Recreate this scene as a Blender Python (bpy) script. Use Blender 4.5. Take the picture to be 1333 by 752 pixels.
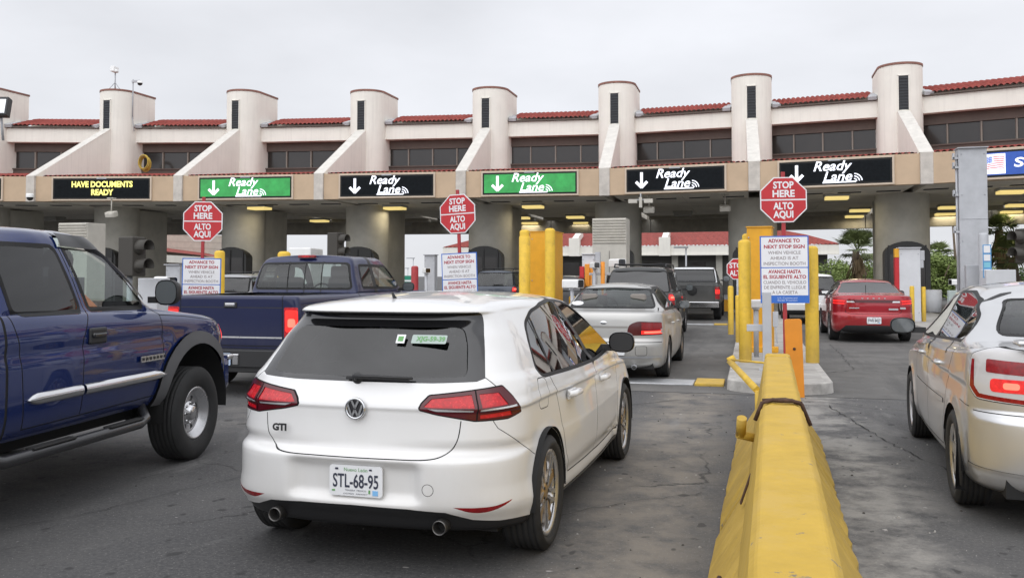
import bpy, bmesh, math, random
import numpy as np
from math import radians as R, sin, cos, pi, tan, atan, sqrt
from mathutils import Vector, Matrix
from mathutils.geometry import tessellate_polygon
random.seed(5)
for o in list(bpy.data.objects): bpy.data.objects.remove(o)
sc = bpy.context.scene
col = sc.collection
# ------------------------------------------------------------ camera
F_PX, CX, HORIZON, EYE, PITCH = 1180.0, 666.5, 358.0, 1.55, 0.035
YAW = R(14.7)
cam = bpy.data.objects.new('camera', bpy.data.cameras.new('camera')); col.objects.link(cam)
cam.data.sensor_width = 36; cam.data.lens = 36*F_PX/1333
PPY = HORIZON - F_PX*tan(PITCH)
cam.data.shift_y = -(376-PPY)/1333
cam.data.clip_end = 2000; cam.data.clip_start = .05
cam.location = (0, 0, EYE); cam.rotation_euler = (pi/2+PITCH, 0, YAW)
sc.camera = cam
# ------------------------------------------------------------ light
wd = bpy.data.worlds.new('World'); sc.world = wd; wd.use_nodes = True
SUN_EL, SUN_AZ = R(56), R(190)        # azimuth clockwise from +Y (lane direction): behind the camera
nt = wd.node_tree; N, L = nt.nodes, nt.links
bg = N['Background']; bg.inputs[1].default_value = .1
sky = N.new('ShaderNodeTexSky'); sky.sky_type = 'NISHITA'; sky.sun_disc = False
sky.sun_elevation = SUN_EL; sky.sun_rotation = SUN_AZ
tc = N.new('ShaderNodeTexCoord'); sp = N.new('ShaderNodeSeparateXYZ'); L.new(tc.outputs['Generated'], sp.inputs[0])
mr = N.new('ShaderNodeMapRange'); mr.inputs[1].default_value = 0; mr.inputs[2].default_value = 1
mr.inputs[3].default_value = 8.5; mr.inputs[4].default_value = 10.8
L.new(sp.outputs[2], mr.inputs[0])
mp = N.new('ShaderNodeMapping'); mp.inputs['Scale'].default_value = (1.0, 1.0, 2.6); L.new(tc.outputs['Generated'], mp.inputs[0])
nz = N.new('ShaderNodeTexNoise'); nz.inputs['Scale'].default_value = 2.2; nz.inputs['Detail'].default_value = 5; nz.inputs['Roughness'].default_value = .5
L.new(mp.outputs[0], nz.inputs[0])
cr = N.new('ShaderNodeMapRange'); cr.inputs[1].default_value = .3; cr.inputs[2].default_value = .72
cr.inputs[3].default_value = .86; cr.inputs[4].default_value = 1.14; L.new(nz.outputs[0], cr.inputs[0])
mu = N.new('ShaderNodeMath'); mu.operation = 'MULTIPLY'; L.new(mr.outputs[0], mu.inputs[0]); L.new(cr.outputs[0], mu.inputs[1])
nv = N.new('ShaderNodeVectorMath'); nv.operation = 'NORMALIZE'; L.new(tc.outputs['Generated'], nv.inputs[0])
dt = N.new('ShaderNodeVectorMath'); dt.operation = 'DOT_PRODUCT'; dt.inputs[1].default_value = (sin(SUN_AZ)*cos(SUN_EL*.5), cos(SUN_AZ)*cos(SUN_EL*.5), sin(SUN_EL*.5)); L.new(nv.outputs[0], dt.inputs[0])
gl = N.new('ShaderNodeMapRange'); gl.interpolation_type = 'SMOOTHSTEP'; gl.inputs[1].default_value = -.1; gl.inputs[2].default_value = 1; gl.inputs[3].default_value = 1; gl.inputs[4].default_value = 1.95; L.new(dt.outputs['Value'], gl.inputs[0])
mu2 = N.new('ShaderNodeMath'); mu2.operation = 'MULTIPLY'; L.new(mu.outputs[0], mu2.inputs[0]); L.new(gl.outputs[0], mu2.inputs[1]); mu = mu2
tint = N.new('ShaderNodeVectorMath'); tint.operation = 'SCALE'; tint.inputs[0].default_value = (.965, .98, 1.03); L.new(mu.outputs[0], tint.inputs['Scale'])
mx = N.new('ShaderNodeMix'); mx.data_type = 'RGBA'; mx.inputs[0].default_value = .94
L.new(sky.outputs[0], mx.inputs[6]); L.new(tint.outputs[0], mx.inputs[7]); L.new(mx.outputs[2], bg.inputs[0])
sun = bpy.data.objects.new('sun', bpy.data.lights.new('sun', 'SUN')); col.objects.link(sun)
sun.data.energy = .7; sun.data.angle = R(95); sun.data.color = (1, .97, .92)
sun.rotation_euler = (pi/2-SUN_EL, 0, -SUN_AZ+pi)
sc.view_settings.view_transform = 'Standard'; sc.view_settings.look = 'None'
sc.view_settings.exposure = 0.0; sc.view_settings.gamma = 1
# ------------------------------------------------------------ coordinates
def at(px, py, d):                     # world point seen at pixel (1333 px wide photo) at forward distance d
    xc = (px-CX)/F_PX; k = (PPY-py)/F_PX
    zc = (sin(PITCH)+k*cos(PITCH))/(cos(PITCH)-k*sin(PITCH))
    xs = xc*(cos(PITCH)+zc*sin(PITCH))
    return Vector(((xs*cos(YAW)-sin(YAW))*d, (xs*sin(YAW)+cos(YAW))*d, EYE+zc*d))
def ground(px, py, z=0.0):
    p = at(px, py, 1.0); t = (EYE-z)/(EYE-p.z)
    return Vector((p.x*t, p.y*t, z))
# ------------------------------------------------------------ materials
MATS = {}
def mat(name, color, rough=.6, metal=0, coat=0, noise=0, nscale=3, bump=0, bscale=60, emit=0, spec=.5, back=None, dirt=None, alpha_t=0):
    if name in MATS: return MATS[name]
    m = bpy.data.materials.new(name); m.use_nodes = True
    nt = m.node_tree; N, L = nt.nodes, nt.links
    b = N['Principled BSDF']; c4 = (*color, 1)
    b.inputs['Base Color'].default_value = c4; b.inputs['Roughness'].default_value = rough
    b.inputs['Metallic'].default_value = metal; b.inputs['Coat Weight'].default_value = coat; b.inputs['Coat Roughness'].default_value = .03
    b.inputs['Specular IOR Level'].default_value = spec
    tc = N.new('ShaderNodeTexCoord')
    last = None
    if noise:
        n = N.new('ShaderNodeTexNoise'); n.inputs['Scale'].default_value = nscale; n.inputs['Detail'].default_value = 7; n.inputs['Roughness'].default_value = .62
        L.new(tc.outputs['Object'], n.inputs[0])
        r = N.new('ShaderNodeMapRange'); r.inputs[1].default_value = .3; r.inputs[2].default_value = .7
        r.inputs[3].default_value = 1-noise; r.inputs[4].default_value = 1+noise*.6; L.new(n.outputs[0], r.inputs[0])
        v = N.new('ShaderNodeVectorMath'); v.operation = 'SCALE'; v.inputs[0].default_value = color; L.new(r.outputs[0], v.inputs['Scale'])
        L.new(v.outputs[0], b.inputs['Base Color']); last = v.outputs[0]
        rr = N.new('ShaderNodeMapRange'); rr.inputs[3].default_value = max(0, rough-.08); rr.inputs[4].default_value = min(1, rough+.1)
        L.new(n.outputs[0], rr.inputs[0]); L.new(rr.outputs[0], b.inputs['Roughness'])
    if dirt:                           # (colour, amount, z_low, z_high): road film that stays on the lower panels
        dc, amt, z0, z1 = dirt
        s = N.new('ShaderNodeSeparateXYZ'); L.new(tc.outputs['Object'], s.inputs[0])
        r = N.new('ShaderNodeMapRange'); r.inputs[1].default_value = z0; r.inputs[2].default_value = z1; r.inputs[3].default_value = 1; r.inputs[4].default_value = .06
        L.new(s.outputs[2], r.inputs[0])
        mp = N.new('ShaderNodeMapping'); mp.inputs['Scale'].default_value = (1, 1, .35); L.new(tc.outputs['Object'], mp.inputs[0])
        n = N.new('ShaderNodeTexNoise'); n.inputs['Scale'].default_value = 7; n.inputs['Detail'].default_value = 8; n.inputs['Roughness'].default_value = .7
        L.new(mp.outputs[0], n.inputs[0])
        q = N.new('ShaderNodeMath'); q.operation = 'MULTIPLY'; L.new(r.outputs[0], q.inputs[0]); L.new(n.outputs[0], q.inputs[1])
        q2 = N.new('ShaderNodeMath'); q2.operation = 'MULTIPLY'; q2.inputs[1].default_value = amt*1.6; q2.use_clamp = True; L.new(q.outputs[0], q2.inputs[0])
        mx = N.new('ShaderNodeMix'); mx.data_type = 'RGBA'; L.new(q2.outputs[0], mx.inputs[0])
        if last: L.new(last, mx.inputs[6])
        else: mx.inputs[6].default_value = c4
        mx.inputs[7].default_value = (*dc, 1); L.new(mx.outputs[2], b.inputs['Base Color'])
        rr = N.new('ShaderNodeMapRange'); rr.inputs[3].default_value = rough; rr.inputs[4].default_value = .7; L.new(q2.outputs[0], rr.inputs[0]); L.new(rr.outputs[0], b.inputs['Roughness'])
        cw = N.new('ShaderNodeMapRange'); cw.inputs[3].default_value = coat; cw.inputs[4].default_value = 0; L.new(q2.outputs[0], cw.inputs[0]); L.new(cw.outputs[0], b.inputs['Coat Weight'])
    if bump:
        n = N.new('ShaderNodeTexNoise'); n.inputs['Scale'].default_value = bscale; n.inputs['Detail'].default_value = 6
        L.new(tc.outputs['Object'], n.inputs[0])
        bm_ = N.new('ShaderNodeBump'); bm_.inputs['Strength'].default_value = bump; bm_.inputs['Distance'].default_value = .01
        L.new(n.outputs[0], bm_.inputs['Height']); L.new(bm_.outputs[0], b.inputs['Normal'])
    if emit:
        b.inputs['Emission Color'].default_value = c4; b.inputs['Emission Strength'].default_value = emit
    if back:
        d = N.new('ShaderNodeBsdfDiffuse'); d.inputs[0].default_value = (*back, 1)
        g = N.new('ShaderNodeNewGeometry'); ms = N.new('ShaderNodeMixShader')
        L.new(g.outputs['Backfacing'], ms.inputs[0]); L.new(b.outputs[0], ms.inputs[1]); L.new(d.outputs[0], ms.inputs[2])
        L.new(ms.outputs[0], N['Material Output'].inputs[0])
    MATS[name] = m
    return m
def glass(name, tint, refl=1.0):
    if name in MATS: return MATS[name]
    m = bpy.data.materials.new(name); m.use_nodes = True
    nt = m.node_tree; N, L = nt.nodes, nt.links
    N.remove(N['Principled BSDF'])
    t = N.new('ShaderNodeBsdfTransparent'); t.inputs[0].default_value = (*tint, 1)
    g = N.new('ShaderNodeBsdfGlossy'); g.inputs['Roughness'].default_value = .02; g.inputs[0].default_value = (1, 1, 1, 1)
    f = N.new('ShaderNodeLayerWeight'); f.inputs[0].default_value = .5
    pw = N.new('ShaderNodeMath'); pw.operation = 'POWER'; pw.inputs[1].default_value = 4.2; L.new(f.outputs['Facing'], pw.inputs[0])
    k = N.new('ShaderNodeMath'); k.operation = 'MULTIPLY_ADD'; k.inputs[1].default_value = .9; k.inputs[2].default_value = .045*refl; k.use_clamp = True; L.new(pw.outputs[0], k.inputs[0])
    ms = N.new('ShaderNodeMixShader'); L.new(k.outputs[0], ms.inputs[0]); L.new(t.outputs[0], ms.inputs[1]); L.new(g.outputs[0], ms.inputs[2])
    L.new(ms.outputs[0], N['Material Output'].inputs[0])
    MATS[name] = m
    return m
BACK = (.022, .022, .023)
M = dict(
 black=mat('black_plastic', (.018, .018, .019), .45), matt=mat('matt_black', (.01, .01, .01), .8), gap=mat('panel_gap', (.008, .008, .008), .9),
 rubber=mat('tyre_rubber', (.022, .022, .022), .75, noise=.35, nscale=9, bump=.15, bscale=90),
 trim=mat('window_rubber', (.012, .012, .012), .5, spec=.25), seat=mat('seat_cloth', (.05, .05, .055), .9), tanseat=mat('tan_seat_cloth', (.2, .18, .16), .9),
 chrome=mat('chrome', (.75, .75, .76), .12, 1), steel=mat('grey_metal', (.42, .43, .45), .4, .6, noise=.15),
 alloy=mat('alloy_rim', (.62, .62, .63), .28, .85, noise=.1, nscale=12), gold=mat('bronze_rim', (.42, .29, .14), .35, .6, noise=.2, nscale=10),
 brake=mat('brake_metal', (.2, .19, .18), .5, .7), plate=mat('plate_white', (.72, .73, .74), .4),
 ink=mat('plate_ink', (.03, .035, .06), .5), green_ink=mat('green_ink', (.12, .32, .1), .5), blue_ink=mat('blue_ink', (.2, .45, .75), .5),
 lens=mat('red_lens', (.26, .006, .010), .2, coat=.3, noise=.35, nscale=40), lens2=mat('dark_red_lens', (.075, .005, .009), .2, coat=.25),
 lit=mat('lit_brake_lamp', (1, .05, .025), .3, emit=1.15), lit2=mat('glowing_red_lens', (.42, .006, .010), .25, coat=.2, emit=.22, noise=.45, nscale=45), hot=mat('hot_lamp', (.95, .02, .015), .3, emit=1.0), core=mat('lamp_core', (1, .17, .11), .3, emit=1.15),
 clear=mat('clear_lens', (.75, .76, .78), .12, .3, coat=1), amber=mat('amber_lens', (.8, .3, .03), .2, coat=1),
 g_dark=glass('tinted_glass', (.10, .105, .11), 1.5), g_mid=glass('window_glass', (.42, .47, .45), 1.35), g_clear=glass('windscreen_glass', (.72, .8, .77), 1.2), g_black=glass('privacy_glass', (.025, .026, .028), 1.7),
)
# ------------------------------------------------------------ mesh helpers
def link(name, me, m=None, parent=None):
    o = bpy.data.objects.new(name, me); col.objects.link(o)
    if m is not None:
        for k in (m if isinstance(m, (list, tuple)) else [m]): me.materials.append(k)
    if parent is not None: o.parent = parent
    return o
def tag(o, label=None, cat=None, group=None, kind=None):
    for k, v in (('label', label), ('category', cat), ('group', group), ('kind', kind)):
        if v: o[k] = v
    return o
def empty(name, loc=(0, 0, 0), rz=0, label=None, cat=None, group=None):
    o = bpy.data.objects.new(name, None); col.objects.link(o); o.location = loc; o.rotation_euler = (0, 0, rz); o.empty_display_size = .2
    return tag(o, label, cat, group)
def copy_tree(o, parent=None):
    c = o.copy(); col.objects.link(c)
    if parent: c.parent = parent
    for ch in list(o.children): copy_tree(ch, c)
    return c
class MB:
    def __init__(s): s.v, s.f, s.mi, s.sm = [], [], [], []; s.M = None
    def add(s, vs, fs, mi=0, smooth=False):
        k = len(s.v)
        s.v += [tuple(s.M @ Vector(p)) if s.M else tuple(p) for p in vs]
        for f in fs: s.f.append([k+i for i in f]); s.mi.append(mi); s.sm.append(smooth)
        return s
    def box(s, c, d, mi=0, rz=0, rx=0, ry=0, taper=1.0):
        m = Matrix.Translation(c) @ Matrix.Rotation(rz, 4, 'Z') @ Matrix.Rotation(ry, 4, 'Y') @ Matrix.Rotation(rx, 4, 'X')
        x, y, z = d[0]/2, d[1]/2, d[2]/2; t = taper
        P = [(-x, -y, -z), (x, -y, -z), (x, y, -z), (-x, y, -z), (-x*t, -y*t, z), (x*t, -y*t, z), (x*t, y*t, z), (-x*t, y*t, z)]
        return s.add([m @ Vector(p) for p in P], [(0, 3, 2, 1), (4, 5, 6, 7), (0, 1, 5, 4), (1, 2, 6, 5), (2, 3, 7, 6), (3, 0, 4, 7)], mi)
    def tube(s, pts, r, n=12, mi=0, cap=True, r2=None):
        pts = [Vector(p) for p in pts]; rings = []; up = None
        for i, p in enumerate(pts):
            a = pts[max(0, i-1)]; b = pts[min(len(pts)-1, i+1)]; d = (b-a).normalized()
            if up is None:
                up = Vector((0, 0, 1)) if abs(d.z) < .9 else Vector((1, 0, 0))
            u = d.cross(up).normalized(); up = u.cross(d).normalized()
            rr = r if r2 is None else r+(r2-r)*i/(len(pts)-1)
            rings.append([p+(u*cos(2*pi*k/n)+up*sin(2*pi*k/n))*rr for k in range(n)])
        vs = [q for rg in rings for q in rg]; fs = []
        for i in range(len(pts)-1):
            for k in range(n): fs.append((i*n+k, i*n+(k+1) % n, (i+1)*n+(k+1) % n, (i+1)*n+k))
        s.add(vs, fs, mi, True)
        if cap:
            s.add(rings[0], [tuple(range(n))[::-1]], mi); s.add(rings[-1], [tuple(range(n))], mi)
        return s
    def lathe(s, prof, n=24, M_=None, mi=0, a0=0, a1=2*pi, smooth=True):   # prof: (r, z) about Z
        full = abs(a1-a0-2*pi) < 1e-6; k = n if full else n+1
        vs = []
        for r, z in prof:
            for i in range(k):
                a = a0+(a1-a0)*i/n; p = Vector((r*cos(a), r*sin(a), z)); vs.append(M_ @ p if M_ else p)
        fs = []
        for j in range(len(prof)-1):
            for i in range(n):
                i2 = (i+1) % k
                fs.append((j*k+i, j*k+i2, (j+1)*k+i2, (j+1)*k+i))
        return s.add(vs, fs, mi, smooth)
    def prism(s, poly, a, b, M_=None, mi=0, smooth=False):   # polygon in local XZ extruded along Y from a to b
        n = len(poly)
        vs = [Vector((p[0], a, p[1])) for p in poly]+[Vector((p[0], b, p[1])) for p in poly]
        if M_: vs = [M_ @ v for v in vs]
        tr = tessellate_polygon([[Vector((p[0], p[1], 0)) for p in poly]])
        fs = [tuple(t) for t in tr]+[tuple(i+n for i in t[::-1]) for t in tr]
        k = [(i, (i+1) % n, (i+1) % n+n, i+n) for i in range(n)]
        s.add(vs, fs, mi); s.add(vs, k, mi, smooth)
        return s
    def build(s, name, m=None, parent=None, bevel=0, seg=2):
        me = bpy.data.meshes.new(name); me.from_pydata(s.v, [], s.f)
        bm = bmesh.new(); bm.from_mesh(me)
        if not getattr(s, 'nomerge', False): bmesh.ops.remove_doubles(bm, verts=bm.verts, dist=1e-5)
        bm.faces.ensure_lookup_table()
        if len(bm.faces) == len(s.f):
            for i, f in enumerate(bm.faces): f.material_index = s.mi[i]; f.smooth = s.sm[i]
        if not getattr(s, 'norecalc', False): bmesh.ops.recalc_face_normals(bm, faces=bm.faces)
        bm.to_mesh(me); bm.free()
        o = link(name, me, m, parent)
        if bevel:
            b = o.modifiers.new('bevel', 'BEVEL'); b.width = bevel; b.segments = seg; b.limit_method = 'ANGLE'; b.angle_limit = R(40); b.harden_normals = False
        return o
def rnd(pts, r=.03, k=4):              # rounded polygon; r may be a list
    out = []; n = len(pts)
    for i in range(n):
        p = Vector(pts[i]).to_2d() if len(pts[i]) > 2 else Vector(pts[i]); a = Vector(pts[i-1]); b = Vector(pts[(i+1) % n])
        rr = r[i] if isinstance(r, (list, tuple)) else r
        u, v = (a-p), (b-p); lu, lv = u.length, v.length
        if rr <= 0: out.append(tuple(p)); continue
        t = min(rr, lu*.48, lv*.48); u.normalize(); v.normalize()
        p0, p2 = p+u*t, p+v*t
        for j in range(k+1):
            q = j/k; out.append(tuple(p0*(1-q)**2+p*2*q*(1-q)+p2*q*q))
    return out
def mirror2(half):                     # half polygon with x>=0 listed bottom to top -> full polygon
    return list(half)+[(-x, z) for x, z in reversed(half) if abs(x) > 1e-6]
def text_verts(body, size, shear=0, bold=0, sx=1, align='CENTER'):
    c = bpy.data.curves.new('t', 'FONT'); c.body = body; c.size = size; c.align_x = align; c.align_y = 'CENTER'; c.shear = shear; c.offset = bold; c.resolution_u = 3
    o = bpy.data.objects.new('t', c); col.objects.link(o)
    dg = bpy.context.evaluated_depsgraph_get(); me = bpy.data.meshes.new_from_object(o.evaluated_get(dg))
    V = [(v.co.x*sx, v.co.y) for v in me.vertices]; Fs = [tuple(p.vertices) for p in me.polygons]
    bpy.data.objects.remove(o); bpy.data.curves.remove(c); bpy.data.meshes.remove(me)
    return V, Fs
def put_text(mb, body, size, pos, shear=0, bold=0, sx=1, mi=0, fit=None, align='CENTER', M_=None):  # on local XZ plane facing -Y
    V, Fs = text_verts(body, size, shear, bold, sx, align)
    if fit and V:
        w = max(v[0] for v in V)-min(v[0] for v in V); k = fit/w; V = [(v[0]*k, v[1]) for v in V]
    vs = [Vector((pos[0]+x, pos[1], pos[2]+y)) for x, y in V]
    if M_: vs = [M_ @ v for v in vs]
    mb.add(vs, Fs, mi)
def smooth(pts, n=5):                  # Catmull-Rom polyline
    P_ = [Vector(p) for p in pts]; out = []
    for i in range(len(P_)-1):
        a, b, c, d = P_[max(0, i-1)], P_[i], P_[i+1], P_[min(len(P_)-1, i+2)]
        for k in range(n):
            t = k/n; out.append(tuple(.5*((2*b)+(c-a)*t+(2*a-5*b+4*c-d)*t*t+(3*b-a-3*c+d)*t**3)))
    return out+[tuple(P_[-1])]
# ------------------------------------------------------------ car surfaces
def pchip(Y):
    Y = np.asarray(Y, float); n = len(Y); h = np.diff(Y); m = np.zeros(n)
    for i in range(1, n-1): m[i] = 0 if h[i-1]*h[i] <= 0 else 2*h[i-1]*h[i]/(h[i-1]+h[i])
    m[0], m[-1] = h[0], h[-1]
    def f(t):
        i = min(int(t), n-2); s = t-i
        return (2*s**3-3*s*s+1)*Y[i]+(s**3-2*s*s+s)*m[i]+(-2*s**3+3*s*s)*Y[i+1]+(s**3-s*s)*m[i+1]
    return f
KEYS = ('zm', 'zr', 'zf', 'yr', 'yf', 'w', 'wr', 'wf', 'ar', 'nr', 'af', 'nf')
def half_ring(p, NR, NS, NF):
    def corner(w, a, n):
        ph = np.linspace(0, pi/2, 160); x = w*np.sin(ph)**(2/n); y = a*(1-np.cos(ph)**(2/n))
        return x, y
    def resample(x, y, k):
        s = np.r_[0, np.cumsum(np.hypot(np.diff(x), np.diff(y)))]; t = np.linspace(0, s[-1], k+1)
        return np.interp(t, s, x), np.interp(t, s, y)
    xr, yr = resample(*corner(p['wr'], p['ar'], p['nr']), NR)
    xf, yf = resample(*corner(p['wf'], p['af'], p['nf']), NF)
    t = np.linspace(0, 1, NS+1)[1:-1]; sm = lambda q: q*q*(3-2*q)
    y0, y1 = p['yr']+p['ar'], p['yf']-p['af']
    xs = np.where(t < .5, p['wr']+(p['w']-p['wr'])*sm(np.clip(t/.45, 0, 1)), p['wf']+(p['w']-p['wf'])*sm(np.clip((1-t)/.45, 0, 1)))
    x = np.r_[xr, xs, xf[::-1]]; y = np.r_[p['yr']+yr, y0+(y1-y0)*t, p['yf']-yf[::-1]]
    q = (y-p['yr'])/(p['yf']-p['yr'])
    z = p['zm']+(p['zr']-p['zm'])*np.clip((.5-q)/.5, 0, 1)**2+(p['zf']-p['zm'])*np.clip((q-.5)/.5, 0, 1)**2
    return x, y, z
class Car:
    def __init__(s, name, label, cat, loc, yaw, levels, paint, crown=.04, res=1.0, warp=None, roofK=12):
        s.root = empty(name, loc, yaw, label, cat)
        s.paint = paint; NR, NS, NF = int(26*res), int(44*res), int(16*res)
        full = []; cur = {}
        for lv in levels:
            cur = dict(cur, **lv)
            for a, b in (('zr', 'zm'), ('zf', 'zm')):
                if a not in lv: cur[a] = cur['zm']
            for a in ('wr', 'wf'):
                if a not in lv and 'w' in lv: cur[a] = cur['w']-(.03 if a == 'wr' else .035)
            full.append(dict(cur))
        fs = {k: pchip([f[k] for f in full]) for k in KEYS}
        T = []
        for j in range(len(full)-1):
            a, b = full[j], full[j+1]
            d = max(abs(a[k]-b[k])*(1 if k[0] in 'zw' else .5) for k in ('zm', 'zr', 'zf', 'yr', 'yf', 'w'))
            n = int(min(10, max(2, round(d/.03*res))))
            T += [j+i/n for i in range(n)]
        T.append(len(full)-1)
        rows = []
        for t in T:
            p = {k: fs[k](t) for k in KEYS}
            rows.append(np.stack(half_ring(p, NR, NS, NF), 1))
        G = np.array(rows)                                     # levels x ring x 3
        top = G[-1]; wmax = top[:, 0].max(); rr = []
        for k in range(1, roofK+1):
            f = 1-k/roofK; P = top.copy(); P[:, 0] = top[:, 0]*f
            P[:, 2] = top[:, 2]+crown*(top[:, 0]**2-P[:, 0]**2)/wmax**2; rr.append(P)
        G = np.concatenate([G, np.array(rr)], 0)
        if warp:
            x, y, z = G[..., 0], G[..., 1], G[..., 2]
            G = np.stack(warp(x.copy(), y.copy(), z.copy()), -1)
        nl, nm = G.shape[:2]
        nr = np.zeros_like(G)
        a = G[1:, 1:]-G[:-1, :-1]; b = G[1:, :-1]-G[:-1, 1:]
        fn = np.cross(a, b)
        for di in (0, 1):
            for dj in (0, 1): nr[di:nl-1+di, dj:nm-1+dj] += fn
        nr[:, 0, 0] = 0; nr[:, -1, 0] = 0; nr[-1, :, 0] = 0
        ln = np.linalg.norm(nr, axis=2, keepdims=True); nr = nr/np.maximum(ln, 1e-9)
        if nr[nl//3, nm//2, 0] < 0: nr = -nr
        flip = fn[nl//3, nm//2, 0] < 0
        s.polys = []
        V = np.concatenate([G, nr], 2)
        for j in range(nl-1):
            for i in range(nm-1):
                q = [tuple(V[j, i]), tuple(V[j, i+1]), tuple(V[j+1, i+1]), tuple(V[j+1, i])]
                if flip is False: pass
                cen = fn[j, i]
                if (cen*(nr[j, i]+nr[j+1, i+1])).sum() < 0: q = q[::-1]
                # orientation test by newell
                s.polys.append(q)
                s.polys.append([(-x, y, z, -nx, ny, nz) for x, y, z, nx, ny, nz in reversed(q)])
        s.extra = []
    # --- projections
    def _proj(s, kind, sg):
        if kind == 'side': return (lambda p: (p[1], p[2])), (lambda q: q[0][0]*sg+q[2 % len(q)][0]*sg > 0 and abs(q[0][3]) > .12)
        if kind == 'rear': return (lambda p: (p[0], p[2])), (lambda q: q[0][4] < -.08 and -q[0][4] > .45*abs(q[0][3]))
        if kind == 'front': return (lambda p: (p[0], p[2])), (lambda q: q[0][4] > .08)
        if kind == 'top': return (lambda p: (p[0], p[1])), (lambda q: q[0][5] > .3)
        if kind == 'diag': return (lambda p: ((p[0]*sg+p[1])*.70711, p[2])), (lambda q: q[0][0]*sg > -1e-6 and q[1][0]*sg > -1e-6 and q[0][0]*q[0][3] > -1e-3 and q[0][1] < 1 and (q[0][3]*sg-q[0][4]) > .1)
    @staticmethod
    def _split(P, a, b):
        n0, n1 = -(b[1]-a[1]), b[0]-a[0]
        ds = [(p[6]-a[0])*n0+(p[7]-a[1])*n1 for p in P]
        if min(ds) >= -1e-7: return P, None
        if max(ds) <= 1e-7: return None, P
        I, O = [], []
        for i, p in enumerate(P):
            q = P[(i+1) % len(P)]; d, e = ds[i], ds[(i+1) % len(P)]
            if d >= 0: I.append(p)
            if d <= 0: O.append(p)
            if (d > 0 and e < 0) or (d < 0 and e > 0):
                t = d/(d-e); r = tuple(p[k]+(q[k]-p[k])*t for k in range(8)); I.append(r); O.append(r)
        return (I if len(I) > 2 else None), (O if len(O) > 2 else None)
    def carve(s, convs, kind, sg):
        pr, cond = s._proj(kind, sg)
        C = []
        for c in convs:
            ar = sum(c[i][0]*c[(i+1) % len(c)][1]-c[(i+1) % len(c)][0]*c[i][1] for i in range(len(c)))
            if abs(ar) < 1e-9: continue
            c = list(c) if ar > 0 else list(c)[::-1]
            C.append((c, min(p[0] for p in c), max(p[0] for p in c), min(p[1] for p in c), max(p[1] for p in c)))
        if not C: return []
        X0, X1, Z0, Z1 = min(c[1] for c in C), max(c[2] for c in C), min(c[3] for c in C), max(c[4] for c in C)
        out, ins = [], []
        for q in s.polys:
            uv = [pr(p) for p in q]
            if max(u for u, v in uv) < X0 or min(u for u, v in uv) > X1 or max(v for u, v in uv) < Z0 or min(v for u, v in uv) > Z1 or not cond(q):
                out.append(q); continue
            pieces = [[p[:6]+w for p, w in zip(q, uv)]]
            for c, x0, x1, z0, z1 in C:
                new = []
                for P in pieces:
                    if max(p[6] for p in P) < x0 or min(p[6] for p in P) > x1 or max(p[7] for p in P) < z0 or min(p[7] for p in P) > z1: new.append(P); continue
                    curp = P
                    for i in range(len(c)):
                        curp, o = s._split(curp, c[i], c[(i+1) % len(c)])
                        if o: new.append(o)
                        if not curp: break
                    if curp: ins.append([p[:6] for p in curp])
                pieces = new
                if not pieces: break
            out += [[p[:6] for p in P] for P in pieces]
        s.polys = out
        return ins
    @staticmethod
    def region(poly):
        if len(poly) <= 4: return [poly] if len(poly) == 3 else [[poly[i] for i in t] for t in tessellate_polygon([[Vector((p[0], p[1], 0)) for p in poly]])]
        return [[poly[i] for i in t] for t in tessellate_polygon([[Vector((p[0], p[1], 0)) for p in poly]])]
    def mesh(s, name, polys, m, parent=None, off=0, mset=None):
        idx = {}; V = []; Nn = []; Fs = []
        for q in polys:
            f = []
            for p in q:
                k = (round(p[0]*2e4), round(p[1]*2e4), round(p[2]*2e4))
                if k not in idx:
                    idx[k] = len(V); ln = sqrt(p[3]**2+p[4]**2+p[5]**2) or 1
                    n = (p[3]/ln, p[4]/ln, p[5]/ln); Nn.append(n); V.append((p[0]+n[0]*off, p[1]+n[1]*off, p[2]+n[2]*off))
                if not f or f[-1] != idx[k]: f.append(idx[k])
            if len(f) > 1 and f[0] == f[-1]: f.pop()
            if len(set(f)) == len(f) and len(f) > 2:
                a, b, c = (Vector(V[f[0]]), Vector(V[f[1]]), Vector(V[f[2]]))
                nn = Vector((0, 0, 0))
                for i in range(len(f)):
                    u, w = Vector(V[f[i]]), Vector(V[f[(i+1) % len(f)]]); nn += u.cross(w)
                if nn.dot(Vector(Nn[f[0]])) < 0: f = f[::-1]
                Fs.append(f)
        if not Fs: return None
        me = bpy.data.meshes.new(name); me.from_pydata(V, [], Fs)
        me.polygons.foreach_set('use_smooth', [True]*len(me.polygons))
        me.validate(); me.normals_split_custom_set_from_vertices(Nn)
        return link(name, me, m, parent or s.root)
    def cut(s, name, poly, kind, m, sides=(1, -1), off=0, parent=None, label=None, convs=None):
        outs = []
        for sg in (sides if kind in ('side', 'diag') else (1,)):
            ins = s.carve(convs or s.region(poly), kind, sg)
            if name and ins and ('window' in name or 'windscreen' in name) and not any(k in name for k in ('trim', 'bar', 'surround')): ins = s.smooth_pane(ins, kind)
            if name and ins:
                o = s.mesh(name, ins, m, parent, off)
                if o is not None and label: o['label'] = label
                outs.append(o)
        return outs
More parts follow.
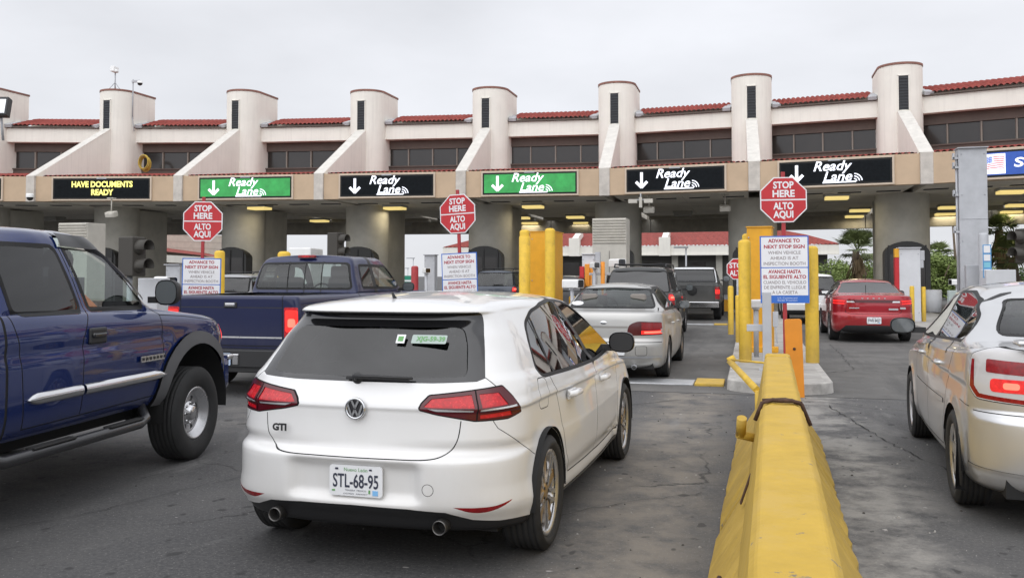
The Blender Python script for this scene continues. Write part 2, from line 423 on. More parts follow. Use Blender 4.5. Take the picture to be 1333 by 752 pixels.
    @staticmethod
    def smooth_pane(ins, kind):        # one clean curved pane: quadratic fit of the carved patch
        d, (i, j) = (0, (1, 2)) if kind == 'side' else (1, (0, 2))
        P_ = np.array([p for q in ins for p in q]); c0 = P_[:, :3].mean(0)
        B = lambda a, b: np.stack([np.ones_like(a), a, b, a*a, b*b, a*b], 1)
        cf = np.linalg.lstsq(B(P_[:, i]-c0[i], P_[:, j]-c0[j]), P_[:, d], rcond=None)[0]; sg = 1 if P_[:, 3+d].mean() > 0 else -1
        out = []
        for q in ins:
            nq = []
            for p in q:
                a, b = p[i]-c0[i], p[j]-c0[j]; v = [0]*6; v[i], v[j] = p[i], p[j]; v[d] = cf @ np.array([1, a, b, a*a, b*b, a*b]); v[d] = p[d]+np.clip(v[d]-p[d], -.015, .015)
                v[3+d] = sg; v[3+i] = -sg*(cf[1]+2*cf[3]*a+cf[5]*b); v[3+j] = -sg*(cf[2]+2*cf[4]*b+cf[5]*a); nq.append(tuple(v))
            out.append(nq)
        return out
    def strip(s, pts, kind, w=.006, m=None, name=None, sides=(1, -1), off=-.0015, closed=False):
        convs = []; P = list(pts)+([pts[0]] if closed else [])
        for a, b in zip(P[:-1], P[1:]):
            dx, dz = b[0]-a[0], b[1]-a[1]; l = sqrt(dx*dx+dz*dz) or 1
            nx, nz = -dz/l*w/2, dx/l*w/2; ex, ez = dx/l*w*.3, dz/l*w*.3
            convs.append([(a[0]+nx-ex, a[1]+nz-ez), (a[0]-nx-ex, a[1]-nz-ez), (b[0]-nx+ex, b[1]-nz+ez), (b[0]+nx+ex, b[1]+nz+ez)])
        for sg in (sides if kind in ('side', 'diag') else (1,)):
            ins = s.carve(convs, kind, sg)
            if name: s.mesh(name, ins, m or M['gap'], None, off)
            else: s.extra += [[(p[0]+p[3]*off, p[1]+p[4]*off, p[2]+p[5]*off)+p[3:] for p in q] for q in ins]
    def window(s, poly, kind, g, trim=.018, name='window', sides=(1, -1), tm=None):
        c = Vector((sum(p[0] for p in poly)/len(poly), sum(p[1] for p in poly)/len(poly)))
        s.cut(name, poly, kind, g, sides, off=-.002)
        if trim:
            s.strip(poly, kind, trim*2, tm or M['trim'], 'window_trim', sides, off=.001, closed=True)
    def finish(s):
        b = s.mesh('body', s.polys, s.paint)
        if s.extra: s.mesh('panel_gap', s.extra, M['gap'])
        return b
    def part(s, name, mb, m, parent=None, bevel=0): return mb.build(name, m, parent or s.root, bevel)
    def arch(s, y, z, r, half, sides=(1, -1), lip=.0):
        c = [(y+r*cos(2*pi*k/40), z+r*sin(2*pi*k/40)) for k in range(40)]
        s.cut(None, c, 'side', None, convs=[c])
        for sg in sides:
            mb = MB()
            Mx = Matrix(((0, 0, sg, 0), (1, 0, 0, y), (0, 1, 0, z), (0, 0, 0, 1)))
            mb.lathe([(.02, half-.34), (r*.995, half-.34), (r*1.01, half-.015)], 36, Mx, a0=-.12, a1=pi+.12)
            mb.build('wheel_well', M['matt'], s.root)
    def wheels(s, ys, r, half, width, rim, rim_r, sides=(1, -1), z=None, dz=0):
        for y in ys:
            for sg in sides:
                w = empty('wheel', (sg*(half-width/2), y, r+dz)); w.parent = s.root
                Mx = Matrix(((0, 0, sg, 0), (1, 0, 0, 0), (0, 1, 0, 0), (0, 0, 0, 1))); h = width/2
                t = MB(); k = rim_r
                prof = [(k-.015, -h*.8), (k+.02, -h*.95), (k+(r-k)*.55, -h*1.04), (r-.03, -h*.98), (r-.008, -h*.86)]
                for g in range(-2, 3):
                    x = g*h*.3; prof += [(r, x-h*.11), (r, x+h*.07), (r-.007, x+h*.085), (r-.007, x+h*.12)]
                prof += [(r, h*.78), (r-.008, h*.86), (r-.03, h*.98), (k+(r-k)*.55, h*1.04), (k+.02, h*.95), (k, h*.78), (k-.015, h*.6)]
                t.lathe(prof, 48, Mx); t.build('tyre', M['rubber'], w)
                q = MB(); q.M = Mx; rim(q, rim_r, h); q.build('rim', [M['alloy'], M['gold'], M['matt'], M['brake'], M['chrome'], M['black']], w)
def rim_dish(q, r, h):                 # shared barrel, disc
    q.lathe([(r-.015, -h*.7), (r-.03, -h*.2), (r-.028, h*.5), (r-.006, h*.72), (r+.004, h*.8), (r+.004, h*.86), (r-.012, h*.84), (r-.022, h*.72)], 48, mi=0)
    q.lathe([(.0, -h*.2), (r*.7, -h*.2), (r*.7, -h*.28)], 32, mi=3); q.lathe([(.0, -h*.5), (r-.02, -h*.5)], 24, mi=2)
def spoke(q, a, r0, r1, w0, w1, z0, z1, th, mi, da0=0, da1=0):
    ca = lambda t, rr, off: (rr*cos(t)-off*sin(t), rr*sin(t)+off*cos(t))
    a0, a1 = a+da0, a+da1
    P = []
    for z in (0, -th):
        for (aa, rr, o, zz) in ((a0, r0, -w0, z0), (a0, r0, w0, z0), (a1, r1, w1, z1), (a1, r1, -w1, z1)):
            x, y = ca(aa, rr, o); P.append((x, y, zz+z))
    q.add(P, [(0, 1, 2, 3), (7, 6, 5, 4), (0, 4, 5, 1), (1, 5, 6, 2), (2, 6, 7, 3), (3, 7, 4, 0)], mi)
def rim_star(q, r, h):
    rim_dish(q, r, h)
    for k in range(5):
        a = 2*pi*k/5+.31
        spoke(q, a, .045, r-.018, .028, .022, h*.62, h*.66, .03, 1)
        for sg in (-1, 1):
            spoke(q, a+sg*pi/5, .05, r-.02, .006, .014, h*.7, h*.74, .03, 0, -sg*.45, -sg*.12)
            spoke(q, a+sg*pi/5, r*.45, r*.72, .004, .03, h*.69, h*.66, .02, 0, -sg*.1, -sg*.3)
    q.lathe([(0, h*.72), (.035, h*.72), (.06, h*.66), (.062, h*.4)], 24, mi=1)
    for k in range(5): q.tube([(.045*cos(1.26*k), .045*sin(1.26*k), h*.6), (.045*cos(1.26*k), .045*sin(1.26*k), h*.73)], .009, 8, 2)
def rim_multi(n, wide=.02, mi=0, hub=.06):
    def f(q, r, h):
        rim_dish(q, r, h)
        for k in range(n): spoke(q, 2*pi*k/n+.2, hub*.7, r-.012, wide*1.25, wide, h*.66, h*.74, .03, mi)
        q.lathe([(0, h*.72), (hub*.6, h*.72), (hub, h*.66), (hub, h*.3)], 24, mi=mi)
    return f
def rim_truck(q, r, h):                # steel-look wheel with oval holes and big hub cap
    q.lathe([(r-.015, -h*.7), (r-.035, -h*.2), (r-.032, h*.3), (r-.008, h*.74), (r+.006, h*.8), (r+.006, h*.87), (r-.014, h*.85), (r-.04, h*.35), (r-.055, h*.28)], 48, mi=0)
    q.lathe([(0, -h*.3), (r-.02, -h*.3)], 24, mi=2)
    n = 8
    for k in range(n): spoke(q, 2*pi*k/n, .09, r-.035, .03, .042, h*.3, h*.3, .03, 0)
    q.lathe([(r-.07, h*.32), (r-.045, h*.32), (r-.045, h*.15)], 40, mi=0)
    q.lathe([(0, h*.72), (.05, h*.71), (.062, h*.66), (.068, h*.45), (.095, h*.42), (.105, h*.34), (.105, h*.1)], 32, mi=4)
    for k in range(8): q.tube([(.085*cos(pi/4*k), .085*sin(pi/4*k), h*.3), (.085*cos(pi/4*k), .085*sin(pi/4*k), h*.52)], .011, 6, 4)
def seats(car, rows, m=None, w=.5, xs=(-.38, .38)):
    for y, z0 in rows:
        for x in xs:
            b = MB(); b.box((x, y, z0), (w, .5, .16)); b.box((x, y-.24, z0+.36), (w*.94, .14, .62), rx=-.2, taper=.85); b.box((x, y-.31, z0+.75), (w*.5, .09, .18), rx=-.15)
            b.build('seat', m or M['seat'], car.root, .035)
def dash(car, y, z, w=.68, left=True):
    b = MB(); b.box((0, y, z), (w*2, .35, .2)); b.build('dashboard', M['black'], car.root, .04)
    s = MB(); s.tube([(-.37+.18*cos(a*pi/10), y-.28+.05*sin(a*pi/10), z+.06+.17*sin(a*pi/10)) for a in range(21)], .015, 8, cap=False)
    s.box((-.37, y-.25, z+.06), (.3, .03, .04)); s.build('steering_wheel', M['black'], car.root)
def floor(car, y0, y1, w, z0=.2, z1=.55):
    b = MB(); b.box((0, (y0+y1)/2, (z0+z1)/2), (2*w, y1-y0, z1-z0)); b.build('underbody', M['matt'], car.root)
def mirror(car, y, z, x0, m, sg=1, size=(.2, .11, .15), glassm=None):
    b = MB(); sx, sy, sz = size
    # rounded shell from superellipse rings, mirror glass on the rear face
    n = 20; prof = [(-.5, .96), (-.45, 1.0), (-.1, .98), (.2, .85), (.42, .55), (.5, .12)]; rings = []
    for t, k in prof:
        rings.append([(sg*(x0+.06+sx/2+sx/2*k*abs(cos(a))**.7*(1 if cos(a) > 0 else -1)), y+t*sy, z+sz/2*k*abs(sin(a))**.75*(1 if sin(a) > 0 else -1)) for a in (2*pi*i/n for i in range(n))])
    V = [p for r in rings for p in r]; Fs = [(j*n+i, j*n+(i+1) % n, (j+1)*n+(i+1) % n, (j+1)*n+i) for j in range(len(prof)-1) for i in range(n)]
    b.add(V, Fs, 0, True); b.add(rings[-1], [tuple(range(n))], 0, True)
    k = .93; cx = sg*(x0+.06+sx/2)
    b.add([(cx+(p[0]-cx)*k, p[1]-.001+.004, z+(p[2]-z)*k) for p in rings[0]], [tuple(range(n))], 1)
    b.box((sg*(x0+.03), y+.01, z-sz*.3), (.12, .05, .05), 2)
    o = b.build('mirror', [m, glassm or M['g_mirror'], M['black']], car.root); return o
M['g_mirror'] = mat('mirror_glass', (.09, .1, .105), .06, .0, coat=1)
def plate(car, y, z, w, h, text, ink=None, base=None, rx=0, x=0, top=None, topm=None, small=None):
    p = MB(); p.M = Matrix.Translation((x, y, z)) @ Matrix.Rotation(rx, 4, 'X')
    p.prism(rnd([(-w/2, -h/2), (w/2, -h/2), (w/2, h/2), (-w/2, h/2)], .018), -.004, .004)
    o = p.build('licence_plate', base or M['plate'], car.root)
    t = MB(); t.M = p.M; t.nomerge = True
    put_text(t, text, h*.62, (0, -.006, -.004), bold=.0015, fit=w*.86, mi=0)
    if top: put_text(t, top, h*.17, (0, -.006, h*.36), mi=1)
    if small: put_text(t, small, h*.07, (0, -.006, -h*.31), mi=0, fit=w*.4); put_text(t, small[::-1], h*.06, (0, -.006, -h*.42), mi=0, fit=w*.46)
    if top:
        t.box((w*.37, -.0055, -h*.36), (w*.1, .002, h*.16), 2); t.box((-w*.36, -.0055, h*.38), (w*.06, .002, h*.06), 0); t.box((w*.28, -.0055, h*.38), (w*.05, .002, h*.05), 0); t.box((w*.26, -.0055, -h*.33), (w*.03, .002, h*.12), 1)
        t.box((-w*.42, -.0055, -h*.33), (w*.06, .002, h*.05), 1)
    t.build('lettering', [ink or M['ink'], topm or M['green_ink'], M['blue_ink']], o)
    return o
# ------------------------------------------------------------ setting materials
def ground_mat():
    m = bpy.data.materials.new('asphalt'); m.use_nodes = True; nt = m.node_tree; N, L = nt.nodes, nt.links; b = N['Principled BSDF']
    tc = N.new('ShaderNodeTexCoord'); O = tc.outputs['Object']
    def noise(scale, det=8, rough=.6, sc_=None, dist=0):
        n = N.new('ShaderNodeTexNoise'); n.inputs['Scale'].default_value = scale; n.inputs['Detail'].default_value = det; n.inputs['Roughness'].default_value = rough; n.inputs['Distortion'].default_value = dist
        if sc_:
            mp = N.new('ShaderNodeMapping'); mp.inputs['Scale'].default_value = sc_; L.new(O, mp.inputs[0]); L.new(mp.outputs[0], n.inputs[0])
        else: L.new(O, n.inputs[0])
        return n.outputs[0]
    def rng(x, a, b_, c, d):
        r = N.new('ShaderNodeMapRange'); r.inputs[1].default_value = a; r.inputs[2].default_value = b_; r.inputs[3].default_value = c; r.inputs[4].default_value = d; L.new(x, r.inputs[0]); return r.outputs[0]
    def mix(f, a, b_, mode='MIX'):
        x = N.new('ShaderNodeMix'); x.data_type = 'RGBA'; x.blend_type = mode
        L.new(f, x.inputs[0]) if not isinstance(f, float) else setattr(x.inputs[0], 'default_value', f)
        for k, v in ((6, a), (7, b_)):
            if isinstance(v, tuple): x.inputs[k].default_value = (*v, 1)
            else: L.new(v, x.inputs[k])
        return x.outputs[2]
    def mul(a, b_):
        x = N.new('ShaderNodeMath'); x.operation = 'MULTIPLY'; L.new(a, x.inputs[0])
        L.new(b_, x.inputs[1]) if not isinstance(b_, float) else setattr(x.inputs[1], 'default_value', b_); return x.outputs[0]
    big = noise(.22, 6, .65, None, .6); mid = noise(1.7, 9, .7); fine = noise(38, 5, .75); spk = noise(75, 2, .5)
    c = mix(rng(big, .38, .64, 0, 1), (.050, .050, .052), (.092, .091, .091))
    c = mix(mul(rng(mid, .42, .72, 0, 1), .55), c, (.115, .112, .108))
    # tyre darkened tracks and dusty strip between lanes run along Y
    sx = N.new('ShaderNodeSeparateXYZ'); L.new(O, sx.inputs[0])
    def lane_band(x0, w, amp):
        d = N.new('ShaderNodeMath'); d.operation = 'SUBTRACT'; d.inputs[1].default_value = x0
        wob = N.new('ShaderNodeMath'); wob.operation = 'MULTIPLY_ADD'; L.new(big, wob.inputs[0]); wob.inputs[1].default_value = amp; L.new(sx.outputs[0], wob.inputs[2])
        L.new(wob.outputs[0], d.inputs[0]); a = N.new('ShaderNodeMath'); a.operation = 'ABSOLUTE'; L.new(d.outputs[0], a.inputs[0])
        return rng(a.outputs[0], w*.35, w, 1, 0)
    dust = noise(2.6, 10, .72)
    c = mix(mul(lane_band(-.5, .62, .45), rng(dust, .36, .58, .05, .9)), c, (.215, .19, .158))
    c = mix(mul(lane_band(.95, .62, .45), rng(noise(1.3, 10, .72), .42, .56, .0, 1)), c, (.27, .26, .24))
    c = mix(mul(lane_band(-4.9, .7, 1.2), rng(dust, .42, .66, 0, .7)), c, (.17, .16, .145))
    for x0 in (-2.0, 3.6): c = mix(mul(lane_band(x0, 1.25, .5), rng(mid, .2, .6, .35, .75)), c, (.048, .048, .05))
    c = mix(rng(noise(.55, 7, .68, None, 1.2), .57, .63, 0, .45), c, (.045, .045, .046))
    c = mix(rng(noise(.9, 8, .7, (1, .35, 1), .8), .60, .72, 0, .5), c, (.24, .235, .225))
    # cracks
    vo = N.new('ShaderNodeTexVoronoi'); vo.feature = 'DISTANCE_TO_EDGE'; vo.inputs['Scale'].default_value = .24
    wv = N.new('ShaderNodeVectorMath'); wv.operation = 'MULTIPLY_ADD'; nn = N.new('ShaderNodeTexNoise'); nn.inputs['Scale'].default_value = 1.4; nn.inputs['Detail'].default_value = 6; L.new(O, nn.inputs[0])
    L.new(nn.outputs[1], wv.inputs[0]); wv.inputs[1].default_value = (.8, .8, .8); L.new(O, wv.inputs[2]); L.new(wv.outputs[0], vo.inputs[0])
    crack = mul(rng(vo.outputs['Distance'], .001, .0045, 1, 0), rng(noise(.5, 4), .45, .55, 0, .9))
    c = mix(crack, c, (.02, .02, .02))
    # aggregate, pale chips, gum spots
    c = mix(rng(fine, .42, .75, 0, .6), c, (.16, .155, .15)); c = mix(rng(spk, .64, .74, 0, .7), c, (.33, .32, .3))
    gum = noise(7.5, 2, .4, (1, .7, 1)); c = mix(rng(gum, .675, .72, 0, .65), c, (.025, .025, .025))
    g2 = noise(15, 3, .5, (1, .6, 1)); c = mix(rng(g2, .70, .75, 0, .65), c, (.022, .022, .022))
    chip = noise(11, 3, .4, (1, 1.3, 1)); c = mix(rng(chip, .735, .77, 0, .8), c, (.42, .4, .38))
    L.new(c, b.inputs['Base Color']); L.new(rng(mid, .3, .7, .72, .95), b.inputs['Roughness']); b.inputs['Specular IOR Level'].default_value = .35
    bp = N.new('ShaderNodeBump'); bp.inputs['Strength'].default_value = .35; bp.inputs['Distance'].default_value = .006
    L.new(fine, bp.inputs['Height']); L.new(bp.outputs[0], b.inputs['Normal'])
    return m
def cream_mat():
    m = mat('cream_stucco', (.80, .775, .705), .9, noise=.05, nscale=1.2, bump=.12, bscale=40)
    nt = m.node_tree; N, L = nt.nodes, nt.links; b = N['Principled BSDF']
    src = b.inputs['Base Color'].links[0].from_socket
    tc = N.new('ShaderNodeTexCoord'); mp = N.new('ShaderNodeMapping'); mp.inputs['Scale'].default_value = (3.2, 3.2, .16); L.new(tc.outputs['Object'], mp.inputs[0])
    n = N.new('ShaderNodeTexNoise'); n.inputs['Scale'].default_value = 2.2; n.inputs['Detail'].default_value = 7; n.inputs['Roughness'].default_value = .7; L.new(mp.outputs[0], n.inputs[0])
    r = N.new('ShaderNodeMapRange'); r.inputs[1].default_value = .5; r.inputs[2].default_value = .8; r.inputs[3].default_value = 0; r.inputs[4].default_value = .3; L.new(n.outputs[0], r.inputs[0])
    mx = N.new('ShaderNodeMix'); mx.data_type = 'RGBA'; L.new(r.outputs[0], mx.inputs[0]); L.new(src, mx.inputs[6]); mx.inputs[7].default_value = (.45, .42, .385, 1); L.new(mx.outputs[2], b.inputs['Base Color'])
    return m
CREAM = cream_mat()
TILE = mat('red_roof_tile', (.27, .05, .038), .8, noise=.4, nscale=4, bump=.2, bscale=30)
RIM = mat('brown_coping', (.22, .10, .075), .8, noise=.3)
TAN = mat('tan_fascia', (.53, .395, .27), .85, noise=.1, nscale=1.5, bump=.08)
TANL = mat('light_tan_frame', (.56, .46, .36), .8, noise=.08)
PIERM = mat('pale_concrete', (.55, .51, .46), .9, noise=.2, nscale=3, bump=.2)
SOFF = mat('soffit_concrete', (.78, .74, .66), .95, noise=.18, nscale=.8, bump=.1)
COLM = mat('column_concrete', (.48, .465, .415), .95, noise=.16, nscale=1.4, bump=.15)
DARKB = mat('dark_beam', (.40, .38, .34), .9, noise=.2)
BRONZE = mat('bronze_spandrel', (.10, .072, .058), .6, noise=.2)
DGLASS = mat('bronze_glass', (.022, .018, .016), .12, noise=.3, nscale=.6)
MULL = mat('mullion_metal', (.21, .18, .15), .5)
LOUV = mat('louvre_dark', (.02, .022, .026), .5)
CONC = mat('island_concrete', (.36, .345, .32), .95, noise=.3, nscale=2.5, bump=.3, bscale=35)
KERB = mat('kerb_concrete', (.40, .385, .36), .95, noise=.35, nscale=5, bump=.4, bscale=25)
YEL = mat('yellow_paint', (.74, .475, .035), .5, noise=.16, nscale=6, dirt=((.17, .13, .08), .5, .0, .7))
YELO = mat('amber_yellow_paint', (.74, .36, .015), .5, noise=.13, nscale=4)
ORG = mat('orange_plastic', (.75, .27, .02), .5, noise=.15)
RED = mat('sign_red', (.50, .018, .025), .45, noise=.12, nscale=4); REDP = mat('red_post_paint', (.38, .03, .035), .5, noise=.25, nscale=6)
WHT = mat('sign_white', (.76, .76, .77), .5, noise=.05); BLU = mat('sign_blue', (.03, .14, .52), .45, noise=.06)
REDT = mat('sign_red_ink', (.38, .02, .04), .5); GREYT = mat('sign_grey_ink', (.24, .2, .2), .5)
GREY = mat('galvanised_grey', (.45, .46, .48), .55, .2, noise=.14, nscale=3); WPANEL = mat('white_panel', (.60, .61, .63), .5, noise=.1, nscale=2)
WCAM = mat('white_housing', (.78, .78, .77), .35, noise=.06); BEIGE = mat('beige_cabinet', (.50, .475, .42), .7, noise=.12)
LAMP = mat('lit_troffer', (.95, .74, .27), .5, emit=.8); UNLIT = mat('unlit_troffer', (.42, .41, .38), .5)
LEDK = mat('led_black', (.010, .012, .014), .7, noise=.3, nscale=9, spec=.08); LEDY = mat('led_yellow', (1, .9, .22), .5, emit=.85); LEDW = mat('led_white', (.9, .92, 1), .5, emit=.75)
LEDG = mat('led_green', (.035, .33, .075), .5, noise=.3, nscale=2.5, emit=0); LEDB = mat('led_blue', (.02, .07, .32), .5, noise=.25, nscale=2)
def led_emit(m, k):
    b = m.node_tree.nodes['Principled BSDF']; l = b.inputs['Base Color'].links
    if l: m.node_tree.links.new(l[0].from_socket, b.inputs['Emission Color'])
    b.inputs['Emission Strength'].default_value = k
led_emit(LEDG, .28); led_emit(LEDB, .6)
# ------------------------------------------------------------ ground
g = MB(); g.add([(-700, -300, 0), (700, -300, 0), (700, 900, 0), (-700, 900, 0)], [(0, 1, 2, 3)]); g.norecalc = True
tag(g.build('ground', ground_mat()), kind='structure')
def apron_mat():
    m = mat('lane_concrete', (.118, .114, .108), .9, noise=.34, nscale=1.1, bump=.3, bscale=40)
    nt = m.node_tree; N, L = nt.nodes, nt.links; b = N['Principled BSDF']; src = b.inputs['Base Color'].links[0].from_socket
    tc = N.new('ShaderNodeTexCoord')
    for sc_, lo, hi, c, k in (((.9, .12, 1), .5, .62, (.06, .059, .058), .7), ((3, 1.6, 1), .62, .7, (.035, .034, .033), .7), ((1.6, .7, 1), .6, .72, (.22, .215, .2), .55), ((30, 30, 1), .56, .8, (.24, .235, .225), .5)):
        mp = N.new('ShaderNodeMapping'); mp.inputs['Scale'].default_value = sc_; L.new(tc.outputs['Object'], mp.inputs[0])
        n = N.new('ShaderNodeTexNoise'); n.inputs['Scale'].default_value = 1; n.inputs['Detail'].default_value = 8; n.inputs['Roughness'].default_value = .68; L.new(mp.outputs[0], n.inputs[0])
        r = N.new('ShaderNodeMapRange'); r.inputs[1].default_value = lo; r.inputs[2].default_value = hi; r.inputs[4].default_value = k; L.new(n.outputs[0], r.inputs[0])
        mx = N.new('ShaderNodeMix'); mx.data_type = 'RGBA'; L.new(r.outputs[0], mx.inputs[0]); L.new(src, mx.inputs[6]); mx.inputs[7].default_value = (*c, 1); src = mx.outputs[2]
    L.new(src, b.inputs['Base Color']); return m
g = MB(); yj = [12.2+4.6*k for k in range(11)]
for y0, y1 in zip(yj[:-1], yj[1:]):
    for x0, x1 in ((-40, -17.02), (-17, -11.12), (-11.1, -5.52), (-5.5, .38), (.4, 5.6), (5.62, 11.3), (11.32, 30)): g.add([(x0, y0+.012, .004), (x1, y0+.012, .004), (x1, y1-.012, .004), (x0, y1-.012, .004)], [(0, 1, 2, 3)])
g.norecalc = True; tag(g.build('concrete_pavement', apron_mat()), kind='structure')
CRACK = mat('crack_filler', (.016, .016, .016), .9)
def crack(pts, w, seed):
    rr = random.Random(seed); g = MB(); g.norecalc = True; P_ = []
    for (a, b_) in zip(pts[:-1], pts[1:]):
        n = max(2, int((Vector(b_)-Vector(a)).length/.09))
        for k in range(n): P_.append(Vector(a).lerp(Vector(b_), k/n)+Vector((rr.gauss(0, .014), rr.gauss(0, .014))))
    V = []
    for i, p in enumerate(P_):
        d = (P_[min(i+1, len(P_)-1)]-P_[max(0, i-1)]).normalized(); n = Vector((-d.y, d.x)); ww = w*rr.uniform(.05, 1.4)
        V += [(p.x+n.x*ww, p.y+n.y*ww, .008), (p.x-n.x*ww, p.y-n.y*ww, .008)]
    g.add(V, [(2*i, 2*i+1, 2*i+3, 2*i+2) for i in range(len(P_)-1)]); tag(g.build('road_crack', CRACK), kind='structure')
def G2(*px): return [tuple(ground(a, b_).xy) for a, b_ in px]
crack(G2((1078, 528), (1110, 548), (1150, 573), (1190, 592), (1240, 616)), .006, 1); crack(G2((1062, 487), (1112, 482), (1180, 486)), .006, 2); crack(G2((1112, 482), (1095, 462), (1080, 448)), .006, 3); crack(G2((655, 705), (740, 668), (830, 652), (930, 640)), .0035, 4); crack(G2((820, 527), (880, 521), (960, 519)), .006, 5); crack(G2((1090, 600), (1130, 607), (1200, 612)), .0035, 6); crack(G2((0, 690), (120, 668), (230, 640), (330, 618)), .003, 7)
# ------------------------------------------------------------ inspection station
PIX = [(40, 38.5), (232, 38.3), (415, 37.5), (600, 36.6), (787, 35.6), (982, 33.5), (1207, 31.0)]
TOPY = [116, 116, 116, 112, 105, 95, 80]
P = [at(px, 250, d) for px, d in PIX]; P = [Vector((p.x, p.y, 0)) for p in P]
P = [P[0]+(P[0]-P[1])*1.0+Vector((0, -.4, 0))]+P+[P[-1]+Vector((5.6, -1.9, 0))]+[P[-1]+Vector((11, -4.3, 0))]
NP = len(P)
S_T, T_R, C_R = 5.0, .83, 1.0          # tower axis behind the fascia, tower and column radius
Z0, Z1 = 4.68, 5.74                    # underside and top of the fascia
st = empty('inspection_station', (P[4].x, P[4].y, 0), 0, 'long cream border inspection building with rounded towers and red tile roofs over the lanes', 'building')
OFF = Vector((-P[4].x, -P[4].y, 0))
def Q(p): return p+OFF
def slab(mb, A, B, s0, s1, z0, z1, mi=0, z0b=None, z1b=None):
    Y = Vector((0, 1, 0)); V = []
    for z, zb in ((z0, z0 if z0b is None else z0b), (z1, z1 if z1b is None else z1b)):
        for p, s, zz in ((A, s0, z), (B, s0, z), (B, s1, zb), (A, s1, zb)): V.append(Q(p)+Y*s+Vector((0, 0, zz)))
    mb.add(V, [(0, 3, 2, 1), (4, 5, 6, 7), (0, 1, 5, 4), (1, 2, 6, 5), (2, 3, 7, 6), (3, 0, 4, 7)], mi)
def lerp(a, b, t): return a+(b-a)*t
def tile_roof(mb, A, B, s0, z0, s1, z1, pitch=.2, amp=.035, courses=5):
    a, b = Q(A), Q(B); n = max(8, int((b-a).length/pitch)*6); V = []; Fs = []
    rows = []
    for c in range(courses):
        for e in (0, .999): rows.append((c+e)/courses)
    for r, t in enumerate(rows):
        s = lerp(s0, s1, t); z = lerp(z0, z1, t)+(.03 if r % 2 == 0 else 0)
        for i in range(n+1):
            p = lerp(a, b, i/n); ph = i/6*2*pi
            V.append((p.x, p.y+s, z+amp*(abs(sin(ph/2))**.8*2-1)))
    for r in range(len(rows)-1):
        for i in range(n): Fs.append((r*(n+1)+i, r*(n+1)+i+1, (r+1)*(n+1)+i+1, (r+1)*(n+1)+i))
    mb.add(V, Fs, 0, True)
TDX = [.75, .37, .10, .0, -.19, -.2, -.06, -.06, 0, 0]
C = [p+Vector((dx, S_T, 0)) for p, dx in zip(P, TDX)]
rt = random.Random(3)
for i in range(NP-1):
    A, B = P[i], P[i+1]; u = (B-A).normalized()
    if i == 0: A = A-u*14
    f = MB(); slab(f, A+u*.21, B-u*.21, 0, .35, Z0, Z1); f.build('fascia', TAN, st, .012)
    f = MB(); slab(f, A+u*.21, lerp(A, B, .5)-u*.0, .36, 17.2, Z0+.06, Z0+.3); slab(f, lerp(A, B, .5)+u*.02, B-u*.21, .36, 17.2, Z0+.06, Z0+.3); f.build('soffit', SOFF, st)
    for t in (.14, .38, .62, .86):
        f = MB(); p = lerp(P[i], B, t); slab(f, p-u*.42, p+u*.42, 2.9, 3.12, Z0+.03, Z0+.1); f.build('soffit_vent', LOUV, st)
    f = MB(); slab(f, A+u*.02, B-u*.02, 17.2, 17.9, 4.02, 5.2); slab(f, A+u*.25, B-u*.25, 14.0, 14.4, Z0-.12, Z0+.05); f.build('rear_beam', DARKB, st)
    f = MB(); tile_roof(f, A+u*.1, B-u*.1, .30, Z1+.03, 5.5, 6.42, courses=9); f.norecalc = True; f.build('lower_roof', TILE, st)
    a, b = C[i], C[i+1]; e = .55
    f = MB(); slab(f, a+u*e, b-u*e, 0, .4, 7.88, 8.55); slab(f, a+u*e, b-u*e, .40, .9, 7.9, 8.5); f.build('upper_wall', CREAM, st, .015)
    f = MB(); slab(f, a+u*e, b-u*e, -.12, .05, 8.555, 8.62); f.build('gutter', BRONZE, st)
    f = MB(); tile_roof(f, a+u*.9, b-u*.9, -.14, 8.66, 1.9, 9.28, courses=5); f.norecalc = True; f.build('upper_roof', TILE, st)
    for p, sg in ((a+u*1.0, 1), (b-u*1.0, -1)):
        f = MB(); q = Q(p); f.box((q.x, q.y+.1, 8.72), (.34, .55, .16), rx=.32, rz=sg*.2); f.box((q.x-sg*.12*u.x, q.y+.5, 8.85), (.3, .7, .1), rx=.35); f.build('flashing', GREY, st, .02)
    w = MB(); slab(w, a+u*e, b-u*e, .62, .7, 6.1, 7.9); wo = w.build('window_band', DGLASS, st)
    w = MB(); slab(w, a+u*e, b-u*e, .5, .61, 7.48, 7.9); slab(w, a+u*e, b-u*e, .44, .61, 6.25, 6.62); slab(w, a+u*e, b-u*e, .38, .61, 6.62, 6.68); w.build('spandrel', BRONZE, wo)
    for t in np.linspace(.1, .9, 5):
        w = MB(); p = lerp(a, b, t); slab(w, p-u*.03, p+u*.03, .52, .615, 6.685, 7.475); w.build('mullion', MULL, wo)
    w = MB(); slab(w, a+u*e, b-u*e, 1.95, 8, 7.9, 9.25); slab(w, a, b, .8, 8, 5.1, 6.0); w.build('upper_storey', CREAM, st)
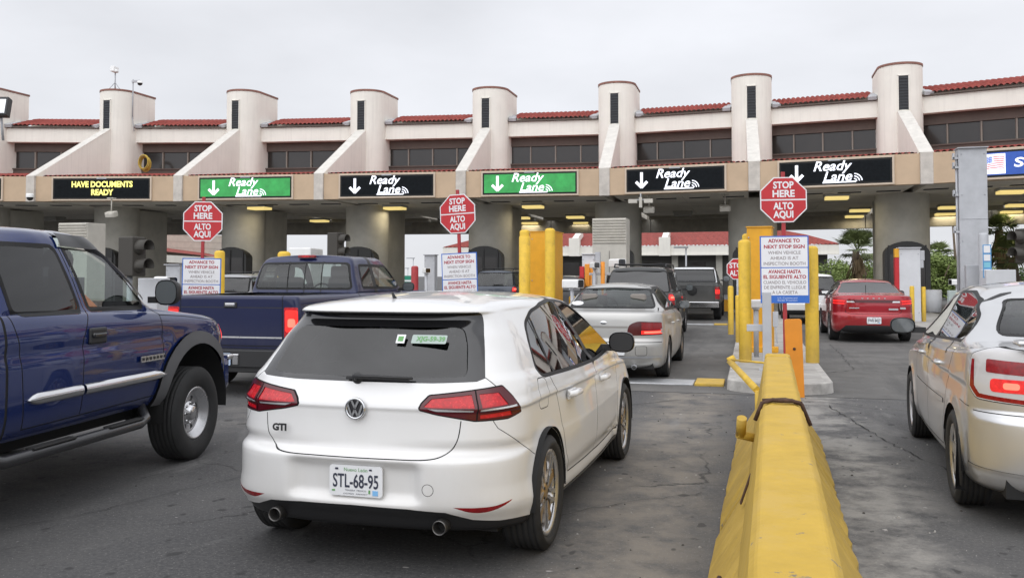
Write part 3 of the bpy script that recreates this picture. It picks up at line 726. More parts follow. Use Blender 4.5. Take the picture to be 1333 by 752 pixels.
for i, p in enumerate(P):
    k = i-1; c = C[i]; q = Q(c)
    d = (p.x*-sin(YAW)+p.y*cos(YAW))+(S_T-T_R)*cos(YAW)
    T = 9.6
    if k == -1: T = EYE+(HORIZON-114)*d/F_PX
    if 0 <= k < 7:
        fr = Vector((c.x, c.y-T_R)); T = EYE+(HORIZON-TOPY[k])*d/F_PX*.995
    BT = T-1.85; LZ0, LZ1 = BT+.06, T-.46
    pl = [(T_R*cos(a), T_R*sin(a)) for a in np.linspace(pi, 2*pi, 33)]+[(T_R, 1.6), (-T_R, 1.6)]
    def ext(mb, sc_, z0, z1, mi=0, z0f=None):
        n = len(pl); V = [(q.x+x*sc_, q.y+y*sc_, z0) for x, y in pl]+[(q.x+x*sc_, q.y+y*sc_, z1) for x, y in pl]
        mb.add(V, [tuple(range(n, 2*n))], mi); mb.add(V, [(j, (j+1) % n, (j+1) % n+n, j+n) for j in range(n)], mi, True)
    t = MB(); ext(t, 1.0, Z1, T); to = t.build('tower', CREAM, st); to.modifiers.new('e', 'EDGE_SPLIT').split_angle = R(40)
    t = MB(); ext(t, 1.025, T, T+.09); t.build('coping', RIM, to)
    t = MB(); y = q.y-T_R; t.box((q.x, y+.06, (LZ0+LZ1)/2), (.37, .13, LZ1-LZ0)); lo = t.build('louvre', LOUV, to)
    t = MB()
    n = 11
    for j in range(n): t.box((q.x, y-.012, LZ0+.04+(LZ1-LZ0-.08)*(j+.5)/n), (.33, .05, .012), rx=.6)
    t.build('slat', mat('louvre_slat', (.05, .055, .062), .5), lo)
    t = MB(); t.box((q.x+.195, y+.035, (LZ0+LZ1)/2), (.03, .13, LZ1-LZ0+.05)); t.box((q.x-.195, y+.035, (LZ0+LZ1)/2), (.03, .13, LZ1-LZ0+.05)); t.box((q.x, y+.035, LZ1+.02), (.42, .13, .03)); t.build('louvre_frame', CREAM, lo)
    # buttress falling from the tower to the pier
    pp = Q(p); t = MB(); h = .235; dx = q.x-pp.x
    V = []
    for x in (-h, h): V += [(pp.x+x, pp.y-.06, Z1+.02), (pp.x+x, pp.y+.2, Z1), (pp.x+dx+x, q.y-T_R+.2, Z1), (pp.x+dx+x, q.y-T_R+.2, BT+.11), (pp.x+dx+x, q.y-T_R-.05, BT)]
    Fs = [(0, 1, 2, 3, 4), (9, 8, 7, 6, 5)]+[(j, j+5, (j+1) % 5+5, (j+1) % 5) for j in range(4)]
    t.add(V, Fs); t.add(V, [(4, 9, 5, 0)], 1); t.build('buttress', [CREAM, mat('weathered_coping', (.60, .575, .53), .95, noise=.14, nscale=4, bump=.2)], st, .015)
    t = MB(); t.box((pp.x, pp.y+.12, (Z0+Z1)/2+.0), (.42, .36, Z1-Z0+.03)); t.build('pier', PIERM, st, .015)
    t = MB(); t.lathe([(C_R, 0), (C_R, Z0+.06)], 40, Matrix.Translation((q.x, q.y, 0))); t.box((q.x, q.y+1.7, Z0/2), (1.5, 2.2, Z0)); t.build('column', COLM, st)
# ------------------------------------------------------------ booths built into the columns
BOOTHD = mat('booth_dark', (.018, .018, .017), .4, noise=.3)
for i in range(1, NP-1):
    q = C[i]
    b = empty('inspection_booth', (q.x, q.y-C_R, 0), 0, None, 'booth', 'booths set into the columns under the canopy')
    names = {1: 'dark arched booth in the leftmost column behind the blue pickup', 2: 'dark arched booth in the column behind the traffic signal at left', 3: 'dark arched booth in the column behind the left stop sign', 4: 'dark arched booth in the column above the cab of the blue pickup', 5: 'dark arched booth in the column behind the tilted middle stop sign', 6: 'dark booth in the column behind the beige louvred cabinet', 7: 'dark arched booth in the column behind the right stop sign', 8: 'dark arched booth in the column behind the red sedan and white panel'}
    b['label'] = names.get(i, 'dark arched booth')
    ar = [(-.82, .15), (.82, .15)]+[(.82*cos(a), 2.35+.5*sin(a)) for a in np.linspace(0, pi, 15)]
    m = MB(); m.prism(ar, -.12, .6); m.build('booth_body', BOOTHD, b)
    m = MB(); m.prism([(-.62, 1.05), (-.06, 1.05), (-.06, 2.35), (-.62, 2.35)], -.135, -.122); m.prism([(.06, 1.05), (.62, 1.05), (.62, 2.35), (.06, 2.35)], -.135, -.122); m.build('window', DGLASS, b)
    m = MB()
    for x in (-.66, 0, .66): m.box((x, -.14, 1.5), (.05, .05, 2.4))
    m.box((0, -.14, 1.0), (1.3, .05, .06)); m.build('window_frame', M['black'], b)
# ------------------------------------------------------------ LED boards on the fascia
def arrow(mb, x, z, h, mi=0, y=-.075):
    w = h*.085
    mb.box((x, y, z+h*.06), (w*2, .006, h*.88), mi)
    for sg in (-1, 1): mb.box((x+sg*h*.17, y-.001, z-h*.27), (h*.52, .006, w*2), mi, ry=-sg*R(45))
def ready_lane(mb, x, z, k, mi=0):
    for body, dx, dz, fit in (('Ready', 0, .2, 1.34), ('Lane', .2, -.19, 1.0)):
        put_text(mb, body, .5*k, (x+dx*k, -.076, z+dz*k),   .30, .008*k, mi=mi, fit=fit*k)
    mb.box((x+.28*k, -.0765, z-.385*k), (1.15*k, .006, .05*k), mi)
    for r in (.1, .19, .28):
        pts = [(x+.78*k+r*k*cos(a), -.077, z-.38*k+r*k*sin(a)) for a in np.linspace(.1, 1.5, 9)]
        mb.tube(pts, .02*k, 4, mi)
BOARDS = {0: ('blank', LEDK, 'blank black LED board cut off at the left picture edge'), 1: ('docs', LEDK, 'black LED board reading HAVE DOCUMENTS READY in yellow letters'), 2: ('lane', LEDG, 'green Ready Lane LED board above the left stop sign'), 3: ('lane', LEDK, 'black Ready Lane LED board between the two green boards'), 4: ('lane', LEDG, 'green Ready Lane LED board right of the tilted middle stop sign'), 5: ('lane', LEDK, 'black Ready Lane LED board immediately right of a green board, nothing in front of it'), 6: ('lane', LEDK, 'black Ready Lane LED board partly behind the right stop sign'), 7: ('sentri', LEDB, 'blue LED board with a waving striped flag at the right picture edge')}
for i, (kind, fm, label) in BOARDS.items():
    A, B = P[i], P[i+1]; u = B-A; c = lerp(A, B, .485 if i < 7 else .60); ang = math.atan2(u.y, u.x); W, H = u.length*.655, .88
    b = empty('led_sign', (c.x, c.y, (Z0+Z1)/2), ang, label, 'sign', 'LED boards along the canopy fascia')
    m = MB(); m.box((0, -.035, 0), (W+.14, .07, H+.14)); m.build('frame', TANL, b, .01)
    m = MB(); m.box((0, -.04, 0), (W, .07, H)); m.build('panel', M['matt'], b)
    m = MB(); m.box((0, -.066, 0), (W-.12, .03, H-.14)); m.build('screen', fm, b)
    m = MB(); m.box((-.0, -.06, H/2+.0), (.42, .04, .05)); m.build('bracket', GREY, b)
    t = MB(); t.nomerge = True
    t.M = Matrix.Translation((0, -.012, 0))
    if kind == 'docs':
        put_text(t, 'HAVE DOCUMENTS', .34, (.03, -.072, .17), bold=.012, fit=2.62); put_text(t, 'READY', .34, (.03, -.072, -.17), bold=.012, fit=.95); t.build('lettering', LEDY, b)
    if kind == 'lane':
        arrow(t, -W*.34, 0, .62); ready_lane(t, -W*.03, .02, .98); t.build('lettering', LEDW, b)
    if kind == 'sentri':
        t.add([(-W*.465, -.073, -.33), (-W*.30, -.073, -.33), (-W*.30, -.073, .33), (-W*.465, -.073, .33)], [(0, 1, 2, 3)])
        put_text(t, 'SENTRI', .42, (W*.02, -.074, 0), .1, .008, fit=W*.52); t.build('lettering', LEDW, b)
        fl = MB(); fl.nomerge = True; n = 16
        def wave(x): return .035*sin(x*9)+x*.12
        X0, FW, FH = -W*.455, W*.145, .40
        for r in range(13):
            if r % 2: continue
            for j in range(n):
                if r < 7 and j/n < .4: continue
                xs = [X0+FW*j/n, X0+FW*(j+1)/n]; z = [FH/2-FH*r/13, FH/2-FH*(r+1)/13]
                fl.add([(xs[0], -.0755-.012, z[1]+wave(FW*j/n)), (xs[1], -.0755-.012, z[1]+wave(FW*(j+1)/n)), (xs[1], -.0755-.012, z[0]+wave(FW*(j+1)/n)), (xs[0], -.0755-.012, z[0]+wave(FW*j/n))], [(0, 1, 2, 3)], 0)
        for j in range(6):
            xs = [X0+FW*.4*j/6, X0+FW*.4*(j+1)/6]
            fl.add([(xs[0], -.089, FH/2-FH*7/13+wave(xs[0]-X0)), (xs[1], -.089, FH/2-FH*7/13+wave(xs[1]-X0)), (xs[1], -.089, FH/2+wave(xs[1]-X0)), (xs[0], -.089, FH/2+wave(xs[0]-X0))], [(0, 1, 2, 3)], 1)
        for r in range(4):
            for j in range(5): x = X0+FW*.4*(j+.5)/5; fl.box((x, -.0905, FH/2-FH*7/13*(r+.5)/4+wave(x-X0)), (.022, .002, .022), 2)
        fl.build('flag', [mat('led_red', (.7, .05, .06), .5, emit=.5), mat('led_deep_blue', (.04, .12, .5), .5, emit=.4), LEDW], b)
# ------------------------------------------------------------ ceiling lights
def ceil(px, py, z=Z0+.03):
    p = at(px, py, 1.0); t = (z-EYE)/(p.z-EYE); return Vector((p.x*t, p.y*t, z))
for k, (px, py, lit, lab) in enumerate([(338, 268, 1, 'lit yellow troffer right of the left stop sign under the green board'), (416, 285, 1, 'lit yellow troffer deeper in, upper of a pair left of the column'), (433, 291, 1, 'lit yellow troffer deepest of a pair above the blue pickup cab'), (514, 268, 1, 'lit yellow troffer under the middle black board'),
    (512, 283, 0, 'unlit grey troffer just behind the lit one under the middle black board'), (530, 290, 0, 'unlit grey troffer farthest back left of the tilted stop sign'), (694, 266, 1, 'lit yellow troffer under the second green board'), (678, 281, 1, 'lit yellow troffer above the yellow posts, nearer of the left pair'), (690, 288, 1, 'lit yellow troffer above the yellow posts, farther of the left pair'),
    (749, 280, 1, 'lit yellow troffer left of the louvred cabinet, nearer of two'), (757, 288, 1, 'lit yellow troffer left of the louvred cabinet, farther of two'), (889, 276, 0, 'unlit grey troffer over the grey pickup'), (1089, 254, 1, 'lit yellow troffer just right of the right stop sign'), (1119, 271, 1, 'lit yellow troffer left of the right column, nearer of two'), (1112, 279, 1, 'lit yellow troffer left of the right column, farther of two'),
    (1236, 267, 1, 'lit yellow troffer left of the tall grey post, nearer of two'), (1230, 276, 1, 'lit yellow troffer left of the tall grey post, farther of two'), (1316, 246, 1, 'lit yellow troffer below the blue flag board'), (1325, 264, 1, 'lit yellow troffer at the right edge, middle of three in depth'), (1316, 273, 1, 'lit yellow troffer at the right edge, farthest back'), (70, 283, 0, 'unlit grey troffer above the roof of the near blue pickup'), (209, 284, 0, 'unlit grey troffer left of the left stop sign'), (18, 281, 0, 'unlit grey troffer at the left picture edge')]):
    p = ceil(px, py)
    l = empty('ceiling_light', p, 0, lab, 'light', 'troffer lights under the canopy')
    m = MB(); m.box((0, 0, -.02), (.95, .8, .1)); m.build('frame', UNLIT, l, .01)
    m = MB(); m.box((0, 0, -.12), (.86, .7, .11)); m.build('diffuser', LAMP if lit else UNLIT, l)
    if lit:
        a_ = bpy.data.objects.new('lamp_light', bpy.data.lights.new('lamp_light', 'AREA')); col.objects.link(a_); a_.parent = l; a_.location = (0, 0, -.23); a_.data.shape = 'RECTANGLE'; a_.data.size = 1.0; a_.data.size_y = .9; a_.data.energy = 18; a_.data.color = (1, .86, .58)
# floodlights / speakers hung under the canopy front
for px, py, lab in ((845, 273, 'small beige floodlight hung under the canopy below the right black board'), (944, 271, 'small beige floodlight hung under the canopy left of the right stop sign'), (145, 279, 'bracketed floodlight under the HAVE DOCUMENTS board')):
    p = at(px, py, 37.5 if px < 300 else 35.5)
    l = empty('floodlight', p, 0, lab, 'light', 'floodlights under the canopy')
    m = MB(); m.box((0, 0, 0), (.42, .3, .22), rx=.3); m.box((0, -.14, -.06), (.36, .05, .16), rx=.3); m.build('lamp_head', BEIGE, l, .02)
    m = MB(); m.tube([(0, 0, .1), (0, 0, Z0+.06-p.z)], .025, 8); m.box((0, 0, Z0+.05-p.z), (.3, .2, .04)); m.build('bracket', BEIGE, l)
p = at(834, 262, 35); l = empty('lane_camera', p, 0, 'cross shaped camera mount under the right black board', 'camera')
m = MB(); m.box((-.3, 0, 0), (.34, .2, .16)); m.box((.3, 0, 0), (.34, .2, .16)); m.box((0, 0, -.05), (.12, .12, .4)); m.build('housing', BEIGE, l, .015)
m = MB(); m.box((0, .02, .06), (.9, .05, .05)); m.tube([(0, .03, .06), (0, .03, Z0+.08-p.z)], .03, 8); m.build('arm', GREY, l)
# dome camera on the leftmost pier
p = at(39, 257, 37.9); l = empty('dome_camera', p, 0, 'white dome camera under the pale pier left of HAVE DOCUMENTS', 'camera')
m = MB(); m.lathe([(0, .16), (.14, .16), (.16, .1), (.16, .0)], 20); m.build('housing', WCAM, l); m = MB(); m.lathe([(.13, 0), (.12, -.07), (.07, -.12), (0, -.14)], 20); m.build('dome', M['black'], l)
# roof cameras and hose on the second tower
q = C[1]; T1 = EYE+(HORIZON-116)*(((P[1].x*-sin(YAW)+P[1].y*cos(YAW))+(S_T-T_R)*cos(YAW)))/F_PX
l = empty('roof_camera', (q.x-.15, q.y-.1, T1), 0, 'white camera on a tripod mast on top of the left tower', 'camera')
m = MB(); m.tube([(0, 0, 0), (0, 0, 1.0)], .03, 8)
for a in (0, 2.1, 4.2): m.tube([(.0, 0, .5), (.36*cos(a), .36*sin(a), .05)], .018, 6)
m.build('mast', GREY, l); m = MB(); m.box((.03, -.1, 1.1), (.22, .34, .26), rx=-.1); m.lathe([(0, .02), (.1, 0), (.1, -.1)], 14, Matrix.Translation((.2, -.16, 1.06))); m.build('housing', WCAM, l, .02)
l = empty('dome_camera', (q.x+T_R+.02, q.y-.1, T1-1.3), 0, 'dome camera on a bent pole at the right side of the left tower', 'camera')
m = MB(); m.tube([(0, 0, 0), (0, 0, 1.9)], .03, 8); m.box((.2, -.05, 1.78), (.42, .08, .1)); m.tube([(.1, 0, -.6), (.0, -.02, .1), (.04, 0, 0)], .02, 6); m.build('pole', GREY, l)
m = MB(); m.lathe([(0, .12), (.11, .1), (.13, 0)], 16, Matrix.Translation((.42, -.05, 1.68))); m.build('housing', WCAM, l); m = MB(); m.lathe([(.12, 0), (.1, -.08), (0, -.13)], 16, Matrix.Translation((.42, -.05, 1.68))); m.build('dome', M['black'], l)
p = at(190, 214, 42.6); m = MB()
for k in range(6): m.tube([(.27*(1+.08*sin(k*2.1))*cos(a), -.04*k, .33*(1+.05*cos(k*3))*sin(a)+.02*k) for a in np.linspace(0, 2*pi, 25)], .024, 6, cap=False)
o = m.build('hose_coil', mat('yellow_hose', (.5, .36, .06), .6)); o.location = p; tag(o, 'coiled yellow hose hanging at the left tower', 'hose')
# big floodlight at left edge
p = at(0, 140, 36.5); l = empty('floodlight', p, .3, 'large floodlight on the building edge at the far left, in front of the leftmost tower', 'light')
m = MB(); m.box((0, 0, 0), (.75, .35, .8), rx=-.25); m.build('lamp_head', M['black'], l, .03); m = MB(); m.box((0, -.17, .02), (.6, .05, .6), rx=-.25); m.build('lens', M['clear'], l); m = MB(); m.tube([(0, .1, -.3), (0, .3, -1.3)], .05, 8); m.build('bracket', GREY, l)
# ------------------------------------------------------------ traffic islands
def island(x0, x1, y0, y1, name='traffic_island', skew=0.0):
    r = .45; n = 8
    pl = [((x0+x1)/2+(x1-x0)/2*cos(a), y0+r+(r)*sin(a)) for a in np.linspace(pi, 2*pi, n*2+1)]+[(x1+skew, y1), (x0+skew, y1)]
    m = MB(); N_ = len(pl)
    k = .12; cx = (x0+x1)/2
    inner = [(cx+(x-cx)*(1-2*k/(x1-x0)), y+(k if y < y0+r else 0)*(1)) for x, y in pl]
    V = [(x, y, 0) for x, y in pl]+[(cx+(x-cx)*.985, y+(.015 if y < y0+r else 0), .135) for x, y in pl]+[(cx+(x-cx)*.96, y+(.03 if y < y0+r else 0), .15) for x, y in pl]+[(x, y, .15) for x, y in inner]
    for L_ in range(3): m.add(V, [(L_*N_+j, L_*N_+(j+1) % N_, (L_+1)*N_+(j+1) % N_, (L_+1)*N_+j) for j in range(N_)], 0, L_ == 1)
    m.add([(x, y, .15) for x, y in inner], [tuple(range(N_))], 1)
    tag(m.build(name, [KERB, CONC]), kind='structure')
for i in range(1, NP-1):
    p = P[i]; y0 = {6: 12.3, 5: 16.8, 4: 15.2, 7: 19.5}.get(i, 20)
    w0 = {6: (-.32, 1.06), 5: (-6.2, -4.6), 4: (-11.8, -10.2), 7: (4.5, 6.6)}.get(i, (p.x-.9, p.x+.9))
    island(w0[0], w0[1], y0, p.y+9)
# ------------------------------------------------------------ stop signs with advance boards
SEAL = mat('seal_white', (.6, .66, .75), .5)
def stop_sign(loc, yaw, roll, oct_w, z_oct, board_w, board_top, label, polewidth=.06, zbase=.15):
    b = empty('stop_sign', loc, yaw, label, 'sign', 'stop here signs on the traffic islands'); b.rotation_euler = (0, roll, yaw)
    m = MB(); m.box((0, .03, (zbase+z_oct+oct_w*.62)/2), (polewidth, .045, z_oct+oct_w*.62-zbase)); m.build('pole', REDP, b, .004)
    oc = lambda r: [(r/cos(pi/8)*cos(a), r/cos(pi/8)*sin(a)) for a in np.arange(pi/8, 2*pi, pi/4)]
    r = oct_w/2; m = MB(); m.M = Matrix.Translation((0, 0, z_oct)); m.prism(oc(r), -.006, .004); pl = m.build('octagon', WHT, b)
    m = MB(); m.M = Matrix.Translation((0, 0, z_oct)); o = oc(r*.95)
    up = [(-r*.95, .012*1), (r*.95, .012)]+[q for q in o if q[1] > 0][:]; up = sorted(up, key=lambda q: math.atan2(q[1]-.2*r, q[0])); dn = [(x, -z) for x, z in up]
    m.prism(up, -.009, -.0065); m.prism(dn, -.009, -.0065); m.build('red_face', RED, pl)
    t = MB(); t.nomerge = True
    for s_, z, f in (('STOP', .635, .88), ('HERE', .255, .95), ('ALTO', -.29, .86), ('AQUI', -.665, .86)): put_text(t, s_, r*.42, (0, -.0105, z_oct+z*r), bold=r*.014, fit=f*r)
    t.build('lettering', WHT, pl)
    W = board_w; H = W*1.42; zt = board_top
    m = MB(); m.prism([(-W/2, zt-H), (W/2, zt-H), (W/2, zt), (-W/2, zt)], -.004, .003); bd = m.build('advance_board', BLU, b)
    m = MB(); i_ = W*.025
    for z0, z1 in ((zt-H*.465, zt-i_), (zt-H*.885, zt-H*.48)): m.prism(rnd([(-W/2+i_, z0), (W/2-i_, z0), (W/2-i_, z1), (-W/2+i_, z1)], .01), -.0065, -.0045)
    m.build('white_panel', WHT, bd)
    t = MB(); t.nomerge = True
    rows = [('ADVANCE TO', .075, 0, .70), ('NEXT STOP SIGN', .163, 0, .90), ('WHEN VEHICLE', .252, 1, .72), ('AHEAD IS AT', .333, 1, .62), ('INSPECTION BOOTH', .415, 1, .92), ('AVANCE HASTA', .535, 0, .72), ('EL SIGUIENTE ALTO', .613, 0, .94), ('CUANDO EL VEHICULO', .694, 1, .94), ('DE ENFRENTE LLEGUE', .768, 1, .92), ('A LA CASETA', .842, 1, .56)]
    for s_, k, mi, f in rows: put_text(t, s_, H*(.073 if mi == 0 else .068), (0, -.008, zt-H*k), bold=H*.0024 if mi == 0 else H*.0006, fit=f*W*.93, mi=mi)
    put_text(t, 'U.S. Customs and', H*.036, (W*.05, -.006, zt-H*.925), mi=2, fit=W*.4); put_text(t, 'Border Protection', H*.036, (W*.05, -.006, zt-H*.96), mi=2, fit=W*.4)
    t.lathe([(0, 0), (W*.07, 0)], 20, Matrix.Translation((-W*.38, -.0055, zt-H*.942)) @ Matrix.Rotation(pi/2, 4, 'X'), 2); t.lathe([(W*.038, 0), (W*.06, 0)], 20, Matrix.Translation((-W*.38, -.0065, zt-H*.942)) @ Matrix.Rotation(pi/2, 4, 'X'), 3)
    t.prism([(-W*.40, zt-H*.955), (-W*.36, zt-H*.955), (-W*.36, zt-H*.93), (-W*.40, zt-H*.93)], -.007, -.006, None, 3)
    t.build('lettering', [REDT, GREYT, SEAL, BLU], bd)
    return b
def face_cam(p): return math.atan2(-p.x, p.y)*1.0
p = at(1021, 260, 14.3); stop_sign((p.x, p.y, 0), R(6), R(-.3), .715, p.z, .745, at(1021, 307, 14.3).z, 'red stop here octagon with fully visible blue framed advance board beyond the yellow barrier')
p = at(602, 278, 17.7); stop_sign((p.x, p.y, 0), R(-8), R(-2.2), .765, p.z, .77, at(600, 329, 17.7).z, 'tilted red stop here octagon and advance board above the white hatchback roof')
p = at(262, 288, 18.3); stop_sign((p.x, p.y, 0), R(14), R(.7), .80, p.z, .79, at(262, 336, 18.3).z, 'red stop here octagon and advance board between the two blue pickups')
# small far stop sign
p = at(960, 350, 25); b = empty('stop_sign', (p.x, p.y, 0), .1, 'small red stop alto octagon half hidden behind the right yellow posts', 'sign')
m = MB(); m.tube([(0, .03, .15), (0, .03, p.z+.2)], .03, 8); m.build('pole', GREY, b)
o8 = lambda r: [(r/cos(pi/8)*cos(a), p.z+r/cos(pi/8)*sin(a)) for a in np.arange(pi/8, 2*pi, pi/4)]
m = MB(); m.prism(o8(.29), -.004, .004); pl = m.build('octagon', WHT, b); m = MB(); m.prism(o8(.27), -.007, -.0045); m.build('red_face', RED, pl)
t = MB(); t.nomerge = True; put_text(t, 'STOP', .2, (0, -.009, p.z+.09), bold=.006, fit=.44); put_text(t, 'ALTO', .2, (0, -.009, p.z-.12), bold=.006, fit=.42); t.build('lettering', WHT, pl)
# ------------------------------------------------------------ vehicles
def place(px, py, lx, ly, yaw):
    g_ = ground(px, py); c, s = cos(yaw), sin(yaw)
    return (g_.x-(c*lx-s*ly), g_.y-(s*lx+c*ly), 0)
def bump_flare(x, y, z, wheels, Rr, amp, wid=.06, zc=.32):
    for yc in wheels:
        r = np.hypot(y-yc, z-zc); k = amp*np.exp(-(np.clip(r-Rr, 0, 9)/wid)**2)*(r > Rr*.6)*(z < zc+Rr+.35)
        x = x+np.sign(x)*k*np.clip(np.abs(x)/.75, 0, 1)**8
    return x
LOG = mat('badge_chrome', (.6, .61, .62), .2, .9); BADGEK = mat('badge_black', (.02, .02, .022), .35)
# ---- white hatchback
WHITE = mat('white_car_paint', (.72, .72, .715), .28, coat=.8, noise=.03, nscale=2, back=BACK, dirt=((.40, .33, .22), .22, .15, .95))
def white_hatch():
    yaw = -R(1.6)
    LV = [dict(zm=.20, yr=-.55, yf=3.38, w=.83, ar=.52, nr=2.9, af=.7, nf=2.6), dict(zm=.235, yr=-.655, w=.865), dict(zm=.30, yr=-.70, w=.885), dict(zm=.37, yr=-.745, w=.893, yf=3.46),
          dict(zm=.48, yr=-.757, w=.898, wr=.845, yf=3.5), dict(zm=.575, yr=-.76, w=.90, wr=.845), dict(zm=.60, yr=-.757, w=.90, wr=.845), dict(zm=.618, yr=-.738, w=.90, wr=.845), dict(zm=.636, yr=-.703, w=.898, wr=.843), dict(zm=.66, yr=-.696, w=.896, wr=.842), dict(zm=.70, yr=-.692, w=.893, wr=.842, yf=3.49, zf=.66, nr=3.3),
          dict(zm=.80, yr=-.686, w=.886, wr=.838, zf=.72, yf=3.42), dict(zm=.842, yr=-.686, w=.883, wr=.835, zf=.75, yf=3.36), dict(zm=.856, yr=-.692, w=.896, wr=.846, zf=.76, yf=3.3), dict(zm=.874, yr=-.688, w=.893, wr=.843, zf=.78, yf=3.25), dict(zm=.905, yr=-.672, w=.882, wr=.832, zf=.80, yf=3.12), dict(zm=.94, yr=-.655, w=.875, wr=.825, zf=.86, yf=2.95, af=.55), dict(zm=.975, zr=1.0, yr=-.632, w=.852, wr=.80, zf=.93, yf=2.74, ar=.50, af=.42, nf=2.8),
          dict(zm=1.0, zr=1.035, zf=.97, yr=-.612, w=.83, wr=.775, yf=2.66), dict(zm=1.10, zr=1.13, zf=1.07, yr=-.545, w=.785, wr=.725, yf=2.45), dict(zm=1.22, zr=1.235, yr=-.465, w=.718, wr=.66, yf=2.17, nr=3.6),
          dict(zm=1.315, zr=1.305, yr=-.392, w=.662, wr=.605, yf=1.92, ar=.40, af=.36), dict(zm=1.345, zr=1.328, yr=-.395, w=.642, wr=.588, yf=1.84), dict(zm=1.36, zr=1.337, yr=-.44, w=.63, wr=.58, yf=1.78), dict(zm=1.385, zr=1.35, zf=1.37, yr=-.465, w=.60, wr=.555, yf=1.70), dict(zm=1.40, zr=1.362, zf=1.385, yr=-.455, w=.565, wr=.53, yf=1.66)]
    def warp(x, y, z):
        x = bump_flare(x, y, z, (0, 2.631), .335, .014, .05)
        a = np.clip(np.abs(x)/.8, 0, 1)**6*(y > -.4)
        d2 = z-.30; x = x-np.sign(x)*a*.02*np.exp(-((z-.34)/.05)**2)*(y > .4)*(y < 2.25)
        # plate recess in the bumper
        k = (1/(1+np.exp((np.abs(x)-.36+.25*(.62-z)*0)*70)))*(1/(1+np.exp(-(z-.395)*90)))*(1/(1+np.exp((z-.575)*90)))*(y < -.6)
        y = y+.045*k
        return x, y, z
    c = Car('hatchback', 'white five door hatchback with rear wiper and dual exhausts, nearest car in the centre', 'car', place(713, 713, .86, 0, yaw), yaw, LV, WHITE, crown=.045, res=2.2, warp=warp)
    # arches, glass
    for y in (0, 2.631): c.arch(y, .33, .352, .90)
    win = [(.03, .985), (.13, 1.13), (.26, 1.255), (.44, 1.325), (.72, 1.362), (1.05, 1.376), (1.35, 1.366), (1.60, 1.325), (1.95, 1.19), (2.36, .975), (2.1, .962), (1.2, .952), (.5, .958), (.08, .965)]
    # split the daylight opening with pillars
    c.strip(rnd(win, .05), 'side', .02, M['trim'], 'window_trim', off=.002, closed=True)
    c.strip([(.30, .968), (.37, 1.29)], 'side', .03, M['trim'], 'quarter_bar', off=.001)
    c.strip([(1.27, .96), (1.13, 1.37)], 'side', .085, M['black'], 'door_pillar', off=.002)
    for nm, a, b in (('quarter_window', -9, .33), ('window', .33, 1.2), ('window', 1.2, 9)):
        big = [[(a, .8), (b, .8), (b, 1.6), (a, 1.6)]]
        if nm == 'window': pass
        c.cut(nm, None, 'side', M['g_win'], convs=c.region([(max(p[0], a) if a > -5 else p[0], p[1]) for p in win] if False else clip_x(win, a, b)), off=-.001)
    # rear glass with black surround
    blk = mirror2([(0, .985), (.40, .987), (.62, .995), (.655, 1.01), (.60, 1.20), (.545, 1.345)])
    gl = rnd(mirror2([(0, 1.012), (.40, 1.014), (.57, 1.02), (.528, 1.19), (.49, 1.265)]), .04)
    c.cut('rear_window', gl, 'rear', M['g_rear'], off=-.002)
    c.cut('rear_window_surround', blk, 'rear', M['gloss_black'], off=.0)
    c.cut('third_brake_light', [(-.2, 1.328), (.2, 1.328), (.2, 1.343), (-.2, 1.343)], 'rear', M['lens2'])
    c.cut('windscreen', mirror2([(0, 1.0), (.62, 1.01), (.5, 1.335), (0, 1.35)]), 'front', M['g_mid'])
    # tail lights on the rear corner
    ta = rnd([(-.238, .863), (-.224, .887), (-.181, .928), (.038, .956), (.18, .972), (.236, .915), (.295, .83), (.194, .805), (.01, .80), (-.16, .832), (-.232, .853)], .008)
    c.strip(ta, 'diag', .007, M['gap'], None, off=-.002, closed=True)
    c.strip([(.020, .805), (.030, .952)], 'diag', .007, M['gap'], None)
    for sh, m_, nm in (([(-.203, .862), (.003, .856), (.003, .846), (-.165, .848)], M['clear'], 'light_strip'), ([(.036, .858), (.255, .875), (.259, .865), (.036, .847)], M['clear'], 'light_strip'),
                       ([(-.217, .872), (-.174, .911), (.008, .932), (.008, .866), (-.2, .868)], M['lit2'], 'lamp_cell'), ([(.045, .934), (.151, .939), (.195, .878), (.045, .866)], M['lit2'], 'lamp_cell'), ([(.036, .831), (.21, .846), (.22, .822), (.036, .812)], M['lit2'], 'lamp_cell')):
        c.cut(nm, sh, 'diag', m_, off=-.001)
    c.cut('tail_light', ta, 'diag', M['lens2'], off=.003)
    # bumper: diffuser, reflectors, tow cover
    c.cut('reflector', smooth([(-.11, .374), (.0, .37), (.10, .374), (.2, .395), (.13, .362), (.05, .342), (-.03, .346), (-.11, .374)], 4)[:-1], 'diag', M['lens'])
    c.cut('diffuser', mirror2([(0, .15), (.95, .15), (.95, .285), (.80, .275), (.62, .30), (.50, .345), (.3, .358), (0, .362)]), 'rear', M['black'], off=-.006)
    c.cut('diffuser_corner', [(.05, .15), (.46, .15), (.46, .272), (.2, .283), (.05, .285)], 'diag', M['black'], off=-.004)
    c.cut('sill', [(.36, .15), (2.28, .15), (2.28, .265), (.36, .245)], 'side', M['steel_dark'], off=.004)
    c.strip([(.415+.03*cos(a), .46+.03*sin(a)) for a in np.linspace(0, 2*pi, 17)], 'rear', .003)
    # shut lines: hatch, bumper, doors, fuel flap
    hz = smooth([(.0, .607), (.2, .608), (.40, .611), (.49, .634), (.545, .70), (.562, .80)])
    c.strip(hz, 'rear', .0055); c.strip([(-x, z) for x, z in hz], 'rear', .0055)
    c.strip([(.105, .797), (.13, .76), (.42, .58)], 'diag', .004); c.strip([(.185, .93), (.09, 1.02), (.0, 1.09)], 'diag', .005)
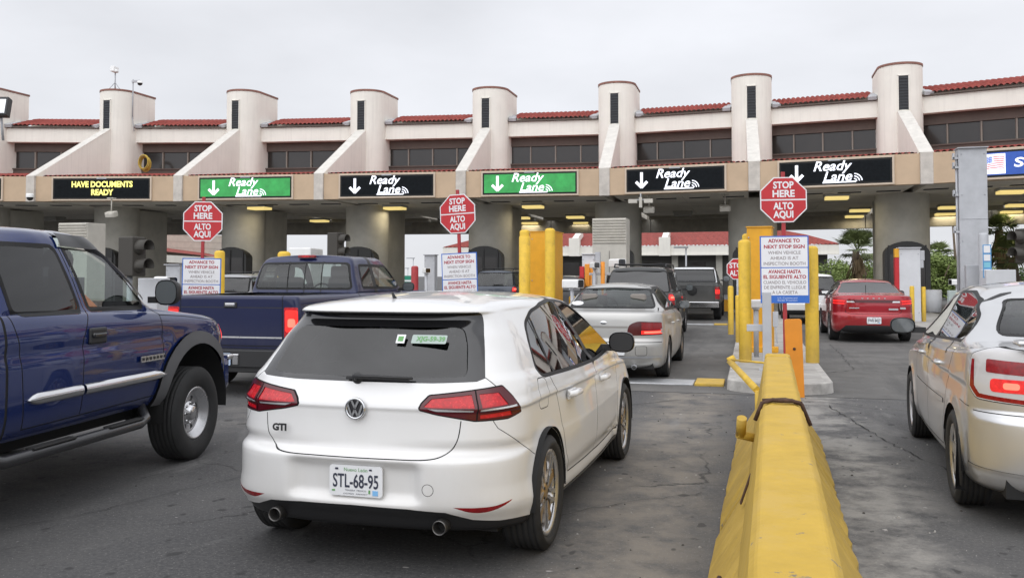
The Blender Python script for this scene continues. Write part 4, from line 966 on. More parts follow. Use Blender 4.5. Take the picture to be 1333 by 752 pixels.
    c.strip([(2.36, .98), (2.28, .8), (2.26, .32)], 'side', .006); c.strip([(1.26, .965), (1.30, .7), (1.28, .33)], 'side', .006); c.strip([(.14, 1.0), (.28, .82), (.37, .62), (.44, .45), (.52, .33)], 'side', .006)
    c.strip([(.52, .33), (2.26, .32)], 'side', .008)
    c.strip(rnd([(-.10, .795), (.1, .79), (.085, .96), (-.085, .965)], .05), 'side', .005, sides=(1,), closed=True)
    dr = clip_x([(.52, .335), (2.255, .325), (2.28, .8), (2.35, .97), (.15, .99), (.28, .82), (.37, .62), (.44, .45)], 1.29, 9)
    c.cut('door', dr, 'side', WHITE); dr = clip_x([(.52, .335), (2.255, .325), (2.28, .8), (2.35, .97), (.15, .99), (.28, .82), (.37, .62), (.44, .45)], -9, 1.27); c.cut('door', dr, 'side', WHITE)
    c.finish()
    doors = [o for o in c.root.children if o.name.startswith('door') and 'pillar' not in o.name]
    for sg in (1, -1):
        for y, dz in ((.55, .815), (1.55, .805)):
            h = MB(); h.tube([(sg*.885, y-.1, dz), (sg*.92, y-.07, dz+.004), (sg*.922, y+.07, dz+.002), (sg*.885, y+.1, dz)], .02, 10); h.box((sg*.88, y, dz-.005), (.02, .17, .06))
            d = [o for o in doors if any(True for v in o.data.vertices if v.co.x*sg > 0)]
            d = [o for o in d if min(v.co.y for v in o.data.vertices) < y < max(v.co.y for v in o.data.vertices)]
            h.build('handle', WHITE, d[0] if d else c.root, .006)
    mirror(c, 2.02, 1.03, .80, M['gloss_black'], 1, (.2, .12, .16), M['black']); mirror(c, 2.02, 1.03, .80, WHITE, -1, (.2, .12, .16))
    c.wheels((0, 2.631), .318, .885, .225, rim_star, .235)
    floor(c, -.45, 3.3, .70, .2, .5); seats(c, [(.45, .42), (1.35, .40)]); dash(c, 2.2, .85)
    s = MB(); s.box((0, -.32, .78), (1.2, .5, .25)); s.build('parcel_shelf', M['matt'], c.root, .02)
    plate(c, -.735, .485, .30, .158, 'STL-68-95', top='Nuevo León', small='TRASERA  MEXICO', x=.02)
    # badge
    rt_ = c.root; b = MB(); b.M = Matrix.Translation((0, -.703, .853)) @ Matrix.Rotation(pi/2, 4, 'X'); b.lathe([(0, .004), (.05, .004)], 32); bo = b.build('badge', BADGEK, rt_)
    b = MB(); b.M = Matrix.Translation((0, -.703, .853)) @ Matrix.Rotation(pi/2, 4, 'X'); b.lathe([(.046, .0), (.047, .012), (.056, .012), (.058, 0)], 36)
    def bar(x0, z0, x1, z1, w=.011):
        dx, dz = x1-x0, z1-z0; l = sqrt(dx*dx+dz*dz); nx, nz = -dz/l*w/2, dx/l*w/2
        b.add([(x0+nx, z0+nz, .0105), (x0-nx, z0-nz, .0105), (x1-nx, z1-nz, .0105), (x1+nx, z1+nz, .0105)], [(0, 1, 2, 3)])
    for sg in (-1, 1): bar(sg*.019, .042, 0, .003); bar(sg*.042, .022, sg*.019, -.042); bar(sg*.019, -.042, 0, -.006)
    b.build('emblem', LOG, bo)
    t = MB(); t.nomerge = True; put_text(t, 'GTI', .05, (-.445, -.708, .735), bold=.0028, fit=.085); t.M = None; o = t.build('lettering', BADGEK, rt_)
    # wiper, exhausts, antenna, rear stickers
    w = MB(); w.tube([(-.02, -.655, 1.0), (-.02, -.672, 1.015), (.10, -.668, 1.018), (.30, -.655, 1.012)], .013, 8, r2=.007); w.box((.1, -.652, 1.004), (.36, .01, .012)); w.lathe([(0, .014), (.022, .012), (.032, 0)], 16, Matrix.Translation((-.02, -.645, 1.005)) @ Matrix.Rotation(pi/2, 4, 'X')); w.build('wiper', M['black'], rt_)
    for sg in (-1, 1):
        e = MB(); Mx = Matrix.Translation((sg*.47, -.685, .27)) @ Matrix.Rotation(pi/2, 4, 'X'); e.lathe([(.03, -.1), (.036, -.1), (.038, .02), (.035, .03), (.031, .02), (.031, -.1)], 24, Mx); e.build('exhaust', mat('sooty_steel', (.14, .135, .13), .4, .8), rt_)
        e = MB(); e.lathe([(0, -.04), (.031, -.04)], 20, Mx); e.build('exhaust_bore', M['matt'], rt_)
    k = MB(); k.M = Matrix.Translation((.33, -.495, 1.205)) @ Matrix.Rotation(-.62, 4, 'X'); k.prism(rnd([(-.10, -.027), (.10, -.027), (.10, .027), (-.10, .027)], .008), -.002, .0); so = k.build('window_sticker', mat('sticker_mint', (.36, .43, .40), .6), rt_)
    k2 = MB(); k2.nomerge = True; k2.M = k.M; put_text(k2, 'XJG-59-39', .04, (.01, -.004, 0), bold=.001, fit=.165); k2.build('lettering', M['green_ink'], so)
    k = MB(); k.M = Matrix.Translation((.17, -.505, 1.205)) @ Matrix.Rotation(-.62, 4, 'X'); k.prism([(-.025, -.027), (.025, -.027), (.025, .027), (-.025, .027)], -.002, .0); k.box((0, -.003, 0), (.03, .002, .03), 1); k.build('window_sticker', [M['plate'], M['green_ink']], rt_)
    k = MB(); k.tube([(0, -.2, 1.415), (0, -.24, 1.45)], .012, 8, r2=.006); k.build('roof_aerial', M['black'], rt_)
    return c
def clip_x(poly, a, b):
    def half(P, x, keep):
        out = []
        for i, p in enumerate(P):
            q = P[(i+1) % len(P)]; d, e = keep*(p[0]-x), keep*(q[0]-x)
            if d >= 0: out.append(p)
            if d*e < 0: t = d/(d-e); out.append((x, p[1]+(q[1]-p[1])*t))
        return out
    P_ = half(list(poly), a, 1); return half(P_, b, -1)
M['g_win'] = glass('dark_side_glass', (.16, .165, .165), 2.6); M['g_rear'] = glass('dark_rear_glass', (.13, .135, .14), 1.4)
M['gloss_black'] = mat('gloss_black', (.012, .012, .013), .12, coat=.6); M['steel_dark'] = mat('dark_grey_plastic', (.10, .10, .10), .5)
hatch = white_hatch()
def handle(c, sg, y, z, x, m=None, parent=None, l=.19):
    h = MB(); h.tube([(sg*(x-.02), y-l/2, z), (sg*(x+.018), y-l/2+.03, z), (sg*(x+.018), y+l/2-.03, z), (sg*(x-.02), y+l/2, z)], .016, 8)
    h.build('handle', m or c.paint, parent or c.root)
def paint(name, colr, metal=0, rough=.3, dirt=None, coat=.8):
    return mat(name, colr, rough, metal, coat, spec=.25, noise=.04, nscale=2, back=BACK, dirt=dirt or ((.2, .17, .13), .3, .15, .9))
def dlo(c, win, pillars, g, sides=(1, -1), trim=.02, pw=.07, tm=None):
    c.strip(win, 'side', trim*2, tm or M['trim'], 'window_trim', sides, .001, True)
    ys = [min(p[0] for p in win)-1]
    for (y0, z0, y1, z1, w) in pillars: c.strip([(y0, z0), (y1, z1)], 'side', w, M['black'], 'door_pillar', sides, .001)
    cuts = [-9]+[(p[0]+p[2])/2 for p in pillars]+[9]
    for a, b in zip(cuts[:-1], cuts[1:]): c.cut('window', clip_x(win, a, b), 'side', g, sides, -.001)
def sedan_levels(ro, wb, fo, hw, H, belt, deck, yb, yt, base=.20, ar=.38, nr=3.2, cowl=None, ws=None, roofw=.60, bz=.62):
    e, f = -ro, wb+fo; cowl = cowl or wb-.05; ws = ws or wb-.85; rz = H-.05
    return [dict(zm=base, yr=e+.18, yf=f-.1, w=hw-.07, ar=ar, nr=nr, af=.7, nf=2.5), dict(zm=base+.05, yr=e+.06, w=hw-.03), dict(zm=base+.16, yr=e+.01, w=hw-.005, yf=f), dict(zm=base+.32, yr=e, w=hw),
            dict(zm=bz-.03, yr=e+.005, w=hw), dict(zm=bz, yr=e+.03, w=hw), dict(zm=bz+.03, yr=e+.055, w=hw, zf=bz), dict(zm=bz+.15, yr=e+.055, w=hw, zf=bz+.06, yf=f-.06), dict(zm=belt-.10, zr=deck-.10, zf=.72, yr=e+.06, w=hw-.008, yf=f-.15),
            dict(zm=belt-.035, zr=deck-.03, zf=.78, yr=e+.075, w=hw-.016, yf=f-.3), dict(zm=belt-.01, zr=deck-.008, zf=.84, yr=e+.11, w=hw-.03, yf=f-.5), dict(zm=belt, zr=deck, zf=.90, yr=e+.2, w=hw-.042, yf=f-.75),
            dict(zm=belt+.006, zr=deck+.012, zf=belt-.02, yr=yb-.06, w=hw-.05, yf=cowl+.06, ar=.36, af=.55), dict(zm=belt+.02, zr=deck+.03, zf=belt+.0, yr=yb+.02, w=hw-.06, yf=cowl, ar=.34, af=.42, nf=2.8),
            dict(zm=lerp(belt, rz, .35), zr=lerp(deck, rz-.04, .35), yr=lerp(yb, yt, .36), w=lerp(hw-.065, roofw+.02, .36), yf=lerp(cowl, ws, .36)), dict(zm=lerp(belt, rz, .7), zr=lerp(deck, rz-.04, .72), yr=lerp(yb, yt, .72), w=lerp(hw-.065, roofw+.02, .68), yf=lerp(cowl, ws, .70)),
            dict(zm=rz-.06, zr=rz-.10, yr=yt-.04, w=roofw+.045, yf=ws+.08, af=.34), dict(zm=rz-.02, zr=rz-.05, yr=yt+.03, w=roofw, yf=ws-.02), dict(zm=rz, zr=rz-.025, yr=yt+.10, w=roofw-.05, yf=ws-.1)]
def suv_levels(ro, wb, fo, hw, H, belt, base=.3, rake=.28, cowl=None, ws=None, roofw=.66, bz=.66, hood=1.0, ar=.30, nr=4.0):
    e, f = -ro, wb+fo; cowl = cowl or wb+.0; ws = ws or wb-.75; rz = H-.05
    return [dict(zm=base, yr=e+.12, yf=f-.1, w=hw-.06, ar=ar, nr=nr, af=.55, nf=3), dict(zm=base+.07, yr=e+.03, w=hw-.02), dict(zm=base+.18, yr=e, w=hw, yf=f), dict(zm=bz-.02, yr=e, w=hw), dict(zm=bz, yr=e+.04, w=hw), dict(zm=bz+.03, yr=e+.09, w=hw), dict(zm=belt-.2, zf=hood-.16, yr=e+.10, w=hw),
            dict(zm=belt-.06, zf=hood-.06, yr=e+.11, w=hw-.02, yf=f-.08), dict(zm=belt-.01, zf=hood-.02, yr=e+.12, w=hw-.045, yf=f-.2), dict(zm=belt+.01, zf=hood, zr=belt+.02, yr=e+.13, w=hw-.06, yf=f-.5), dict(zm=belt+.03, zf=belt+.0, zr=belt+.04, yr=e+.145, w=hw-.075, yf=cowl, af=.36),
            dict(zm=lerp(belt, rz, .5), yr=e+.13+rake*.45, w=lerp(hw-.08, roofw+.04, .5), yf=lerp(cowl, ws, .5)), dict(zm=rz-.10, zr=rz-.10, yr=e+.13+rake*.85, w=roofw+.05, yf=ws+.1), dict(zm=rz-.03, zr=rz-.035, yr=e+.12+rake, w=roofw, yf=ws), dict(zm=rz, zr=rz-.01, yr=e+.15+rake, w=roofw-.06, yf=ws-.08)]
# ---- near blue pickup at the left edge
NAVY = paint('deep_blue_paint', (.004, .017, .10), .2, .2, ((.12, .11, .10), .22, .3, .9), 1.0)
FLARE = mat('grey_flare_plastic', (.085, .085, .088), .6, noise=.12)
def near_pickup():
    yaw = R(5.7)
    LV = [dict(zm=.54, yr=-1.2, yf=4.40, w=.94, ar=.25, nr=5, af=.62, nf=3.0), dict(zm=.60, yr=-1.24, w=.975), dict(zm=.70, yr=-1.25, w=.995, wr=.99, yf=4.50), dict(zm=.86, w=1.0, wr=.99, yf=4.52), dict(zm=1.02, w=1.0, wr=.99, zf=.98), dict(zm=1.14, w=.992, wr=.985, zf=1.06, yf=4.49), dict(zm=1.22, w=.978, wr=.975, zf=1.12, yf=4.43),
          dict(zm=1.275, w=.96, wr=.965, zf=1.16, yr=-1.24, yf=4.3), dict(zm=1.30, w=.94, zf=1.19, yr=-1.2, yf=4.1), dict(zm=1.31, w=.915, zf=1.28, yr=1.30, yf=3.36, ar=.16, af=.42), dict(zm=1.33, w=.905, wr=.89, zf=1.31, yr=1.345, yf=3.28, af=.36, nf=3),
          dict(zm=1.55, w=.845, wr=.83, yr=1.38, yf=3.02), dict(zm=1.72, w=.785, wr=.77, yr=1.42, yf=2.80), dict(zm=1.785, w=.76, yr=1.43, yf=2.72), dict(zm=1.835, w=.72, yr=1.46, yf=2.64), dict(zm=1.862, w=.65, yr=1.52, yf=2.54)]
    def warp(x, y, z):
        a = np.clip(np.abs(x)/.9, 0, 1)**8
        x = x-np.sign(x)*a*.014*np.exp(-((z-1.06)/.05)**2)*(y > 1.3)*(y < 3.2)
        return bump_flare(x, y, z, (0, 3.645), .5, .03, .10, .44), y, z
    c = Car('pickup_truck', 'large deep blue extended cab pickup cut off by the left picture edge', 'pickup', place(260, 597, 1.02, 3.645, yaw), yaw, LV, NAVY, crown=.035, res=1.4, warp=warp)
    for y in (0, 3.645):
        c.arch(y, .44, .53, 1.0)
    fl = [(3.645+.53*cos(a), .44+.53*sin(a)) for a in np.linspace(-.25, pi+.12, 26)]; fo = [(3.645+.645*cos(a), .44+.635*sin(a)) for a in np.linspace(pi+.12, -.15, 26)]
    conv = [[fl[i], fl[i+1], fo[24-i], fo[25-i]] for i in range(25)]
    c.cut('wheel_flare', None, 'side', FLARE, convs=conv, off=.022)
    # windows
    fw = rnd([(2.25, 1.31), (2.94, 1.30), (2.98, 1.33), (2.86, 1.50), (2.66, 1.69), (2.54, 1.735), (2.14, 1.745)], .03)
    rw = rnd([(1.50, 1.305), (2.155, 1.30), (2.04, 1.745), (1.44, 1.75)], .06)
    c.strip([(3.0, 1.39), (2.88, 1.54), (2.69, 1.72), (2.56, 1.77), (2.12, 1.782)], 'side', 0.085, mat('smoked_visor', (.02, .02, .021), .35), 'rain_visor', off=.022)
    c.strip(fw, 'side', .034, M['trim'], 'window_trim', off=.002, closed=True); c.cut('window', fw, 'side', M['g_clear'], off=-.002)
    c.strip(rw, 'side', .03, M['trim'], 'window_trim', off=.002, closed=True); c.cut('rear_side_window', rw, 'side', M['g_black'], off=.0)
    c.cut('windscreen', mirror2([(0, 1.34), (.78, 1.34), (.68, 1.82), (0, 1.84)]), 'front', M['g_clear']); c.cut('rear_window', mirror2([(0, 1.40), (.68, 1.40), (.62, 1.78), (0, 1.78)]), 'rear', M['g_mid'])
    # shut lines
    c.strip([(2.07, .60), (2.09, 1.12), (2.20, 1.30), (2.09, 1.765), (2.10, 1.84)], 'side', .009); c.strip([(2.10, 1.84), (2.85, 1.55), (3.02, 1.32), (3.13, 1.24), (3.13, .62)], 'side', .009)
    c.strip([(1.50, .60), (1.46, 1.10), (1.40, 1.33), (1.37, 1.84)], 'side', .009); c.strip([(1.34, .5), (1.34, 1.34)], 'side', .022); c.strip([(1.50, .60), (3.13, .615)], 'side', .008)
    c.strip([(3.13, 1.235), (3.5, 1.21), (4.3, 1.12)], 'side', .006)
    c.cut('door', [(2.085, .62), (3.12, .63), (3.12, 1.22), (2.98, 1.30), (2.215, 1.30), (2.10, 1.11)], 'side', NAVY); c.cut('rear_door', [(1.51, .62), (2.06, .615), (2.075, 1.11), (2.185, 1.31), (1.41, 1.31), (1.47, 1.1)], 'side', NAVY)
    c.cut('headlight', [(4.22, .92), (4.6, .92), (4.6, 1.10), (4.30, 1.12)], 'side', M['clear']); c.cut('marker_lamp', [(4.17, .98), (4.22, .98), (4.24, 1.10), (4.18, 1.11)], 'side', M['lit'])
    body = c.finish()
    for sg in (1, -1):
        for y0, y1 in ((1.52, 2.06), (2.09, 3.11)):
            b = MB(); n = 12; V = []
            for i in range(n+1):
                t = i/n; h = .034*min(1, (t/.12 if y0 < 1.8 else 1) if t < .5 else 1, ((1-t)/.06) if y0 > 2 else 1)+.002
                for a in (-pi/2, -pi/4, 0, pi/4, pi/2): V.append((sg*(1.0+.022*cos(a)), lerp(y0, y1, t), .775+h*sin(a)))
            b.add(V, [(i*5+k, i*5+k+1, i*5+k+6, i*5+k+5) for i in range(n) for k in range(4)], 0, True); b.build('side_moulding', M['chrome'], c.root)
    for sg in (1, -1):
        s_ = MB(); s_.tube([(sg*.88, 2.95, .56), (sg*.99, 2.86, .46), (sg*1.01, 2.75, .44), (sg*1.01, 1.3, .44), (sg*.88, 1.1, .5)], .038, 14)
        so = s_.build('step_bar', mat('step_bar_black', (.03, .03, .032), .28, coat=.4), c.root)
        for y0 in (1.55, 2.35): p_ = MB(); p_.box((sg*1.01, y0+.2, .478), (.07, .42, .014)); p_.build('step_pad', M['rubber'], so, .006)
        h = MB(); h.box((sg*.992, 2.24, 1.13), (.03, .19, .115)); ho = h.build('handle', M['black'], c.root, .02); h = MB(); h.box((sg*1.012, 2.23, 1.135), (.03, .15, .035)); h.build('handle_lever', M['gloss_black'], ho, .012)
        mirror(c, 3.08, 1.415, .90, M['black'], sg, (.19, .14, .20))
    t = MB(); t.nomerge = True
    t.M = Matrix.Translation((1.0, 2.96, .915)) @ Matrix.Rotation(pi/2, 4, 'Z'); t.box((0, -.004, 0), (.26, .008, .045), 0); t.box((-.165, -.004, 0), (.06, .008, .045), 0)
    for k in range(7): t.box((-.17+.05*k, -.009, 0), (.03, .003, .022), 1)
    t.build('badge', [LOG, BADGEK], c.root)
    fb = MB(); fb.prism([(-.93, .50), (.93, .50), (.93, .80), (-.93, .80)], 4.20, 4.40); fb.build('bumper', NAVY, c.root, .07); fb = MB(); fb.box((0, 4.41, .79), (1.84, .1, .05)); fb.build('bumper_trim', M['chrome'], c.root, .015)
    c.wheels((0, 3.645), .388, 1.0, .255, rim_truck, .215)
    floor(c, -1.1, 4.2, .72, .42, .72); seats(c, [(2.48, .80)], M['tanseat'], .58, (-.42, .42)); seats(c, [(1.75, .9)], M['tanseat'], .9, (0,)); dash(c, 2.95, 1.2, .8)
    return c
# ---- seated driver of the near pickup
def driver(c, loc):
    b = empty('person', (0, 0, 0), 0, 'passenger in an orange shirt sitting in the near blue pickup behind its side window', 'person')
    b.parent = None; b.matrix_world = Matrix.Translation(c.root.location) @ Matrix.Rotation(c.root.rotation_euler.z, 4, 'Z') @ Matrix.Translation(loc)
    me = bpy.data.meshes.new('body'); J = {}
    pts = [('pelvis', (0, 0, .1), .15), ('waist', (0, -.03, .28), .15), ('chest', (0, -.06, .48), .17), ('neck', (0, -.06, .66), .06), ('chin', (0, -.03, .75), .075), ('crown', (0, -.04, .89), .085),
           ('shR', (.2, -.06, .57), .075), ('elR', (.29, .14, .36), .055), ('wrR', (.17, .36, .40), .035), ('haR', (.15, .43, .42), .04), ('shL', (-.2, -.06, .57), .075), ('elL', (-.29, .14, .36), .055), ('wrL', (-.17, .36, .42), .035), ('haL', (-.15, .43, .45), .04),
           ('hipR', (.1, .05, .08), .11), ('knR', (.14, .48, .12), .075), ('ftR', (.14, .62, -.28), .05), ('toR', (.14, .75, -.33), .045), ('hipL', (-.1, .05, .08), .11), ('knL', (-.14, .48, .12), .075), ('ftL', (-.14, .62, -.28), .05), ('toL', (-.14, .75, -.33), .045)]
    ix = {p[0]: i for i, p in enumerate(pts)}
    ed = [('pelvis', 'waist'), ('waist', 'chest'), ('chest', 'neck'), ('neck', 'chin'), ('chin', 'crown'), ('chest', 'shR'), ('shR', 'elR'), ('elR', 'wrR'), ('wrR', 'haR'), ('chest', 'shL'), ('shL', 'elL'), ('elL', 'wrL'), ('wrL', 'haL'), ('pelvis', 'hipR'), ('hipR', 'knR'), ('knR', 'ftR'), ('ftR', 'toR'), ('pelvis', 'hipL'), ('hipL', 'knL'), ('knL', 'ftL'), ('ftL', 'toL')]
    me.from_pydata([p[1] for p in pts], [(ix[a], ix[b_]) for a, b_ in ed], [])
    o = link('body', me, mat('skin', (.36, .2, .13), .6), b); o.modifiers.new('skin', 'SKIN'); o.modifiers.new('sub', 'SUBSURF').levels = 2; o.modifiers['sub'].render_levels = 2
    for i, p in enumerate(pts): me.skin_vertices[0].data[i].radius = (p[2], p[2])
    me.skin_vertices[0].data[0].use_root = True
    # shirt, trousers, hair as shells
    def shell(nm, names, edges, k, m):
        m2 = bpy.data.meshes.new(nm); q = [p for p in pts if p[0] in names]; jx = {p[0]: i for i, p in enumerate(q)}
        m2.from_pydata([p[1] for p in q], [(jx[a], jx[b_]) for a, b_ in edges], [])
        so = link(nm, m2, m, b); so.modifiers.new('skin', 'SKIN'); s2 = so.modifiers.new('sub', 'SUBSURF'); s2.levels = s2.render_levels = 2
        for i, p in enumerate(q): m2.skin_vertices[0].data[i].radius = (p[2]*k+.008, p[2]*k+.008)
        m2.skin_vertices[0].data[0].use_root = True
    shell('shirt', ('waist', 'chest', 'shR', 'elR', 'shL', 'elL'), [('waist', 'chest'), ('chest', 'shR'), ('shR', 'elR'), ('chest', 'shL'), ('shL', 'elL')], 1.06, mat('orange_cloth', (.75, .2, .06), .85))
    shell('trousers', ('pelvis', 'hipR', 'knR', 'ftR', 'hipL', 'knL', 'ftL'), [('pelvis', 'hipR'), ('hipR', 'knR'), ('knR', 'ftR'), ('pelvis', 'hipL'), ('hipL', 'knL'), ('knL', 'ftL')], 1.06, mat('dark_cloth', (.03, .035, .05), .9))
    h = MB(); h.lathe([(.098, -.03), (.105, .03), (.085, .085), (.04, .115), (0, .122)], 18, Matrix.Translation((0, -.05, .87)) @ Matrix.Diagonal((.95, 1.12, 1, 1))); h.build('hair', mat('dark_hair', (.02, .015, .012), .8), b)
    f = MB(); f.box((0, .055, .80), (.03, .04, .045), taper=.5); f.build('nose', MATS['skin'], b, .008)
near = near_pickup(); driver(near, (.44, 2.62, .77))
# ---- far navy pickup
NAVY2 = paint('faded_navy_paint', (.007, .012, .055), .1, .3, ((.14, .13, .12), .3, .3, 1.0), .6)
def navy_pickup():
    LV = [dict(zm=.50, yr=.06, yf=5.1, w=.90, ar=.10, nr=7, af=.3, nf=4), dict(zm=.55, yr=.02, w=.95, wr=.94), dict(zm=.66, yr=0, w=.98, wr=.97), dict(zm=.86, w=.99, wr=.98), dict(zm=1.0, w=.99, wr=.98), dict(zm=1.17, w=.975, wr=.968, zf=1.05), dict(zm=1.245, w=.955, wr=.95, zf=1.08), dict(zm=1.275, w=.93, wr=.925, yr=.015), dict(zm=1.285, w=.90, wr=.895, yr=.05, yf=4.9, zf=1.1),
          dict(zm=1.287, w=.90, yr=1.92, yf=4.1, zf=1.2, ar=.12), dict(zm=1.30, w=.905, wr=.885, yr=1.96, yf=4.0, zf=1.28), dict(zm=1.52, w=.845, wr=.82, yr=1.99, yf=3.75), dict(zm=1.72, w=.785, wr=.76, yr=2.05, yf=3.5, ar=.16), dict(zm=1.79, w=.75, wr=.72, yr=2.10, yf=3.4), dict(zm=1.825, w=.70, wr=.67, yr=2.16, yf=3.33)]
    o = at(300, 420, 11.85); c = Car('pickup_truck', 'navy pickup with chrome tailgate handle seen from behind, left of the white hatchback', 'pickup', (o.x, o.y, 0), 0, LV, NAVY2, crown=.04, res=1.0)
    for y in (1.15, 4.4): c.arch(y, .39, .44, .99)
    c.cut(None, [(-.80, .12), (.80, .12), (.80, 1.86), (-.80, 1.86)], 'top', None)
    rw = rnd(mirror2([(0, 1.345), (.80, 1.345), (.715, 1.725), (0, 1.735)]), .06)
    c.strip(rw, 'rear', .03, M['trim'], 'window_trim', off=.003, closed=True)
    for x in (-.26, .0+.02, .30): c.strip([(x, 1.3), (x, 1.75)], 'rear', .018, M['trim'], 'window_bar', off=.002)
    c.cut('rear_window', rw, 'rear', M['g_mid'])
    dlo(c, rnd([(2.22, 1.36), (3.55, 1.34), (3.75, 1.40), (3.42, 1.66), (3.25, 1.70), (2.28, 1.70)], .05), [(2.66, 1.3, 2.66, 1.8, .10)], M['g_clear'])
    c.cut('windscreen', mirror2([(0, 1.33), (.78, 1.33), (.66, 1.74), (0, 1.75)]), 'front', M['g_clear'])
    c.strip([(1.93, .5), (1.93, 1.3)], 'side', .02); c.strip([(2.63, .6), (2.63, 1.3)], 'side', .008); c.strip([(3.75, .6), (3.75, 1.3)], 'side', .008)
    for sg in (1, -1): c.cut('lamp_core', rnd([(sg*.82, .88), (sg*.93, .88), (sg*.92, .99), (sg*.82, .99)], .03), 'rear', M['core'])
    for sg in (1, -1): c.cut('brake_lamp', rnd([(sg*.79, .82), (sg*.955, .82), (sg*.95, 1.10), (sg*.785, 1.10)], .03), 'rear', M['hot'])
    c.cut('tail_light', rnd([(.775, .745), (.972, .745), (.955, 1.135), (.77, 1.135)], .02), 'rear', M['lit2']); c.cut('tail_light', rnd([(-.775, .745), (-.972, .745), (-.955, 1.135), (-.77, 1.135)], .02), 'rear', M['lit2'])
    for sg in (1, -1): c.strip([(sg*.755, .60), (sg*.745, 1.3)], 'rear', .012)
    c.strip([(-.75, .635), (.75, .635)], 'rear', .012); c.strip([(-.74, 1.13), (.74, 1.13)], 'rear', .012, M['black'], 'tailgate_crease')
    c.strip([(-.75, .745), (.75, .745)], 'rear', .02, M['alloy'], 'tailgate_trim', off=.004)
    c.cut('tailgate', [(-.748, .64), (.748, .64), (.738, 1.3), (-.738, 1.3)], 'rear', NAVY2)
    c.finish()
    b = MB(); b.box((-.895, 1.0, 1.0), (.05, 1.84, .56)); b.box((.895, 1.0, 1.0), (.05, 1.84, .56)); b.box((0, .06, 1.0), (1.75, .06, .54)); b.box((0, 1.95, 1.0), (1.75, .04, .54)); b.box((0, 1.0, .74), (1.75, 1.9, .05)); b.build('bed_liner', M['black'], c.root)
    h = MB(); h.box((0, -.012, 1.165), (.145, .03, .045)); h.build('handle', M['chrome'], c.root, .01); h = MB(); h.box((0, -.004, 1.16), (.19, .02, .075)); h.build('handle_recess', M['black'], c.root, .01)
    b = MB(); b.box((0, -.11, .49), (1.9, .22, .22)); b.box((0, -.1, .36), (1.2, .16, .1)); b.tube([(0, -.05, .33), (0, -.28, .33)], .03, 8); b.build('bumper', M['black'], c.root, .02)
    for x in (.22, -.22): b = MB(); b.box((x, -.222, .48), (.09, .03, .14)); b.build('bumper_light', M['chrome'], c.root, .01)
    plate(c, -.235, .48, .305, .155, '85 7829', base=mat('pale_blue_plate', (.42, .52, .68), .5), top='TEXAS', topm=mat('plate_red', (.5, .05, .06), .5))
    t = MB(); t.box((0, 2.10, 1.835), (.28, .07, .045)); to = t.build('third_brake_light', M['lens'], c.root, .012); t = MB(); t.box((.0, 2.06, 1.835), (.13, .012, .03)); t.build('lamp', M['lit2'], to)
    mirror(c, 3.62, 1.36, .92, M['black'], 1, (.2, .1, .15)); mirror(c, 3.62, 1.36, .92, M['black'], -1, (.2, .1, .15))
    c.wheels((1.15, 4.4), .37, .97, .24, rim_multi(8), .2); floor(c, .1, 4.9, .75, .42, .7); seats(c, [(2.6, .85)], M['seat'], .55, (-.45, .45)); dash(c, 3.6, 1.18, .8)
    m_ = MB(); m_.box((0, 3.42, 1.66), (.22, .02, .06)); m_.build('mirror_inside', M['black'], c.root, .01)
    return c
navy_pickup()
